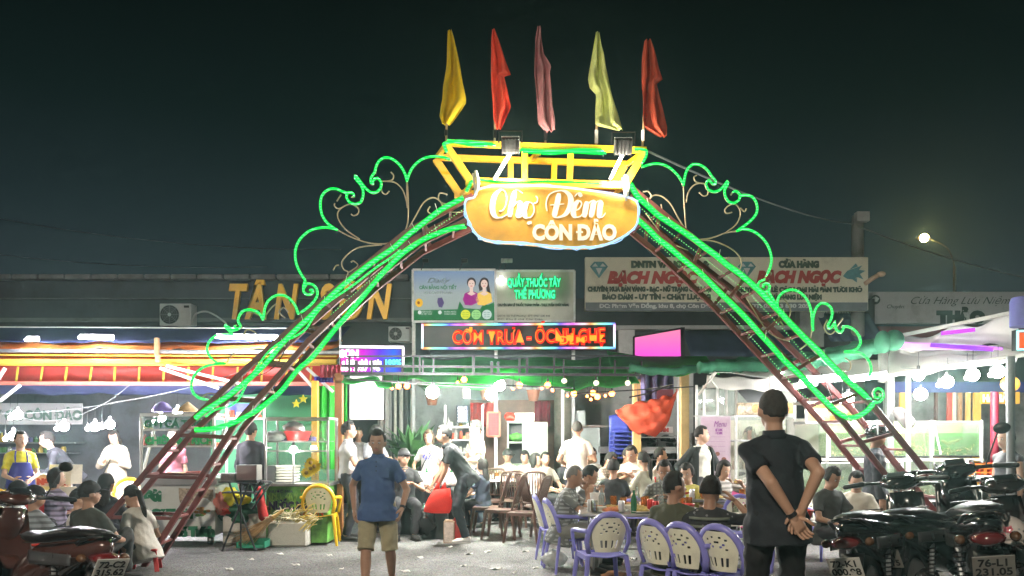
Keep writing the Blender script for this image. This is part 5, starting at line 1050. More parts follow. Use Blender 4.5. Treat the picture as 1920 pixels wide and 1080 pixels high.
def pottedplant(x, y, Y, n, sz, rad, lab, seed=1):
    p = P(x,y,Y); t = thing('potted_plant', lab, 'plant', p); r2 = random.Random(seed)
    MB().lathe([(.09,0),(.13,.2),(.14,.22)], (0,0,0), 12).build('pot', mat('clay_pot',(.3,.12,.07),.7), t, smooth='auto')
    mb = MB()
    for i in range(n):
        a_ = r2.random()*6.28; el = r2.uniform(.5,1.4); L_ = sz*r2.uniform(.6,1.1); d = Vector((math.cos(a_)*math.cos(el), math.sin(a_)*math.cos(el), math.sin(el))); n_ = d.cross(Vector((0,0,1))).normalized()*L_*.06; c = Vector((0,0,.2)); m1 = c+d*L_*.55; e = c+d*L_-Vector((0,0,L_*.25)); mb.add([c, m1+n_, e, m1-n_], [(0,1,2,3)])
    mb.build('leaves', plant, t); return t
pottedplant(772,905,15.,70,1.3,.4,'dark leafy potted plant left of the woman in the grey T-shirt',3); pottedplant(912,750,15.5,40,.5,.3,'potted plant on top of the red drape, left of the pole',4); pottedplant(1000,752,15.8,40,.5,.3,'potted plant on the brown panel above the carton',5); pottedplant(810,760,15.9,50,.7,.3,'bright potted plant behind the woman in the printed T-shirt',6)
dkf = thing('fridge', 'pale grey metal fridge counter behind the standing man in white', 'fridge', (P(1120,820,15.5).x,15.5,0)); Bx(MB(),1082,800,1125,915,15.5,.7).build('body', mat('fridge_grey',(.36,.4,.4),.4,0,.1,3,dirt=.3), dkf, world=True); Bx(MB(),1083,770,1098,800,15.5,.4).build('side_panel', mat('fridge_grey'), dkf, world=True); Bx(MB(),1082,797,1235,801,15.4,.75).build('top_edge', STEEL, dkf, world=True)
Bx(MB(),1126,838,1280,850,15.,.4).build('bench_top', STEEL, dkf, world=True)
# stack of blue chairs at the back
bst = mat('blue_stack_plastic',(.07,.09,.42),.4)
for k in range(7):
    t = thing('plastic_stool', 'blue plastic chair in the tall nested stack beside the timber post', 'chair', P(1165,858-k*8,14.6), .1, 'nested blue chairs in the back stack'); t['label'] = ('%s blue plastic chair of the nested stack beside the timber post' % ('lowest','second lowest','third lowest','middle','third from top','second from top','topmost')[k])
    MB().box((0,0,.0),(.36,.34,.025),None,.01).build('seat', bst, t); MB().grid(lambda u, v: (-.18+.36*u, .17+.05*v, .02+.28*v+.03*math.sin(u*3.14)), 6, 4, .015).build('backrest', bst, t, smooth=True)
    for sx in (-1,1): MB().tube([(sx*.16,-.15,0),(sx*.19,-.18,-.16)], .014, 5).build('leg', bst, t)
# hanging red bag and blue cloth
rbg = cloth_trans('orange_red_sack',(.7,.11,.05),.3,.2,3); hb = thing('hanging_sack', 'big orange-red sack slung between the timber posts', 'sack', P(1222,760,12.8)); ph_ = 1.
_m = MB(); _rg = []
for _x,_z,_rz,_ry in ((-.56,-.10,.012,.01),(-.49,-.12,.07,.04),(-.40,-.14,.13,.09),(-.28,-.17,.19,.14),(-.14,-.19,.235,.18),(0,-.20,.26,.2),(.12,-.18,.27,.2),(.22,-.13,.25,.18),(.30,-.06,.20,.15),(.35,.02,.14,.11),(.38,.10,.09,.07),(.40,.18,.05,.04),(.41,.23,.03,.03)): _rg.append((Vector((_x,.05,_z)),Vector((.012,_ry,0)),Vector((.25*_rz,0,_rz*1.12))))
_m.loft([_rg[int(q)] if q == int(q) else tuple(a.lerp(b,.5) for a,b in zip(_rg[int(q)],_rg[int(q)+1])) for q in [w*.5 for w in range(25)]], 36)
_v = []
for x_,y_,z_ in _m.v:
    a_ = math.atan2(z_-.3, x_-.5); d_ = math.hypot(x_-.5, z_-.3); f_ = .032*math.sin(a_*22+d_*7)+.018*math.sin(a_*41-d_*13)+.022*math.sin(x_*27+z_*19); _v.append((x_, y_+(-f_ if y_ < .05 else f_), z_+f_*.6))
_m.v = _v; _m.build('sack_body', rbg, hb, smooth=True)
MB().tube([P(1180,745,12.7),P(1215,738,12.7),P(1262,720,12.7)],.014,6).build('sling_pole', DARKM, hb, world=True)
curtain('hanging_cloth', 1196, 702, 1262, 752, 13.1, cloth_trans('violet_blue_cloth',(.16,.15,.3),.3,.5,5), 'crumpled blue-violet cloth hanging above the orange-red sack', 'cloth', 22, .06)
rect(MB(),1232,730,1262,765,12.95,.03).build('dark_sheet', mat('maroon_sheet',(.2,.05,.08),.7), None, world=True, label='dark maroon sheet hanging at the right of the sack', cat='cloth')
sgR = board('notice_board', 1207, 800, 1262, 812, 13.3, mat('white_notice',(.65,.62,.6),.5), 'white notice strip with red letters under the hanging sack', 'notice', .02); ptext('HẢI SẢN', 1234, 809, 13.28, 6, redi, sgR, 40, off=.01)
for y in (820,842,862): MB().beam(P(1200,y,13.4), P(1285,y,13.4), .02,.02).build('rack_rail', GALV, None, world=True, label='%s horizontal rail behind the seated diners at right centre' % {820:'upper',842:'middle',862:'lower'}[y], cat='rail')
cable('guy_rope', [P(1348,690,11.5),P(1310,740,12.)], .02, mat('white_rope',(.6,.6,.55)), 'slanting pale rope from the tarp knot beside the timber post'); cable('guy_rope', [P(1345,692,11.5),P(1330,708,11.5),P(1345,728,11.5)], .012, mat('white_rope'), 'short loose rope end dangling from the tarp knot')
# ================================================================== GLASS STALL (right centre)
gs = thing('glass_stall', 'white framed glass kitchen stall behind the standing woman and man in black', 'stall', (P(1410,820,12.2).x,12.2,0))
gpan = glass('stall_glass', (.9,.95,.93), .12, .22, (.72,.75,.7)); cream_in = mat('cream_inner',(.62,.6,.5),.6,0,.12,3,dirt=.2)
for x in (1306,1320,1345,1362,1380,1440,1490): MB().beam(P(x,905,12.2), P(x,722,12.2), .035,.035,(0,1,0)).build('frame_post', WHITEP, gs, world=True)
for y in (780,826): Bx(MB(),1300,y-1.5,1490,y+1.5,12.18,.03,0).build('frame_rail', GALV, gs, world=True)
for x0, x1 in ((1307,1344),(1346,1380),(1382,1440)): Bx(MB(),x0,726,x1,779,12.23,.006,0).build('pane', gpan, gs, world=True)
Bx(MB(),1382,782,1488,905,12.24,.006,0).build('pane', gpan, gs, world=True)
Bx(MB(),1370,788,1490,905,13.3,.05,0).build('inner_wall', cream_in, gs, world=True); Bx(MB(),1385,825,1485,829,12.3,.8,0).build('inner_shelf', STEEL, gs, world=True); Bx(MB(),1305,730,1490,905,14.2,.05,0).build('inner_wall', mat('grey_inner',(.42,.44,.43),.7,0,.2,2), gs, world=True)
sheet('side_roof', [P(1372,722,12.1),P(1460,722,11.9),P(1475,752,11.6),P(1402,755,11.6)], mat('ribbed_dark_roof',(.13,.14,.15),.5,0,.15,6), gs, 20, 4, .004, 60)
MB().lathe([(.0,0),(.11,.02),(.12,.05),(.02,.09)], P(1327,772,12.6), 12).build('hanging_bowl', mat('white_enamel',(.75,.75,.72),.3), None, world=True, smooth=True, label='small white bowl lamp behind the glass at left of the kitchen stall', cat='bowl')
fpc = board('food_photo', 1382, 755, 1432, 778, 12.12, mat('food_photo_print',(.5,.4,.28),.5,0,.8,14,0), 'strip of food photographs above the kitchen stall shelf', 'picture', .02)
for i, (x,c) in enumerate(((1390,(.6,.5,.35)),(1403,(.45,.4,.35)),(1416,(.65,.3,.1)),(1427,(.7,.5,.1)))): blob(disc(x,766,6.5,8), 'printed_dish', mat('dish_%d'%i,c,.5,0,.5,20,0), fpc, 12.12, .01)
fp2 = board('food_photo', 1468, 755, 1488, 775, 12.12, mat('yellow_photo',(.75,.6,.12),.5,0,.3,12,0), 'yellow and red food photo right of the man in black', 'picture', .02); blob(disc(1477,765,6,7),'printed_dish',mat('dish_2'),fp2,12.12,.01)
clutter(1385,1480,825,12.5,12,.1,.25,'%s on the glass stall shelf behind the man in black','%s on the glass stall shelf',[(.7,.68,.55),(.75,.75,.7),(.7,.3,.2),(.6,.55,.4)],51); clutter(1345,1480,880,12.4,14,.1,.25,'%s on the lower counter of the glass stall','%s on the lower glass stall counter',[(.7,.68,.6),(.75,.7,.65),(.7,.25,.3),(.6,.5,.4)],52)
rbn = board('standing_banner', 1314, 781, 1370, 905, 12.0, cloth_trans('lilac_banner',(.55,.42,.52),.15,.08,4), 'tall lilac standing menu banner behind the woman in the cardigan', 'banner', .012)
ptext('Menu', 1350, 800, 11.985, 11, mat('purple_ink',(.28,.08,.3)), rbn, 24, shear=.3); ptext('GỎI 50K', 1348, 808, 11.985, 4, mat('purple_ink'), rbn, 14, off=.004); ptext('ỐC 60K', 1348, 814, 11.985, 4, mat('purple_ink'), rbn, 14, off=.004)
for y in (820,829,838,847): ptext('----------', 1342, y, 11.985, 3, mat('purple_ink'), rbn, 34)
for x, y in ((1357,861),(1353,871),(1360,879),(1352,890),(1345,851)): blob(disc(x,y,4.5,4), 'printed_dish', mat('dish_dark',(.22,.08,.06),.5,0,.4,20,0), rbn, 12.0, .01)
pct = thing('counter', 'pink fronted steel serving counter right of the woman in the cardigan', 'counter', P(1400,960,11.4)); Bx(MB(),1345,913,1500,990,11.4,.7).build('body', mat('pink_front',(.62,.10,.25),.5,0,.15,4), pct, world=True); Bx(MB(),1340,909,1505,914,11.35,.8).build('counter_top', STEEL, pct, world=True)
rect(MB(),1388,918,1412,934,11.38,.008).build('printed_picture', mat('dish_3'), pct, world=True); blob(disc(1377,925,22,14),'print_arc',mat('white_print',(.7,.68,.68),.5),pct,11.4,.006); blob(disc(1377,929,19,14),'print_arc_inner',mat('pink_front'),pct,11.4,.012)
clutter(1348,1400,909,11.6,6,.08,.18,'%s on the pink counter beside the woman','%s on the pink counter',GC,53)
# food warmer lit box
fw = thing('food_warmer', 'lit glass food warmer glowing warm white behind the right truss', 'food warmer', P(1540,800,10.9))
Bx(MB(),1510,790,1600,795,10.9,.5).build('base', STEEL, fw, world=True); Bx(MB(),1510,752,1600,757,10.9,.5).build('top', STEEL, fw, world=True); Bx(MB(),1512,757,1598,790,11.35,.02,0).build('back', mat('warmer_back',(.7,.5,.25),.5), fw, world=True); Bx(MB(),1512,757,1598,790,10.9,.006,0).build('pane', GLS, fw, world=True)
for x in (1511,1599): MB().beam(P(x,790,10.9), P(x,757,10.9), .025,.025).build('corner_post', STEEL, fw, world=True)
MB().tube([P(1528,774,11.1),P(1548,774,11.1)], .05, 10).build('lamp', glow('warm_lamp',(1,.75,.45),16), fw, world=True)
clutter(1555,1596,789,11.1,5,.08,.14,'%s inside the lit food warmer','%s in the food warmer',[(.6,.3,.08),(.5,.2,.05)],54,kinds=('jar','box'))
# ================================================================== FISH TANKS
wg = glass('tank_glass', (.86,.95,.88), .15, .12, (.7,.75,.65))
def tank(x0, y0, x1, y1, Y, yw, wc_, lab, seed):
    t = thing('fish_tank', lab, 'fish tank', P((x0+x1)/2,y1,Y)); D = .45
    Bx(MB(),x0,y1-2,x1,y1+1,Y-.01,D+.02,0).build('base', DARKM, t, world=True)
    Bx(MB(),x0,y0,x1,y1-2,Y+.0,.008,0).build('pane', wg, t, world=True); Bx(MB(),x0,y0,x1,y1-2,Y+D,.01,0).build('back_panel', mat('tank_back_%d' % seed, wc_, .6, 0, .35, 3, 0), t, world=True)
    for x in (x0,x1): 
        a = P(x,y0,Y); b = P(x,y1-2,Y); MB().box(((a.x),Y+D/2,(a.z+b.z)/2),(.01,D,a.z-b.z)).build('pane', wg, t, world=True); MB().beam(b+Vector((0,-.006,0)), a+Vector((0,-.006,0)), .022,.02,(0,1,0)).build('edge_seal', WHITEP, t, world=True)
    Bx(MB(),x0,y0-1,x1,y0+1,Y-.012,.02,0).build('rim', WHITEP, t, world=True)
    a = P(x0,y1-3,Y); b = P(x1,yw,Y); MB().box(((a.x+b.x)/2,Y+D/2,(a.z+b.z)/2),(b.x-a.x-.03,D-.04,b.z-a.z)).build('water', glass('tank_water_%d' % seed, tuple(min(1,.55+.5*c) for c in wc_), .1, .35, wc_), t, world=True)
    r2 = random.Random(seed); mb = MB(); cw = b.x-a.x
    for i in range(60):
        q = Vector((a.x+cw*r2.uniform(.05,.95), Y+r2.uniform(.015,.1), a.z+abs(r2.gauss(0,.05))+.01)); d = Vector((r2.gauss(0,1),r2.gauss(0,.3),r2.gauss(0,.5))).normalized()*r2.uniform(.02,.05); mb.tube([q-d,q,q+d],[.004,.011,.005],5)
    mb.build('shellfish', mat('shellfish_pink',(.6,.38,.25),.5,0,.4,30), t, world=True, kind='stuff')
    for i in range(4):
        q = Vector((a.x+cw*r2.uniform(.15,.85), Y+.06, a.z+(b.z-a.z)*r2.uniform(.3,.8))); M = Matrix.Rotation(r2.uniform(-.5,.5),3,'Y'); MB().ell(q,(.06,.015,.022),10,6,M).add([q+M@Vector((.05,0,0)),q+M@Vector((.09,0,.03)),q+M@Vector((.09,0,-.03))],[(0,1,2)]).build('fish', mat('fish_orange',(.6,.35,.15),.4), t, world=True)
tank(1555,790,1643,858,11.5,812,(.45,.55,.25),'leftmost upper fish tank with pale yellow-green water behind the truss',1); tank(1645,790,1745,857,11.5,812,(.42,.55,.22),'middle upper fish tank with murky yellow-green water',2); tank(1749,790,1838,856,11.5,812,(.15,.48,.08),'right upper fish tank with brightest green water',3)
tank(1480,868,1600,935,11.3,882,(.42,.52,.28),'lower left fish tank with milky green water behind the scooters',4); tank(1602,866,1690,935,11.3,880,(.42,.52,.28),'lower middle fish tank seen through the truss',5); tank(1692,864,1786,935,11.3,884,(.4,.52,.22),'lower right fish tank beside the orange crates',6)
Bx(MB(),1490,785,1553,862,11.9,.4).build('white_freezer', mat('freezer_white',(.6,.6,.57),.5,0,.1,3,dirt=.3), None, world=True, label='white box freezer left of the upper fish tanks', cat='freezer')
rk = thing('tank_rack', 'white steel rack carrying both rows of fish tanks', 'rack', (P(1650,820,11.4).x,11.4,0))
for x in (1552,1644,1747,1841): MB().beam(Vector((P(x,800,11.42).x,11.47,0)), P(x,788,11.47), .028,.028).build('upright', WHITEP, rk, world=True)
Bx(MB(),1480,860,1845,864,11.3,.7,0).build('rack_shelf', mat('cream_shelf',(.6,.55,.45),.5), rk, world=True); Bx(MB(),1480,937,1795,941,11.3,.7,0).build('rack_shelf', WHITEP, rk, world=True)
MB().beam(P(1750,788,11.35), P(1764,852,11.3), .02,.02,(0,1,0)).build('air_pipe', WHITEP, rk, world=True)
crt = mat('orange_crate',(.75,.22,.03),.5,0,.1,4)
for i, (x0,x1) in enumerate(((1795,1815),(1817,1836),(1838,1856))):
    t = thing('plastic_crate', ('left','middle','right')[i]+' orange and red plastic crate under the right fish tank', 'crate', P((x0+x1)/2,905,11.5)); wd = (x1-x0)*11.5/F
    for k in range(5): MB().box((0,0,.03+.06*k),(wd,.3,.018)).build('rail', crt, t)
    for sx in (-1,0,1): MB().box((sx*wd*.47,-.0,.15),(.014,.29,.28)).build('post', crt if sx else mat('red_emblem',(.6,.03,.03),.5), t)
tb = thing('steel_table', 'silver steel table behind the right scooters', 'table', (P(1850,820,9.).x,9.,0)); Bx(MB(),1772,898,1940,904,8.6,.8,0).build('tabletop', STEEL, tb, world=True)
for x in (1790,1930): MB().beam(Vector((P(x,900,9).x,9.,0)), P(x,902,9.), .03,.03).build('leg', STEEL, tb, world=True)
Bx(MB(),1790,910,1825,965,10.2,.3).build('red_chair_back', mat('red_plastic_chair',(.5,.04,.04),.4), None, world=True, label='red plastic stool under the silver steel table', cat='stool')
MB().lathe([(.12,0),(.13,.03),(.06,.07),(.04,.1)], P(1800,900,9.1), 14).build('hat', mat('violet_cap',(.2,.15,.4),.7), None, world=True, smooth=True, label='violet cap lying on the left end of the silver table', cat='cap')
MB().cap(P(1685,773,11.2),.08,P(1702,792,11.2),.1,12).build('grey_bag', mat('grey_sack',(.2,.18,.18),.7), None, world=True, smooth=True, label='grey rounded bag above the middle fish tank', cat='bag')
# ================================================================== CHAIRS
def armchair(label, c1, c2, nm, grp):
    """plastic armchair facing -y (sitter looks toward -y); back at +y"""
    f = mat(nm+'_frame', c1, .32, 0, .06, 3, .03, 20, dirt=.12); pn = mat(nm+'_panel', c2, .4, 0, .06, 4, .03, 20, dirt=.2)
    t = thing('plastic_armchair', label, 'chair', (0,0,0), 0, grp)
    MB().grid(lambda u, v: (-.21+.42*u+.0*v, -.22+.42*v, .415+.018*math.cos(u*6.28)*.5-.012*math.sin(v*3.14)-.03*max(0,.12-v)*4), 10, 10, .012).build('seat', f, t, smooth=True)
    mb = MB(); 
    for sx in (-1,1): mb.beam((sx*.205,-.2,.395),(sx*.2,.2,.395),.016,.05,(0,0,1))
    mb.beam((-.2,-.215,.39),(.2,-.215,.39),.016,.055,(0,0,1)).build('seat_apron', f, t)
    for sx in (-1,1):
        for sy in (-1,1):
            p0 = Vector((sx*.195, sy*.19, .41)); p1 = Vector((sx*.245, sy*.25, 0)); MB().tube([p0, p0.lerp(p1,.5), p1], [.026,.024,.018], 6, flat=.75).build('leg', f, t, smooth='auto')
    def bk(u, v):  # back surface
        wv = .115+.055*math.sin(min(1,v*1.15)*2.2); x = (u-.5)*2*wv; return Vector((x, .2+.10*v+.05*(1-(abs(u-.5)*2)**2)-.02, .45+.37*v))
    def arch():
        o = []
        for i in range(21):
            a = math.pi*i/20; v = .06+.94*abs(math.sin(a))**.7; x = -math.cos(a)*(.225+.02*math.sin(a)); o.append(Vector((x*(.82 if v < .3 else .95), .17+.115*v+.03*(1-abs(x)/.25), .42+.41*v)))
        return o
    MB().tube(arch(), .030, 8, flat=.6).build('back_frame', f, t, smooth=True)
    om = set()
    for (i,j) in ((3,13),(5,14),(8,14),(10,13),(4,11),(6,12),(7,12),(9,11),(3,9),(5,10),(8,10),(10,9)): om.add((i,j))
    for i in (3,5,8,10):
        for j in (2,3,4,5): om.add((i,j))
    MB().grid(lambda u, v: bk(u, .02+.9*v), 14, 17, .008, om).build('back_panel', pn, t, smooth=False)
    for sx in (-1,1): MB().tube(smooth_path([(sx*.215,.24,.66),(sx*.255,.1,.655),(sx*.265,-.1,.64),(sx*.26,-.17,.6),(sx*.225,-.2,.42)],4), .019, 7, flat=1.2).build('armrest', f, t, smooth=True)
    return t
blue1 = (.26,.25,.68); crm = (.85,.83,.66)
gBC = 'blue and white plastic armchairs at the front tables'
A0 = armchair('blue armchair with cream pierced back nearest the camera, left of the front table edge', blue1, crm, 'blue_chair', gBC)
def gpt(x, Y): return (P(x,820,Y).x, Y, 0)
# rz: 0 = back away from camera (faces camera); pi = we see the back first
A0.scale = (.93,.93,.95); A0.location = gpt(1128, 7.5); A0.rotation_euler.z = math.pi+.18
for x, Y, rz, l in ((1068,8.9,math.pi*.5+.25,'blue armchair under the grey-haired man, turned sideways at the left of the front table'),(1046,9.5,math.pi*.5+.12,'blue armchair just behind the grey-haired man, partly hidden by his chair'),
 (1262,6.75,math.pi-.95,'blue armchair behind the man in olive, left of a row of three'),(1312,6.55,math.pi-.85,'middle blue armchair of the row of three in front of the seated couple'),(1378,6.4,math.pi-.8,'right blue armchair of the row of three, nearest the man in black')): dup(A0, gpt(x,Y), rz, l, gBC)
blu = dup(A0, gpt(1196,11.3), -1.9, 'plain blue armchair at the far left corner of the front table', gBC)
dup(A0, gpt(1392,9.2), -.2, 'blue armchair facing the camera beyond the right table, beside the man in black', gBC); dup(A0, gpt(1540,9.8), .4, 'blue armchair partly seen behind the first scooter on the right', gBC)
dup(A0, gpt(80,12.2), .3, 'blue chair seen behind the red table at far left', gBC)
Y0 = armchair('yellow plastic armchair with white pierced back beside the cane peelings', (.80,.48,.015), (.8,.74,.5), 'yellow_chair', 'yellow armchairs'); Y0.location = gpt(601, 11.1); Y0.rotation_euler.z = math.pi+.12
Y0.scale = (1,1,1.0)
dup(Y0, gpt(236,12.3), .3, 'yellow armchair half hidden behind the left truss and dark hooded diner', 'yellow armchairs')
dup(Y0, gpt(18,10.2), math.pi, 'yellow armchair at the far left under the striped shirt', 'yellow armchairs')
def brownchair(label):
    f = mat('brown_chair_plastic', (.105,.056,.044), .38, 0, .1, 3, .04, 20, dirt=.1); t = thing('plastic_chair', label, 'chair', (0,0,0), 0, 'brown slatted plastic chairs')
    MB().grid(lambda u, v: (-.2+.4*u, -.21+.42*v, .43-.012*math.sin(u*3.14)*math.sin(v*3.14)), 8, 8, .016).build('seat', f, t, smooth=True)
    mb = MB(); mb.beam((-.19,-.2,.405),(.19,-.2,.405),.016,.045,(0,0,1)); mb.beam((-.19,-.2,.405),(-.19,.2,.405),.016,.045,(0,0,1)); mb.beam((.19,-.2,.405),(.19,.2,.405),.016,.045,(0,0,1)); mb.build('seat_apron', f, t)
    for sx in (-1,1):
        for sy in (-1,1): p0 = Vector((sx*.185,sy*.185,.42)); p1 = Vector((sx*.215,sy*.25,0)); MB().tube([p0,p0.lerp(p1,.5),p1],[.026,.024,.019],6).build('leg', f, t, smooth='auto')
    mb = MB(); mb.tube(smooth_path([(-.18,.19,.42),(-.19,.25,.65),(-.185,.31,.85),(-.14,.335,.915),(0,.345,.93),(.14,.335,.915),(.185,.31,.85),(.19,.25,.65),(.18,.19,.42)],4), .02, 8, flat=.8); mb.build('back_frame', f, t, smooth=True)
    for i in range(8): x = -.145+.0415*i; MB().tube([(x,.205,.5),(x,.26,.68),(x,.335,.905)], .011, 6, flat=.6).build('back_slat', f, t, smooth=True)
    MB().beam((-.17,.205,.49),(.17,.205,.49),.02,.04,(0,1,0)).build('back_rail', f, t); return t
B0 = brownchair('nearest brown slatted chair, seat turned left, on the open asphalt'); B0.location = gpt(985, 11.3); B0.rotation_euler.z = -math.pi/2-.35
for x, Y, rz, l in ((940,11.75,-math.pi/2-.2,'second brown slatted chair just behind and left of the nearest one'),(915,12.2,-math.pi/2-.1,'third brown slatted chair beside the bending man'),(1012,12.2,math.pi/2+.4,'brown slatted chair turned away behind the nearest one'),(1000,13.0,math.pi,'brown chair pushed under the back table, seen from behind'),(962,13.3,math.pi,'brown chair behind the second one, back rounded over the table edge'),(935,13.6,.2,'brown chair facing us at the far side of the centre table')): dup(B0, gpt(x,Y), rz, l)
# ================================================================== TABLES
def table(x, Y, wx, wy, h, label, rz=0., cloth=None, nm='folding_table'):
    t = thing(nm, label, 'table', gpt(x,Y), rz); MB().box((0,0,h-.015),(wx,wy,.03),None,.008).build('tabletop', STEEL if cloth is None else cloth, t)
    for sx in (-1,1):
        MB().tube([(sx*wx*.42,-wy*.4,.02),(sx*wx*.42,wy*.4,h-.04)], .012, 6).build('leg', STEEL, t); MB().tube([(sx*wx*.38,wy*.4,.02),(sx*wx*.38,-wy*.4,h-.04)], .012, 6).build('leg', STEEL, t)
    MB().tube([(-wx*.42,-wy*.4,.03),(wx*.42,-wy*.4,.03)], .011, 6).build('crossbar', STEEL, t); MB().tube([(-wx*.38,wy*.4,.03),(wx*.38,wy*.4,.03)], .011, 6).build('crossbar', STEEL, t)
    MB().tube([(-wx*.4,0,h*.45),(wx*.4,0,h*.45)], .01, 6).build('crossbar', STEEL, t); return t
T1 = table(1200, 8.25, 1.25, .9, .73, 'steel folding table heaped with dishes in front of the grey-haired man', -.1)
T2 = table(1425, 7.5, .9, .7, .73, 'steel folding table with glasses behind the man in black', -.2)
T3 = table(1170, 12.6, 1.3, .8, .75, 'back dining table where the elbow-leaning diners sit', 0)
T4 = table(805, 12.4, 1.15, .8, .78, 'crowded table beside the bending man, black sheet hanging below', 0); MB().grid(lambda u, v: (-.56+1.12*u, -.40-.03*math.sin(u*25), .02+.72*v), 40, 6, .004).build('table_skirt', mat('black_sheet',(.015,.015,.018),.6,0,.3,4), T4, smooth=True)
T5 = table(955, 14.0, 1.4, .8, .75, 'white topped table behind the brown chairs', 0, mat('white_table_cloth',(.6,.58,.52),.7)); T6 = table(100, 10.6, .95, .75, .72, 'red sided table with white top at far left', 0, WHITEP); MB().box((0,-.36,.5),(.9,.02,.38)).build('red_side', mat('red_table_side',(.4,.02,.03),.5), T6)
T7 = table(1330, 9.9, .9, .6, .73, 'small table behind the couple at the front right', 0)
# tabletop goods
drink = glass('drink_glass',(.85,.9,.85),.3); beer = glass('beer_glass',(.85,.5,.12),.25,.2,(.8,.5,.15))
plate_m = mat('white_plate',(.75,.74,.68),.3,0,.05,6,0)
def item(kind, x, y, z, lab, grp, r2):
    mb = MB(); 
    if kind == 'glass': o = mb.lathe([(.028,0),(.036,.12),(.033,.12),(.026,.01)], (0,0,0), 9).build('drinking_glass', drink if r2.random() < .5 else beer, None, smooth='auto')
    elif kind == 'bottle': o = mb.lathe([(.03,0),(.031,.13),(.012,.19),(.013,.225)], (0,0,0), 9).build('water_bottle', glass('bottle_glass',(.8,.88,.9),.3,.15) if r2.random() < .6 else mat('green_bottle',(.03,.15,.06),.2), None, smooth='auto')
    elif kind == 'plate': 
        t = thing('plate', lab, 'plate', (x,y,z), r2.random()*3, grp); mb.lathe([(.07,0),(.12,.018),(.115,.02),(.06,.006)], (0,0,0), 16).build('dish', plate_m, t, smooth=True)
        fm = mat('dish_food_%d' % r2.randrange(4), [(.42,.3,.08),(.5,.16,.06),(.16,.24,.05),(.55,.45,.25)][r2.randrange(4)], .5, 0, .5, 30); MB().ell((0,0,.022),(.085,.085,.028),14,6,None,lambda d: 1+.25*math.sin(d.x*14)*math.cos(d.y*12)).build('food', fm, t, smooth=True); return t
    elif kind == 'bowl': o = mb.lathe([(.04,0),(.075,.05),(.07,.052),(.035,.012)], (0,0,0), 12).build('bowl', plate_m, None, smooth='auto')
    elif kind == 'can': o = mb.lathe([(.028,0),(.033,.01),(.033,.11),(.027,.12)], (0,0,0), 10).build('drink_can', mat('can_%d' % r2.randrange(3), [(.5,.03,.03),(.6,.6,.62),(.05,.2,.1)][r2.randrange(3)], .3, .4), None, smooth='auto')
    elif kind == 'napkin': o = mb.grid(lambda u, v: (.08*(u-.5), .06*(v-.5), .012+.012*math.sin(u*9+v*5)), 5, 5, .001).build('napkin', mat('tissue_white',(.8,.8,.77),.9), None, smooth=True)
    elif kind == 'basket': o = mb.lathe([(.07,0),(.10,.08),(.095,.08),(.065,.01)], (0,0,0), 12).build('basket', mat('red_basket',(.55,.04,.03),.4), None, smooth='auto')
    elif kind == 'tub': o = mb.lathe([(.06,0),(.08,.16),(.075,.16),(.055,.02)], (0,0,0), 12).build('tub', mat('white_tub',(.75,.75,.72),.4), None, smooth='auto')
    else: o = mb.box((0,0,.03),(.16,.11,.06),None,.004).build('food_box', mat('white_foam_tray'), None)
    o.location = (x,y,z); o.rotation_euler.z = r2.random()*6; o['label'] = lab; o['category'] = kind if kind != 'can' else 'drink can'; o['group'] = grp; return o
def setitems(T, wx, wy, h, n, where, seed, kinds=('glass','plate','bottle','plate','bowl','napkin','can','glass','plate')):
    r2 = random.Random(seed); c = T.location; M = Matrix.Rotation(T.rotation_euler.z, 3, 'Z'); used = []
    for i in range(n):
        for _ in range(60):
            q = Vector((r2.uniform(-.45,.45)*wx, r2.uniform(-.43,.43)*wy, 0))
            if all((q-u).length > .085 for u in used): break
        used.append(q); k = kinds[i % len(kinds)]; w_ = M @ q; item(k, c.x+w_.x, c.y+w_.y, h+.001, '%s on %s' % ({'glass':'drinking glass','plate':'plate of food','bottle':'bottle','bowl':'white bowl','napkin':'crumpled napkin','can':'drink can','basket':'red basket','tub':'white tub','box':'white food box'}[k], where), '%s on %s' % (k, where), r2)
setitems(T1,1.2,.86,.73,46,'the steel table of the grey-haired man',1); setitems(T2,.85,.65,.73,16,'the table behind the man in black',2,('glass','glass','bottle','plate','glass','bowl','basket')); setitems(T3,1.25,.75,.75,26,'the back dining table',3,('glass','can','plate','glass','bottle','bowl','napkin')); setitems(T4,1.1,.75,.78,24,'the crowded table by the bending man',4,('box','box','tub','basket','bottle','box','napkin','tub','plate'))
setitems(T5,1.3,.7,.75,14,'the white table behind the brown chairs',5,('box','plate','bottle','box','glass')); setitems(T6,.85,.65,.72,8,'the red sided table at far left',6,('plate','napkin','glass')); setitems(T7,.8,.55,.73,8,'the small table behind the couple',7,('glass','can','basket','plate'))
item('basket', T1.location.x+.42, T1.location.y-.2, .732, 'red basket at the right front corner of the grey-haired man\'s table', 'red baskets', rnd); item('tub', T1.location.x-.42, T1.location.y+.2, .732, 'white tub beside the hands of the grey-haired man', 'tubs', rnd)
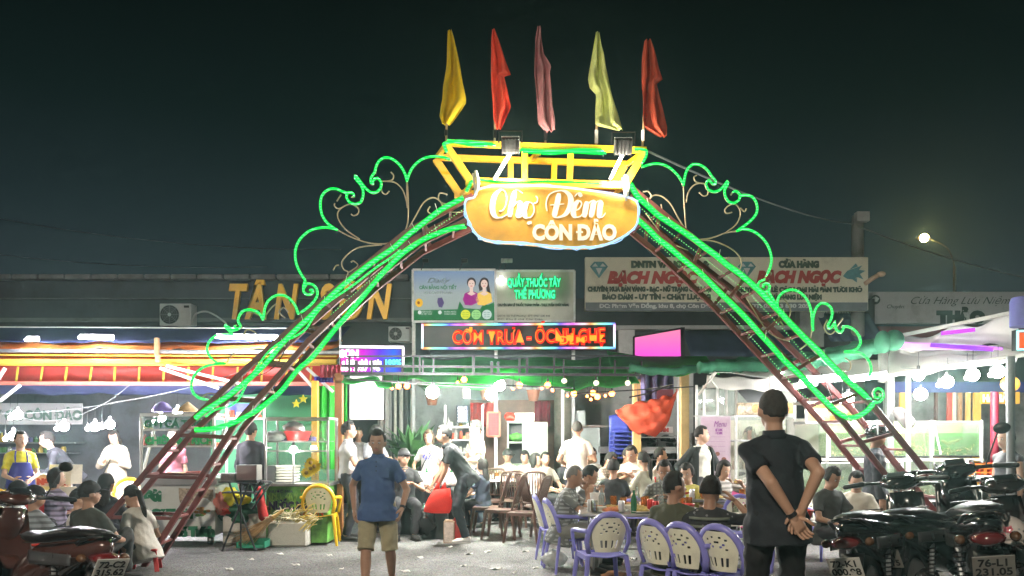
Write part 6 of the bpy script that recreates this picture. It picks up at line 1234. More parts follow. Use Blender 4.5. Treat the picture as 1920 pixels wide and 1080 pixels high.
# white paper bags on the left table
for x, y, w_, l in ((110,893,.26,'left white paper bag standing behind the seated boy'),(137,893,.24,'right white paper bag standing behind the dark-capped man'),(126,938,.22,'cream paper bag on the left table nearest the dark cap')):
    p = P(x,y+14,9.9 if y > 900 else 10.8); MB().loft([(p,(w_*.5,0,0),(0,.06,0)),(p+Vector((0,0,.13)),(w_*.52,0,0),(0,.05,0)),(p+Vector((.01,0,.26)),(w_*.5,0,0),(0,.02,0))],4).build('paper_bag', mat('cream_paper',(.72,.68,.56),.8,0,.08,5), None, world=True, label=l, cat='bag')
bn2 = board('banner', 62, 888, 135, 925, 11.2, mat('pink_print_banner',(.62,.50,.48),.6,0,.1,3), 'small banner reading NGƯỜI behind the boy in lilac', 'banner', .02); ptext('NGƯỜI', 96, 908, 11.18, 10, mat('faded_red_ink'), bn2, 54, off=.012); rect(MB(),63,912,134,924,11.19,.006).build('yellow_band', mat('yellow_band',(.7,.6,.3),.6), bn2, world=True)
# floor objects
tm = cloth_trans('clear_bag')
for x, y, Y, rd, m_, l in ((1040,1062,9.0,(.14,.11,.09),plb,'knotted clear plastic bag of rubbish under the sideways blue chairs'),(1232,1062,8.4,(.17,.14,.12),plb,'clear rubbish bag on the ground under the front table'),(1152,1072,8.3,(.12,.1,.04),mat('orange_waste',(.65,.3,.12),.7,0,.3,8),'orange food waste on the ground under the nearest blue chair'),(1205,1074,8.3,(.08,.07,.04),plb,'small white rubbish scrap under the front table'),(1330,1070,7.6,(.07,.06,.04),plb,'white rubbish scrap under the middle blue chair')):
    o = lump(x,y,Y,rd,m_,'rubbish',l,'rubbish',int(x)); o.location.z = 0.0
r2 = random.Random(77)
for i in range(22): item('napkin', P(1120+r2.random()*300,820,8).x, 7.6+r2.random()*2.2, .001, 'crumpled white napkin on the ground under the front tables', 'napkins on the ground under the front tables', r2)
bx = thing('carton', 'brown carton with pale side on the ground by the bending man\'s shoes', 'carton', P(842,1018,11.2)); MB().box((0,.1,.15),(.15,.25,.31),None,.004).build('box_body', mat('cardboard',(.42,.28,.18),.8,0,.1,5), bx); MB().box((-.0,-.0275,.15),(.13,.004,.28)).build('printed_face', mat('carton_pale',(.55,.45,.38),.7,0,.3,20), bx)
MB().lathe([(.08,0),(.085,.25),(.04,.32),(.045,.36)], P(858,1012,11.3), 12).build('red_jug', mat('red_jug_plastic',(.7,.04,.03),.35), None, world=True, smooth='auto', label='red plastic jug beside the brown carton', cat='jug')
for x, w_, h_, l in ((826,.24,.45,'black crate under the crowded table, right one'),(808,.2,.4,'black crate under the crowded table, left one')): MB().box((P(x,820,11.9).x,11.75,h_/2),(w_,.3,h_),None,.01).build('crate', BLK, None, world=True, label=l, cat='crate')
lump(795,975,11.6,(.18,.12,.2),mat('black_bag_shiny',(.012,.012,.014),.25,0,.2,5),'bin_bag','shiny black bin bag hanging under the crowded table','bag',9)
# red carrier bag held by bending man
rb_ = thing('carrier_bag', 'bright red plastic carrier bag held by the bending man', 'bag', P(822,962,10.9)); rbm = cloth_trans('red_carrier',(.85,.05,.03),.45,.12,4)
def rbf(d): return 1+.10*math.sin(d.x*8+d.z*5)+.06*math.sin(d.z*13+d.x*3)+.05*math.sin(d.y*9)
MB().loft([((.02,0,.0),(.13,0,0),(0,.05,0)),((-.01,0,.04),(.19,0,.02),(0,.09,0)),((0,.01,.14),(.185,0,.03),(0,.10,0)),((.02,0,.24),(.15,0,.02),(0,.07,0)),((.05,0,.33),(.11,0,.01),(0,.04,0))],14).build('bag_body', rbm, rb_, smooth=True)
for s in (-.04,.05): MB().tube([(s+.02,0,.31),(s+.03,.0,.37),(s+.04,0,.42)],[.05,.025,.012],8,flat=.35).build('bag_handle', rbm, rb_, smooth=True)
bf = bpy.data.objects
# ================================================================== SCOOTERS
def scooter(label, col, plate, pz_=.51, tail=True, cover=(.012,.012,.013), helmet=False, mirrors=(1,1)):
    """forward = +x, rear wheel at x=-.62"""
    nm = 'scooter_%.3f_%.3f_%.3f' % col; bd = mat(nm, col, .2, .1, .08, 2, .015, 60, coat=.7, dirt=.08); st_ = mat('scooter_seat',(.013,.012,.012),.42,0,.1,6,.12,90)
    t = thing('parked_scooter', label, 'scooter', (0,0,0), 0, 'scooters parked at the front'); V = Vector
    def lf(rg): return [(V(c),V((0,a,0)),V(b)) for c,a,b in rg]
    MB().loft(lf([((-1.0,0,.74),.02,(0,0,.02)),((-.93,0,.73),.07,(0,0,.07)),((-.75,0,.69),.13,(0,0,.10)),((-.5,0,.62),.165,(0,0,.15)),((-.2,0,.54),.17,(0,0,.19)),((.05,0,.46),.15,(0,0,.17)),((.16,0,.40),.12,(0,0,.12)),((.2,0,.36),.08,(0,0,.06))]),16).build('rear_body', bd, t, smooth=True)
    MB().loft(lf([((-.95,0,.80),.03,(0,0,.02)),((-.85,0,.815),.10,(0,0,.035)),((-.6,0,.80),.135,(0,0,.05)),((-.38,0,.775),.14,(0,0,.05)),((-.25,0,.745),.145,(0,0,.04)),((-.05,0,.735),.135,(0,0,.045)),((.1,0,.73),.10,(0,0,.045)),((.15,0,.72),.04,(0,0,.02))]),14).build('seat', st_, t, smooth=True)
    for sx in (-1,1): MB().tube(smooth_path([(-.1,sx*.155,.70),(-.5,sx*.165,.735),(-.85,sx*.12,.79),(-1.0,sx*.05,.81)],4), .012, 6, flat=.6).build('side_trim', mat('chrome',(.6,.6,.6),.12,1.,0,bump=0), t, smooth=True)
    MB().box((.3,0,.31),(.34,.3,.05),None,.02).build('floorboard', BLK, t)
    MB().grid(lambda u, v: (.46+.15*v+.05*math.cos((u-.5)*2.6)-.02, (u-.5)*(.36-.08*v), .3+.6*v), 12, 10, .02).build('leg_shield', bd, t, smooth=True)
    MB().loft(lf([((.68,0,.3),.05,(.02,0,0)),((.66,0,.5),.09,(.05,0,0)),((.6,0,.75),.12,(.07,0,0)),((.54,0,.92),.10,(.06,0,0))]),12).build('front_cowl', bd, t, smooth=True)
    MB().loft(lf([((.34,0,.98),.04,(0,0,.03)),((.42,0,1.0),.13,(0,0,.055)),((.52,0,1.0),.15,(0,0,.065)),((.6,0,.98),.11,(0,0,.06)),((.66,0,.96),.04,(0,0,.03))]),14).build('handlebar_cowl', bd, t, smooth=True)
    MB().ell((.64,0,.965),(.04,.08,.045),12,8).build('headlight', glass('headlight_glass',(.7,.7,.7),.5,.2), t, smooth=True)
    MB().box((.43,0,1.055),(.1,.14,.02),Matrix.Rotation(-.4,3,'Y'),.008).build('speedometer', BLK, t)
    for sx in (-1,1):
        MB().tube([(.47,sx*.1,1.0),(.43,sx*.22,1.01),(.36,sx*.36,1.0)], [.014,.013,.012], 7).cap((.41,sx*.25,1.01),.019,(.355,sx*.375,1.0),.019,8).build('handlebar_grip', BLK, t, smooth=True); MB().tube([(.46,sx*.2,1.0),(.46,sx*.34,.985)],.006,5).build('brake_lever', GALV, t)
        if mirrors[0 if sx < 0 else 1]: MB().tube([(.45,sx*.2,1.02),(.47,sx*.26,1.15),(.46,sx*.3,1.24)], .006, 5).ell((.455,sx*.33,1.27),(.016,.058,.042),12,8).build('mirror', BLK, t, smooth=True)
    for x in (-.62,.68):
        tm_ = MB(); tm_.tube([(x+.235*math.cos(a*math.pi/14),0,.28+.235*math.sin(a*math.pi/14)) for a in range(28)], .045, 10, closed=True); w_ = tm_.build('wheel', mat('tyre_rubber',(.02,.02,.02),.75,0,.15,9,.2,30), t, smooth=True)
        r_ = MB(); r_.lathe([(.19,-.03),(.2,-.01),(.2,.01),(.19,.03)],(x,0,.28),24,'y'); 
        for k in range(5): a_ = k*1.2566; r_.beam((x+.03*math.cos(a_),0,.28+.03*math.sin(a_)),(x+.185*math.cos(a_),0,.28+.185*math.sin(a_)),.025,.02)
        r_.lathe([(.04,-.05),(.04,.05)],(x,0,.28),12,'y'); r_.build('rim', GALV, w_)
    MB().tube([(.56,.06,.85),(.68,.06,.28)],.016,6).tube([(.56,-.06,.85),(.68,-.06,.28)],.016,6).build('fork', GALV, t)
    MB().grid(lambda u, v: (.68+.30*math.cos(.25+u*2.3), (v-.5)*.13, .28+.30*math.sin(.25+u*2.3)), 12, 4, .006).build('front_fender', bd, t, smooth=True)
    MB().loft(lf([((-.35,-.02,.28),.07,(0,0,.09)),((-.5,-.02,.28),.09,(0,0,.11)),((-.66,-.06,.28),.06,(0,0,.08))]),12).build('engine', DARKM, t, smooth=True)
    MB().cap((-.35,-.16,.26),.03,(-.55,-.17,.27),.05,12).cap((-.55,-.17,.27),.055,(-.92,-.18,.36),.05,12).build('exhaust', mat('dull_chrome',(.35,.35,.36),.25,.9,.2,6,0), t, smooth=True)
    MB().tube([(-.8,.12,.75),(-.93,.1,.8),(-1.02,0,.82),(-.93,-.1,.8),(-.8,-.12,.75)],.013,7).build('grab_rail', BLK, t, smooth=True)
    MB().loft(lf([((-.93,0,.66),.10,(0,0,.045)),((-1.0,0,.66),.085,(0,0,.04)),((-1.03,0,.66),.04,(0,0,.02))]),12).build('tail_light', mat('tail_red',(.13,.01,.012),.15,0,0,bump=0,coat=1), t, smooth=True)
    for sx in (-1,1): MB().ell((-.93,sx*.14,.66),(.05,.03,.03),10,7).build('indicator', mat('amber_lens',(.12,.06,.03),.2,0,0,bump=0), t, smooth=True)
    MB().grid(lambda u, v: (-.86-.2*u, (v-.5)*.15, .58-.26*u), 8, 4, .006).build('rear_fender', BLK, t, smooth=True)
    M = Matrix.Rotation(R(-28),3,'Y'); pc = V((-1.04,0,pz_)); p_ = MB().box((0,0,0),(.006,.21,.15),M,.002).build('number_plate', mat('plate_white' if plate and plate[0] in ('72-K1','72-C2') else 'plate_dim',(.62,.61,.56) if plate and plate[0] in ('72-K1','72-C2') else (.22,.21,.19),.35,0,.05,6,.0,dirt=.2), t); p_.location = pc  # other plates get a darker colour so they read as dimly lit
    if plate:
        for k, s in enumerate(plate):
            cu = bpy.data.curves.new('plate_text','FONT'); cu.body = s; cu.size = .068; cu.extrude = .0008; cu.align_x = 'CENTER'; cu.offset = .0018; o = bpy.data.objects.new('plate_lettering', cu); COL.objects.link(o); cu.materials.append(BLK); o.parent = p_
            # text plane faces -x, tilted with the plate
            B_ = Matrix(((0,0,-1),(-1,0,0),(0,1,0))); o.matrix_local = (M @ B_).to_4x4() if 0 else Matrix.Translation(M @ V((-.0045,0,.008-.062*k))) @ (M @ B_).to_4x4()
    for sx in (-1,1):
        MB().tube(smooth_path([(.45,sx*.13,1.01),(.60,sx*.12,1.06),(.68,sx*.06,.92),(.62,sx*.03,.7)],4), .005, 5).build('brake_cable', BLK, t, smooth=True)
        MB().tube([(-.62,sx*.13,.32),(-.52,sx*.13,.60)], .017, 7).build('rear_shock', GALV, t); _q = MB()
        for k_ in range(7): _q.tube([(-.62+.10*(.18+.1*k_)+.028*math.cos(a*.785),sx*.13+.028*math.sin(a*.785),.32+.28*(.18+.1*k_)) for a in range(8)], .005, 4, closed=True)
        _q.build('shock_spring', DARKM, t)
        MB().grid(lambda u, v: (-.82+.62*u, sx*(.150+.026*math.sin(u*3.0)+.004), .60+.075*v+.02*u*(v-.5)-.03*u), 12, 3, .004).build('side_panel', mat('side_panel_grey',(.09,.09,.095),.3,.3,.1,6,.02,40,coat=.4,dirt=.3), t, smooth=True)
        MB().box((-.45,sx*.1775,.615),(.13,.003,.022)).build('badge', mat('chrome'), t)
        MB().cap((-.18,sx*.16,.30),.016,(-.18,sx*.27,.30),.016,8).build('foot_peg', BLK, t)
    MB().tube([(-.93,0,.832),(-.6,-.138,.812),(-.25,-.147,.757),(.1,-.103,.742)], .006, 5).tube([(-.93,0,.832),(-.6,.138,.812),(-.25,.147,.757),(.1,.103,.742)], .006, 5).build('seat_piping', mat('piping_grey',(.12,.12,.12),.6), t, smooth=True)
    MB().box((-.50,0,.842),(.012,.26,.008)).build('seat_seam', BLK, t)
    MB().cap((.50,.07,1.02),.012,(.47,.07,1.045),.012,8).build('ignition_key', GALV, t)
    return t
S0 = scooter('black scooter with the 72-K1 plate, first of the right group beside the man in black', (.012,.014,.013), ('72-K1','000.98'), mirrors=(0,0))
S0.location = (3.16,6.5,0); S0.rotation_euler = (R(-8),0,R(50)); S0.scale = (1.1,1.1,1.1)
sc_list = [(1782,6.85,R(42),1.08,'dark green-sheened scooter second from left in the right group',(.012,.022,.016),('72-B1','004.15')),
 (1842,6.5,R(66),1.2,'black scooter with raised front cowl and tall mirror, right of the truss foot',(.010,.010,.011),('76-L1','231.05')),
 (1962,5.9,R(74),1.1,'dark scooter at the right edge with a pink and white helmet on its seat',(.02,.012,.012),('72-C1','055.05'))]
for x, Y, rz, s_, l, c, pl__ in sc_list:
    o = scooter(l, c, pl__, mirrors=(1,0) if x == 1842 else (0,0)); o.location = gpt(x,Y); o.rotation_euler = (R(-7),0,rz); o.scale = (s_,s_,s_)
# back scooters (behind the stalls)
for x, Y, rz, l in ((1172,17.2,.3,'silver scooter parked in the gloom behind the orange cluster'),(1215,17.4,.5,'dark scooter parked behind the stack of blue chairs'),(1105,17.6,2.8,'scooter parked behind the fridge counter')): dup(S0, gpt(x,Y), rz, l, 'scooters parked at the back').location.z = .35
# left scooters
SL = scooter('dark brown scooter at lower left with the tilted 72-C2 plate', (.075,.032,.026), ('72-C2','315.62'), .60); SL.location = (-3.60,6.0,0); SL.rotation_euler = (R(5),0,R(143)); SL.scale = (1.04,1.04,1.0)
SL2 = scooter('brown scooter cut by the left picture edge, its black mirror standing up', (.05,.03,.025), None, mirrors=(0,1)); SL2.location = (P(-150,820,5.6).x, 5.9, 0); SL2.rotation_euler.z = R(110)
# helmet on the rightmost scooter
hm = thing('helmet', 'white half helmet with a small pink flower on the rightmost scooter seat', 'helmet', (P(1888,985,5.75).x, 5.75, P(1888,1005,5.75).z))
MB().ell((0,0,.02),(.125,.15,.13),20,14,None,lambda d: 1. if d.z > -.25 else .55).build('shell', mat('helmet_white',(.66,.6,.56),.2,0,.04,6,0,coat=.6), hm, smooth=True); MB().ell((.0,-.135,.06),(.012,.008,.012),8,6).build('rivet', GALV, hm)
for k in range(5): a_ = k*1.2566; MB().ell((-.06+.018*math.cos(a_),-.128,.06+.018*math.sin(a_)),(.012,.006,.012),7,5).build('flower_petal', mat('pink_petal',(.75,.2,.25),.5), hm)
MB().ell((0,-.13,-.03),(.1,.06,.02),14,6).build('peak', mat('helmet_white'), hm, smooth=True)
# low plastic stools under the diners at left
stl = mat('red_stool_plastic',(.45,.03,.035),.4)
def stool(x, Y, l, m=stl):
    t = thing('plastic_stool', l, 'stool', gpt(x,Y), .3, 'low plastic stools at the left stall'); MB().box((0,0,.235),(.28,.28,.03),None,.012).build('seat', m, t)
    for sx in (-1,1):
        for sy in (-1,1): MB().beam((sx*.11,sy*.11,.225),(sx*.14,sy*.14,0),.045,.03).build('leg', m, t)
for x, Y, l in ((165,8.0,'low red stool under the man in the charcoal T-shirt'),(62,8.4,'low red stool under the man in the grey-striped shirt'),(32,9.2,'low red stool under the person in white with a black cap'),(272,8.9,'low red stool under the ponytailed woman behind the left truss'),(198,9.4,'low red stool under the diner in the black hood')): stool(x,Y,l)
# ================================================================== PEOPLE
PEND = []   # (object, voxel, mode, extra MB, seed)
SKINS = [(.46,.27,.18),(.38,.21,.135),(.55,.34,.24),(.28,.15,.10)]
def skinm(i): return mat('skin_%d' % i, SKINS[i], .5, 0, .08, 9, .03, 60)
def clothm(c, nm='cloth', pat=None):
    if pat: return patm(c, pat)
    return mat('%s_%.3f_%.3f_%.3f' % ((nm,)+c), c, .82, 0, .12, 6, .12, 70)
def patm(c, pat):
    nm = '%s_shirt_%.2f_%.2f_%.2f' % ((pat,)+c)
    if nm in MC: return MC[nm]
    m = mat(nm, c, .82, 0, .12, 6, .12, 70); n = m.node_tree; b = n.nodes['Principled BSDF']; src = b.inputs['Base Color'].links[0].from_socket; co = n.nodes.new('ShaderNodeTexCoord'); facs = []
    for ax in (('X','Z') if pat == 'check' else (('Z',) if pat == 'stripe' else ())):
        wv = n.nodes.new('ShaderNodeTexWave'); wv.bands_direction = ax; wv.inputs['Scale'].default_value = 7 if pat == 'check' else 5; wv.inputs['Distortion'].default_value = 1.2; wv.inputs['Detail Scale'].default_value = .8; n.links.new(co.outputs['Object'], wv.inputs['Vector']); facs.append(wv.outputs['Fac'])
    if pat == 'floral': vo = n.nodes.new('ShaderNodeTexVoronoi'); vo.inputs['Scale'].default_value = 16; n.links.new(co.outputs['Object'], vo.inputs['Vector']); facs.append(vo.outputs['Distance'])
    for f in facs:
        rp = n.nodes.new('ShaderNodeValToRGB'); rp.color_ramp.elements[0].position = .38 if pat != 'floral' else .16; rp.color_ramp.elements[1].position = .5 if pat != 'floral' else .22; n.links.new(f, rp.inputs[0])
        mx = n.nodes.new('ShaderNodeMix'); mx.data_type = 'RGBA'; n.links.new(rp.outputs[0], mx.inputs[0]); lo = sum(c) > .5
        mx.inputs[6].default_value = tuple(q*.45 if lo else min(.5, q*3+.12) for q in c)+(1,); n.links.new(src, mx.inputs[7]); src = mx.outputs[2]
    n.links.new(src, b.inputs['Base Color']); return m
hairm = mat('black_hair', (.014,.012,.011), .78, 0, .3, 12, .35, 60); hairg = mat('grey_hair', (.16,.15,.14), .6, 0, .3, 14, .3, 60); hairb = mat('brown_hair',(.05,.025,.014),.75,0,.3,12,.35,60)
hairz = mat('cropped_hair', (.035,.03,.027), .9, 0, .35, 40, .3, 120)
eyem = mat('eye_dark',(.02,.015,.012),.2,0,0,bump=0); lipm = mat('lip',(.4,.13,.11),.5,0,0,bump=0); eyew = mat('eye_white',(.6,.58,.55),.3,0,0,bump=0)
def ik(a, b, l1, l2, hint):
    d = b-a; L_ = d.length
    if L_ > (l1+l2)*.995: b = a+d.normalized()*(l1+l2)*.995; d = b-a; L_ = d.length
    if L_ < abs(l1-l2)+.02: b = a+d.normalized()*(abs(l1-l2)+.02); d = b-a; L_ = d.length
    x = (l1*l1-l2*l2+L_*L_)/(2*L_); h = math.sqrt(max(0,l1*l1-x*x)); u = d.normalized(); hn = hint-u*hint.dot(u); hn = hn.normalized() if hn.length > 1e-5 else frame(u)[0]
    return a+u*x+hn*h, b
def hand(mb, wrist, d, palm, side, curl=.5, k=1.):
    """palm plus five bent fingers; d = direction of the hand, palm = palm normal"""
    d = d.normalized(); n = (palm-d*palm.dot(d)).normalized(); s = d.cross(n)*side; V = Vector; w_ = wrist
    mb.loft([(w_, s*.026*k, n*.018*k),(w_+d*.035*k, s*.036*k, n*.017*k),(w_+d*.07*k, s*.041*k, n*.015*k),(w_+d*.092*k, s*.038*k, n*.012*k)], 10)
    for i, (o, L_) in enumerate(((-.030,.062),(-.010,.074),(.010,.080),(.029,.070))):
        p = w_+d*.086*k+s*o*k; a = curl*.45; pts = [p-d*.02*k, p]; ang = a*.6; seg = L_*k
        for q in (.45,.32,.23): dd = d*math.cos(ang)+n*math.sin(ang); pts.append(pts[-1]+dd*seg*q); ang += a*1.6
        mb.tube(pts, [.0095*k,.0095*k,.009*k,.008*k,.0062*k], 6)
    # thumb leaves the side of the palm near its base
    p = w_+d*.025*k+s*.026*k; dd = (d*.62+s*.62+n*.35).normalized(); d2 = (d*.9+s*.2+n*.4).normalized(); mb.tube([p, p+dd*.04*k, p+dd*.04*k+d2*.032*k, p+dd*.04*k+d2*.055*k], [.014*k,.012*k,.0105*k,.007*k], 6)
def person(lab, x, Y, face, pose='stand', H=1.68, skin=0, top=((.4,.4,.4),'short'), bottom=((.03,.03,.035),'pants'), hair='short', hairc=0, lean=0., bend=0., yaw=0., pitch=0.,
           lh=None, rh=None, lf=None, rf=None, pz=None, vox=.016, female=False, belly=0., shoes=(.02,.02,.02), curl=.5, le=None, re=None, z0=0., extras=(), palms=None, group=None, headshift=0.):
    k = H/1.68; V = Vector; root = thing('person', lab, 'person', (P(x,820,Y).x if x is not None else Y[0], Y, z0), math.radians(face), group)
    root.scale = (k,k,k); sit = pose == 'sit'
    pz = pz if pz is not None else (.52 if sit else .92)
    pel = V((0,0,pz)); la = R(lean); dr = V((math.sin(R(bend)), -math.sin(la), math.cos(la)*math.cos(R(bend)))).normalized(); fw = V((0,-math.cos(la),-math.sin(la))); fw = (fw-dr*fw.dot(dr)).normalized(); X = fw.cross(dr)*-1
    if X.x < 0: X = -X
    T = lambda t, f=0., s=0.: pel+dr*t+fw*f+X*s
    sw = .142 if female else .160
    neck = T(.49,.0); 
    hy, hp = R(yaw), R(pitch); HM = Matrix.Rotation(hy,3,'Z') @ Matrix.Rotation(hp+la*.35,3,'X')
    hd = HM @ V((0,0,1)); hf = HM @ V((0,-1,0)); hs = HM @ V((1,0,0)); base = neck+(dr*.5+hd*.5)*.045+hf*.005; hc = base+hd*.105+hf*.02
    sh = {1: T(.405,0,sw), -1: T(.405,0,-sw)}
    # hand targets in local units (hanging by default)
    def tgt(v, s): return V(v) if v is not None else (sh[s]+V((s*.06,-.06,-.53)) if not sit else V((s*.16,-.36,pz+.12)))
    wr = {}; elb = {}
    for s, h_, e_ in ((1,lh,le),(-1,rh,re)): elb[s], wr[s] = ik(sh[s], tgt(h_,s), .285, .25, V(e_) if e_ else V((s*.55,.65,-.35)))
    hips = {s: pel+V((s*.088,0,-.015)) for s in (1,-1)}; kn = {}; an = {}
    for s, f_ in ((1,lf),(-1,rf)):
        t_ = V(f_) if f_ is not None else (V((s*.12,-.40,.085)) if sit else V((s*.105,.02,.085)))
        kn[s], an[s] = ik(hips[s], t_, .43, .415, V((s*.15,-1,.15)))
    # ---- body
    mb = MB(); bl = belly
    def ring_(t, a, b, f=0.): return (T(t,f), X*a, fw*b)
    wst = .122 if female else .14; ch = .145 if female else .162
    mb.loft([ring_(-.10,.09,.08),ring_(-.04,.145,.10),ring_(.03,.155,.108+bl*.3,bl*.2),ring_(.14,wst+bl*.25,.098+bl*.6,bl*.4),ring_(.24,wst+.004,.100+bl*.35,bl*.2),ring_(.34,ch,.112),ring_(.41,ch-.02,.096),ring_(.445,.095,.075),ring_(.475,.06,.055)],14)
    mb.cap(T(.435,0,.05),.055,sh[1],.047); mb.cap(T(.435,0,-.05),.055,sh[-1],.047)
    mb.cap(T(.46),.058,base+hd*.03,.052,10)
    fe = .9 if female else 1.
    for s in (1,-1):
        mb.cap(sh[s],.046*fe,elb[s],.037*fe,9); mb.cap(elb[s],.039*fe,wr[s],.025*fe,9)
        mb.cap(hips[s],.082,kn[s],.055,10); mb.cap(kn[s],.054,kn[s].lerp(an[s],.35)+V((0,.015,0)),.055,10); mb.cap(kn[s].lerp(an[s],.3)+V((0,.012,0)),.056,an[s],.036,10)
        fd_ = V((s*.2,-1,0)).normalized(); mb.cap(an[s]-V((0,-.03,.035)),.036,an[s]+fd_*.14-V((0,0,.052)),.03,8)
    mb.ell(hc+hf*-.012+hd*.01,(.079,.097,.108),14,10,HM); mb.ell(hc+hf*.03-hd*.05,(.058,.061,.066),12,8,HM); mb.cap(hc+hf*.077-hd*.004,.010,hc+hf*.097-hd*.03,.0155,6); mb.ell(hc+hf*.072-hd*.062,(.024,.014,.012),8,6,HM)
    for s in (1,-1): mb.ell(hc+hs*s*.081-hf*.008-hd*.01,(.012,.021,.033),8,6,HM)
    ex = MB()
    for s in (1,-1):
        hdv = (wr[s]-elb[s]).normalized(); pn = V(palms[s]) if palms and s in palms else (V((-s,-.2,0)) if not sit else V((0,0,-1))); pn = pn+hdv*.001
        if abs(pn.normalized().dot(hdv)) > .95: pn = V((-s,0,0))
        hand(ex, wr[s]-hdv*.012, hdv, pn, s*-1, curl)
    o = mb.build('body', skinm(skin), root); PEND.append((o, vox, 'skin', ex, 1))
    # ---- face
    for s in (1,-1):
        MB().ell(hc+hf*.078+hs*s*.030+hd*.008,(.0125,.008,.0075),8,6,HM).build('eye', eyew, root); MB().ell(hc+hf*.0845+hs*s*.030+hd*.008,(.006,.004,.0068),7,5,HM).build('pupil', eyem, root)
        MB().beam(hc+hf*.086+hs*s*.017+hd*.030, hc+hf*.077+hs*s*.045+hd*.031,.0045,.004).build('eyebrow', hairm, root)
    MB().ell(hc+hf*.087-hd*.058,(.021,.007,.0065),10,6,HM).build('mouth', lipm, root)
    # ---- hair
    hm_ = hairz if hair == 'buzz' and not hairc else (hairm,hairg,hairb)[hairc]; rr_ = random.Random(int(x*7)%997 if x else 3); ph = [rr_.uniform(0,6) for _ in range(4)]
    lowb = {'short':-.38,'buzz':-.35,'bob':-.75,'long':-.6,'pony':-.42,'bun':-.42,'messy':-.42,'cap':-.38,'bald':-.3,'hood':-.8}.get(hair,-.4)
    def hr(d):
        f = -d.y; inside = False
        if f > .28 and d.z < (.60 if hair != 'messy' else .52)+.18*(abs(d.x)) and abs(d.x) < .93: inside = True
        if d.z < lowb-(.22 if f < -.6 and hair in ('buzz','short') else 0): inside = True
        if abs(d.x) > .6 and d.z < (-.12 if hair not in ('bob','long','messy') else lowb) and f > -.35: inside = True
        if hair == 'bald' and d.z > .55: inside = True
        if inside: return .86
        base_ = {'buzz':1.0,'bald':1.03,'messy':1.13,'bob':1.16,'long':1.14}.get(hair,1.10); return base_+.022*math.sin(d.x*17+ph[0])*math.sin(d.z*15+ph[1])+.016*math.sin(d.x*41+d.z*9+ph[2])*math.sin(d.y*37+ph[3])+(.05*max(0,d.z)*max(0,f) if hair == 'short' else 0)+(.045*math.sin(d.x*13+ph[2])*math.sin(d.y*15+ph[3])+.03*math.sin(d.x*29+d.z*23)*math.sin(d.y*27+ph[1]) if hair == 'messy' else 0)
    hmb = MB().ell(hc-hf*.012+hd*.012,(.084,.103,.114),26,20,HM,hr)
    if hair in ('long','hood'): hmb.loft([(hc-hf*.07+hd*.0,hs*.07,hf*.035),(hc-hf*.085-hd*.12,hs*.085,hf*.035),(neck-fw*.085-dr*.10,X*.085,fw*.03),(neck-fw*.09-dr*.24,X*.045,fw*.018)],10)
    if hair == 'bob': hmb.loft([(hc-hf*.05+hd*.0,hs*.085,hf*.05),(hc-hf*.05-hd*.09,hs*.088,hf*.055),(hc-hf*.05-hd*.13,hs*.075,hf*.045)],12)
    if hair == 'pony': hmb.tube([hc-hf*.09+hd*.03,hc-hf*.135+hd*.01,hc-hf*.14-hd*.09,neck-fw*.12-dr*.08,neck-fw*.11-dr*.18],[.022,.032,.034,.028,.012],9)
    if hair == 'bun': hmb.ell(hc-hf*.1+hd*.04,(.042,.042,.04),10,8)
    hmb.build('hair', hm_, root, smooth=True)
    # ---- clothes
    tcol, tk = top[0], top[1]; tm_ = clothm(tcol, 'cloth', top[2] if len(top) > 2 else None); c = MB(); g = .014; hem = -.15 if tk not in ('tucked','blouse') else -.03
    def rg(t, a, b, f=0., e=0.): return (T(t,f), X*(a+g+e), fw*(b+g+e))
    rings_ = [rg(hem,.158,.118+bl*.3,bl*.25,.036 if hem < -.1 else .004),rg(-.04,.157,.114+bl*.35,bl*.3,.026 if hem < -.1 else .004),rg(.03,.155,.11+bl*.4,bl*.3,.004),rg(.14,wst+bl*.25,.10+bl*.6,bl*.4,.006),rg(.24,wst+.004,.102+bl*.35,bl*.2,.006),rg(.34,ch,.113+(.012 if female else 0),.008 if female else 0),rg(.41,ch-.016,.098),rg(.447,.10,.078),rg(.480,.058,.056)]
    c.loft(rings_,16); c.cap(T(.438,0,.05),.062,sh[1],.056); c.cap(T(.438,0,-.05),.062,sh[-1],.056)
    sl = {'short':.62,'tucked':.62,'long':2.,'blouse':1.55,'sleeveless':.12,'tee':.7,'three':1.3}.get(tk,.62)
    for s in (1,-1):
        def sleeve(mb_, frac, e0, e1):
            if frac <= 1: mb_.cap(sh[s],.053*fe+e0,sh[s].lerp(elb[s],frac),.051*fe+e1,10,True,False)
            else:
                mb_.cap(sh[s],.054*fe+e0,elb[s],.047*fe+e1*.6,10); mb_.cap(elb[s],.052*fe+e1*.6,elb[s].lerp(wr[s],min(frac-1,.97)),.038*fe+e1,10,True,False)
        sleeve(c, sl, .004, .008 if tk != 'blouse' else .03)
    if tk in ('short','tucked','long'): c.loft([(T(.478,.004),X*.068,fw*.066),(T(.505,.012),X*.060,fw*.060)],14)
    shirt = c.build('shirt', tm_, root); PEND.append((shirt, vox*.9, 'cloth', None, int(x or 1)))
    bcol, bk = bottom[0], bottom[1]; bm_ = clothm(bcol, 'cloth', bottom[2] if len(bottom) > 2 else None); b = MB()
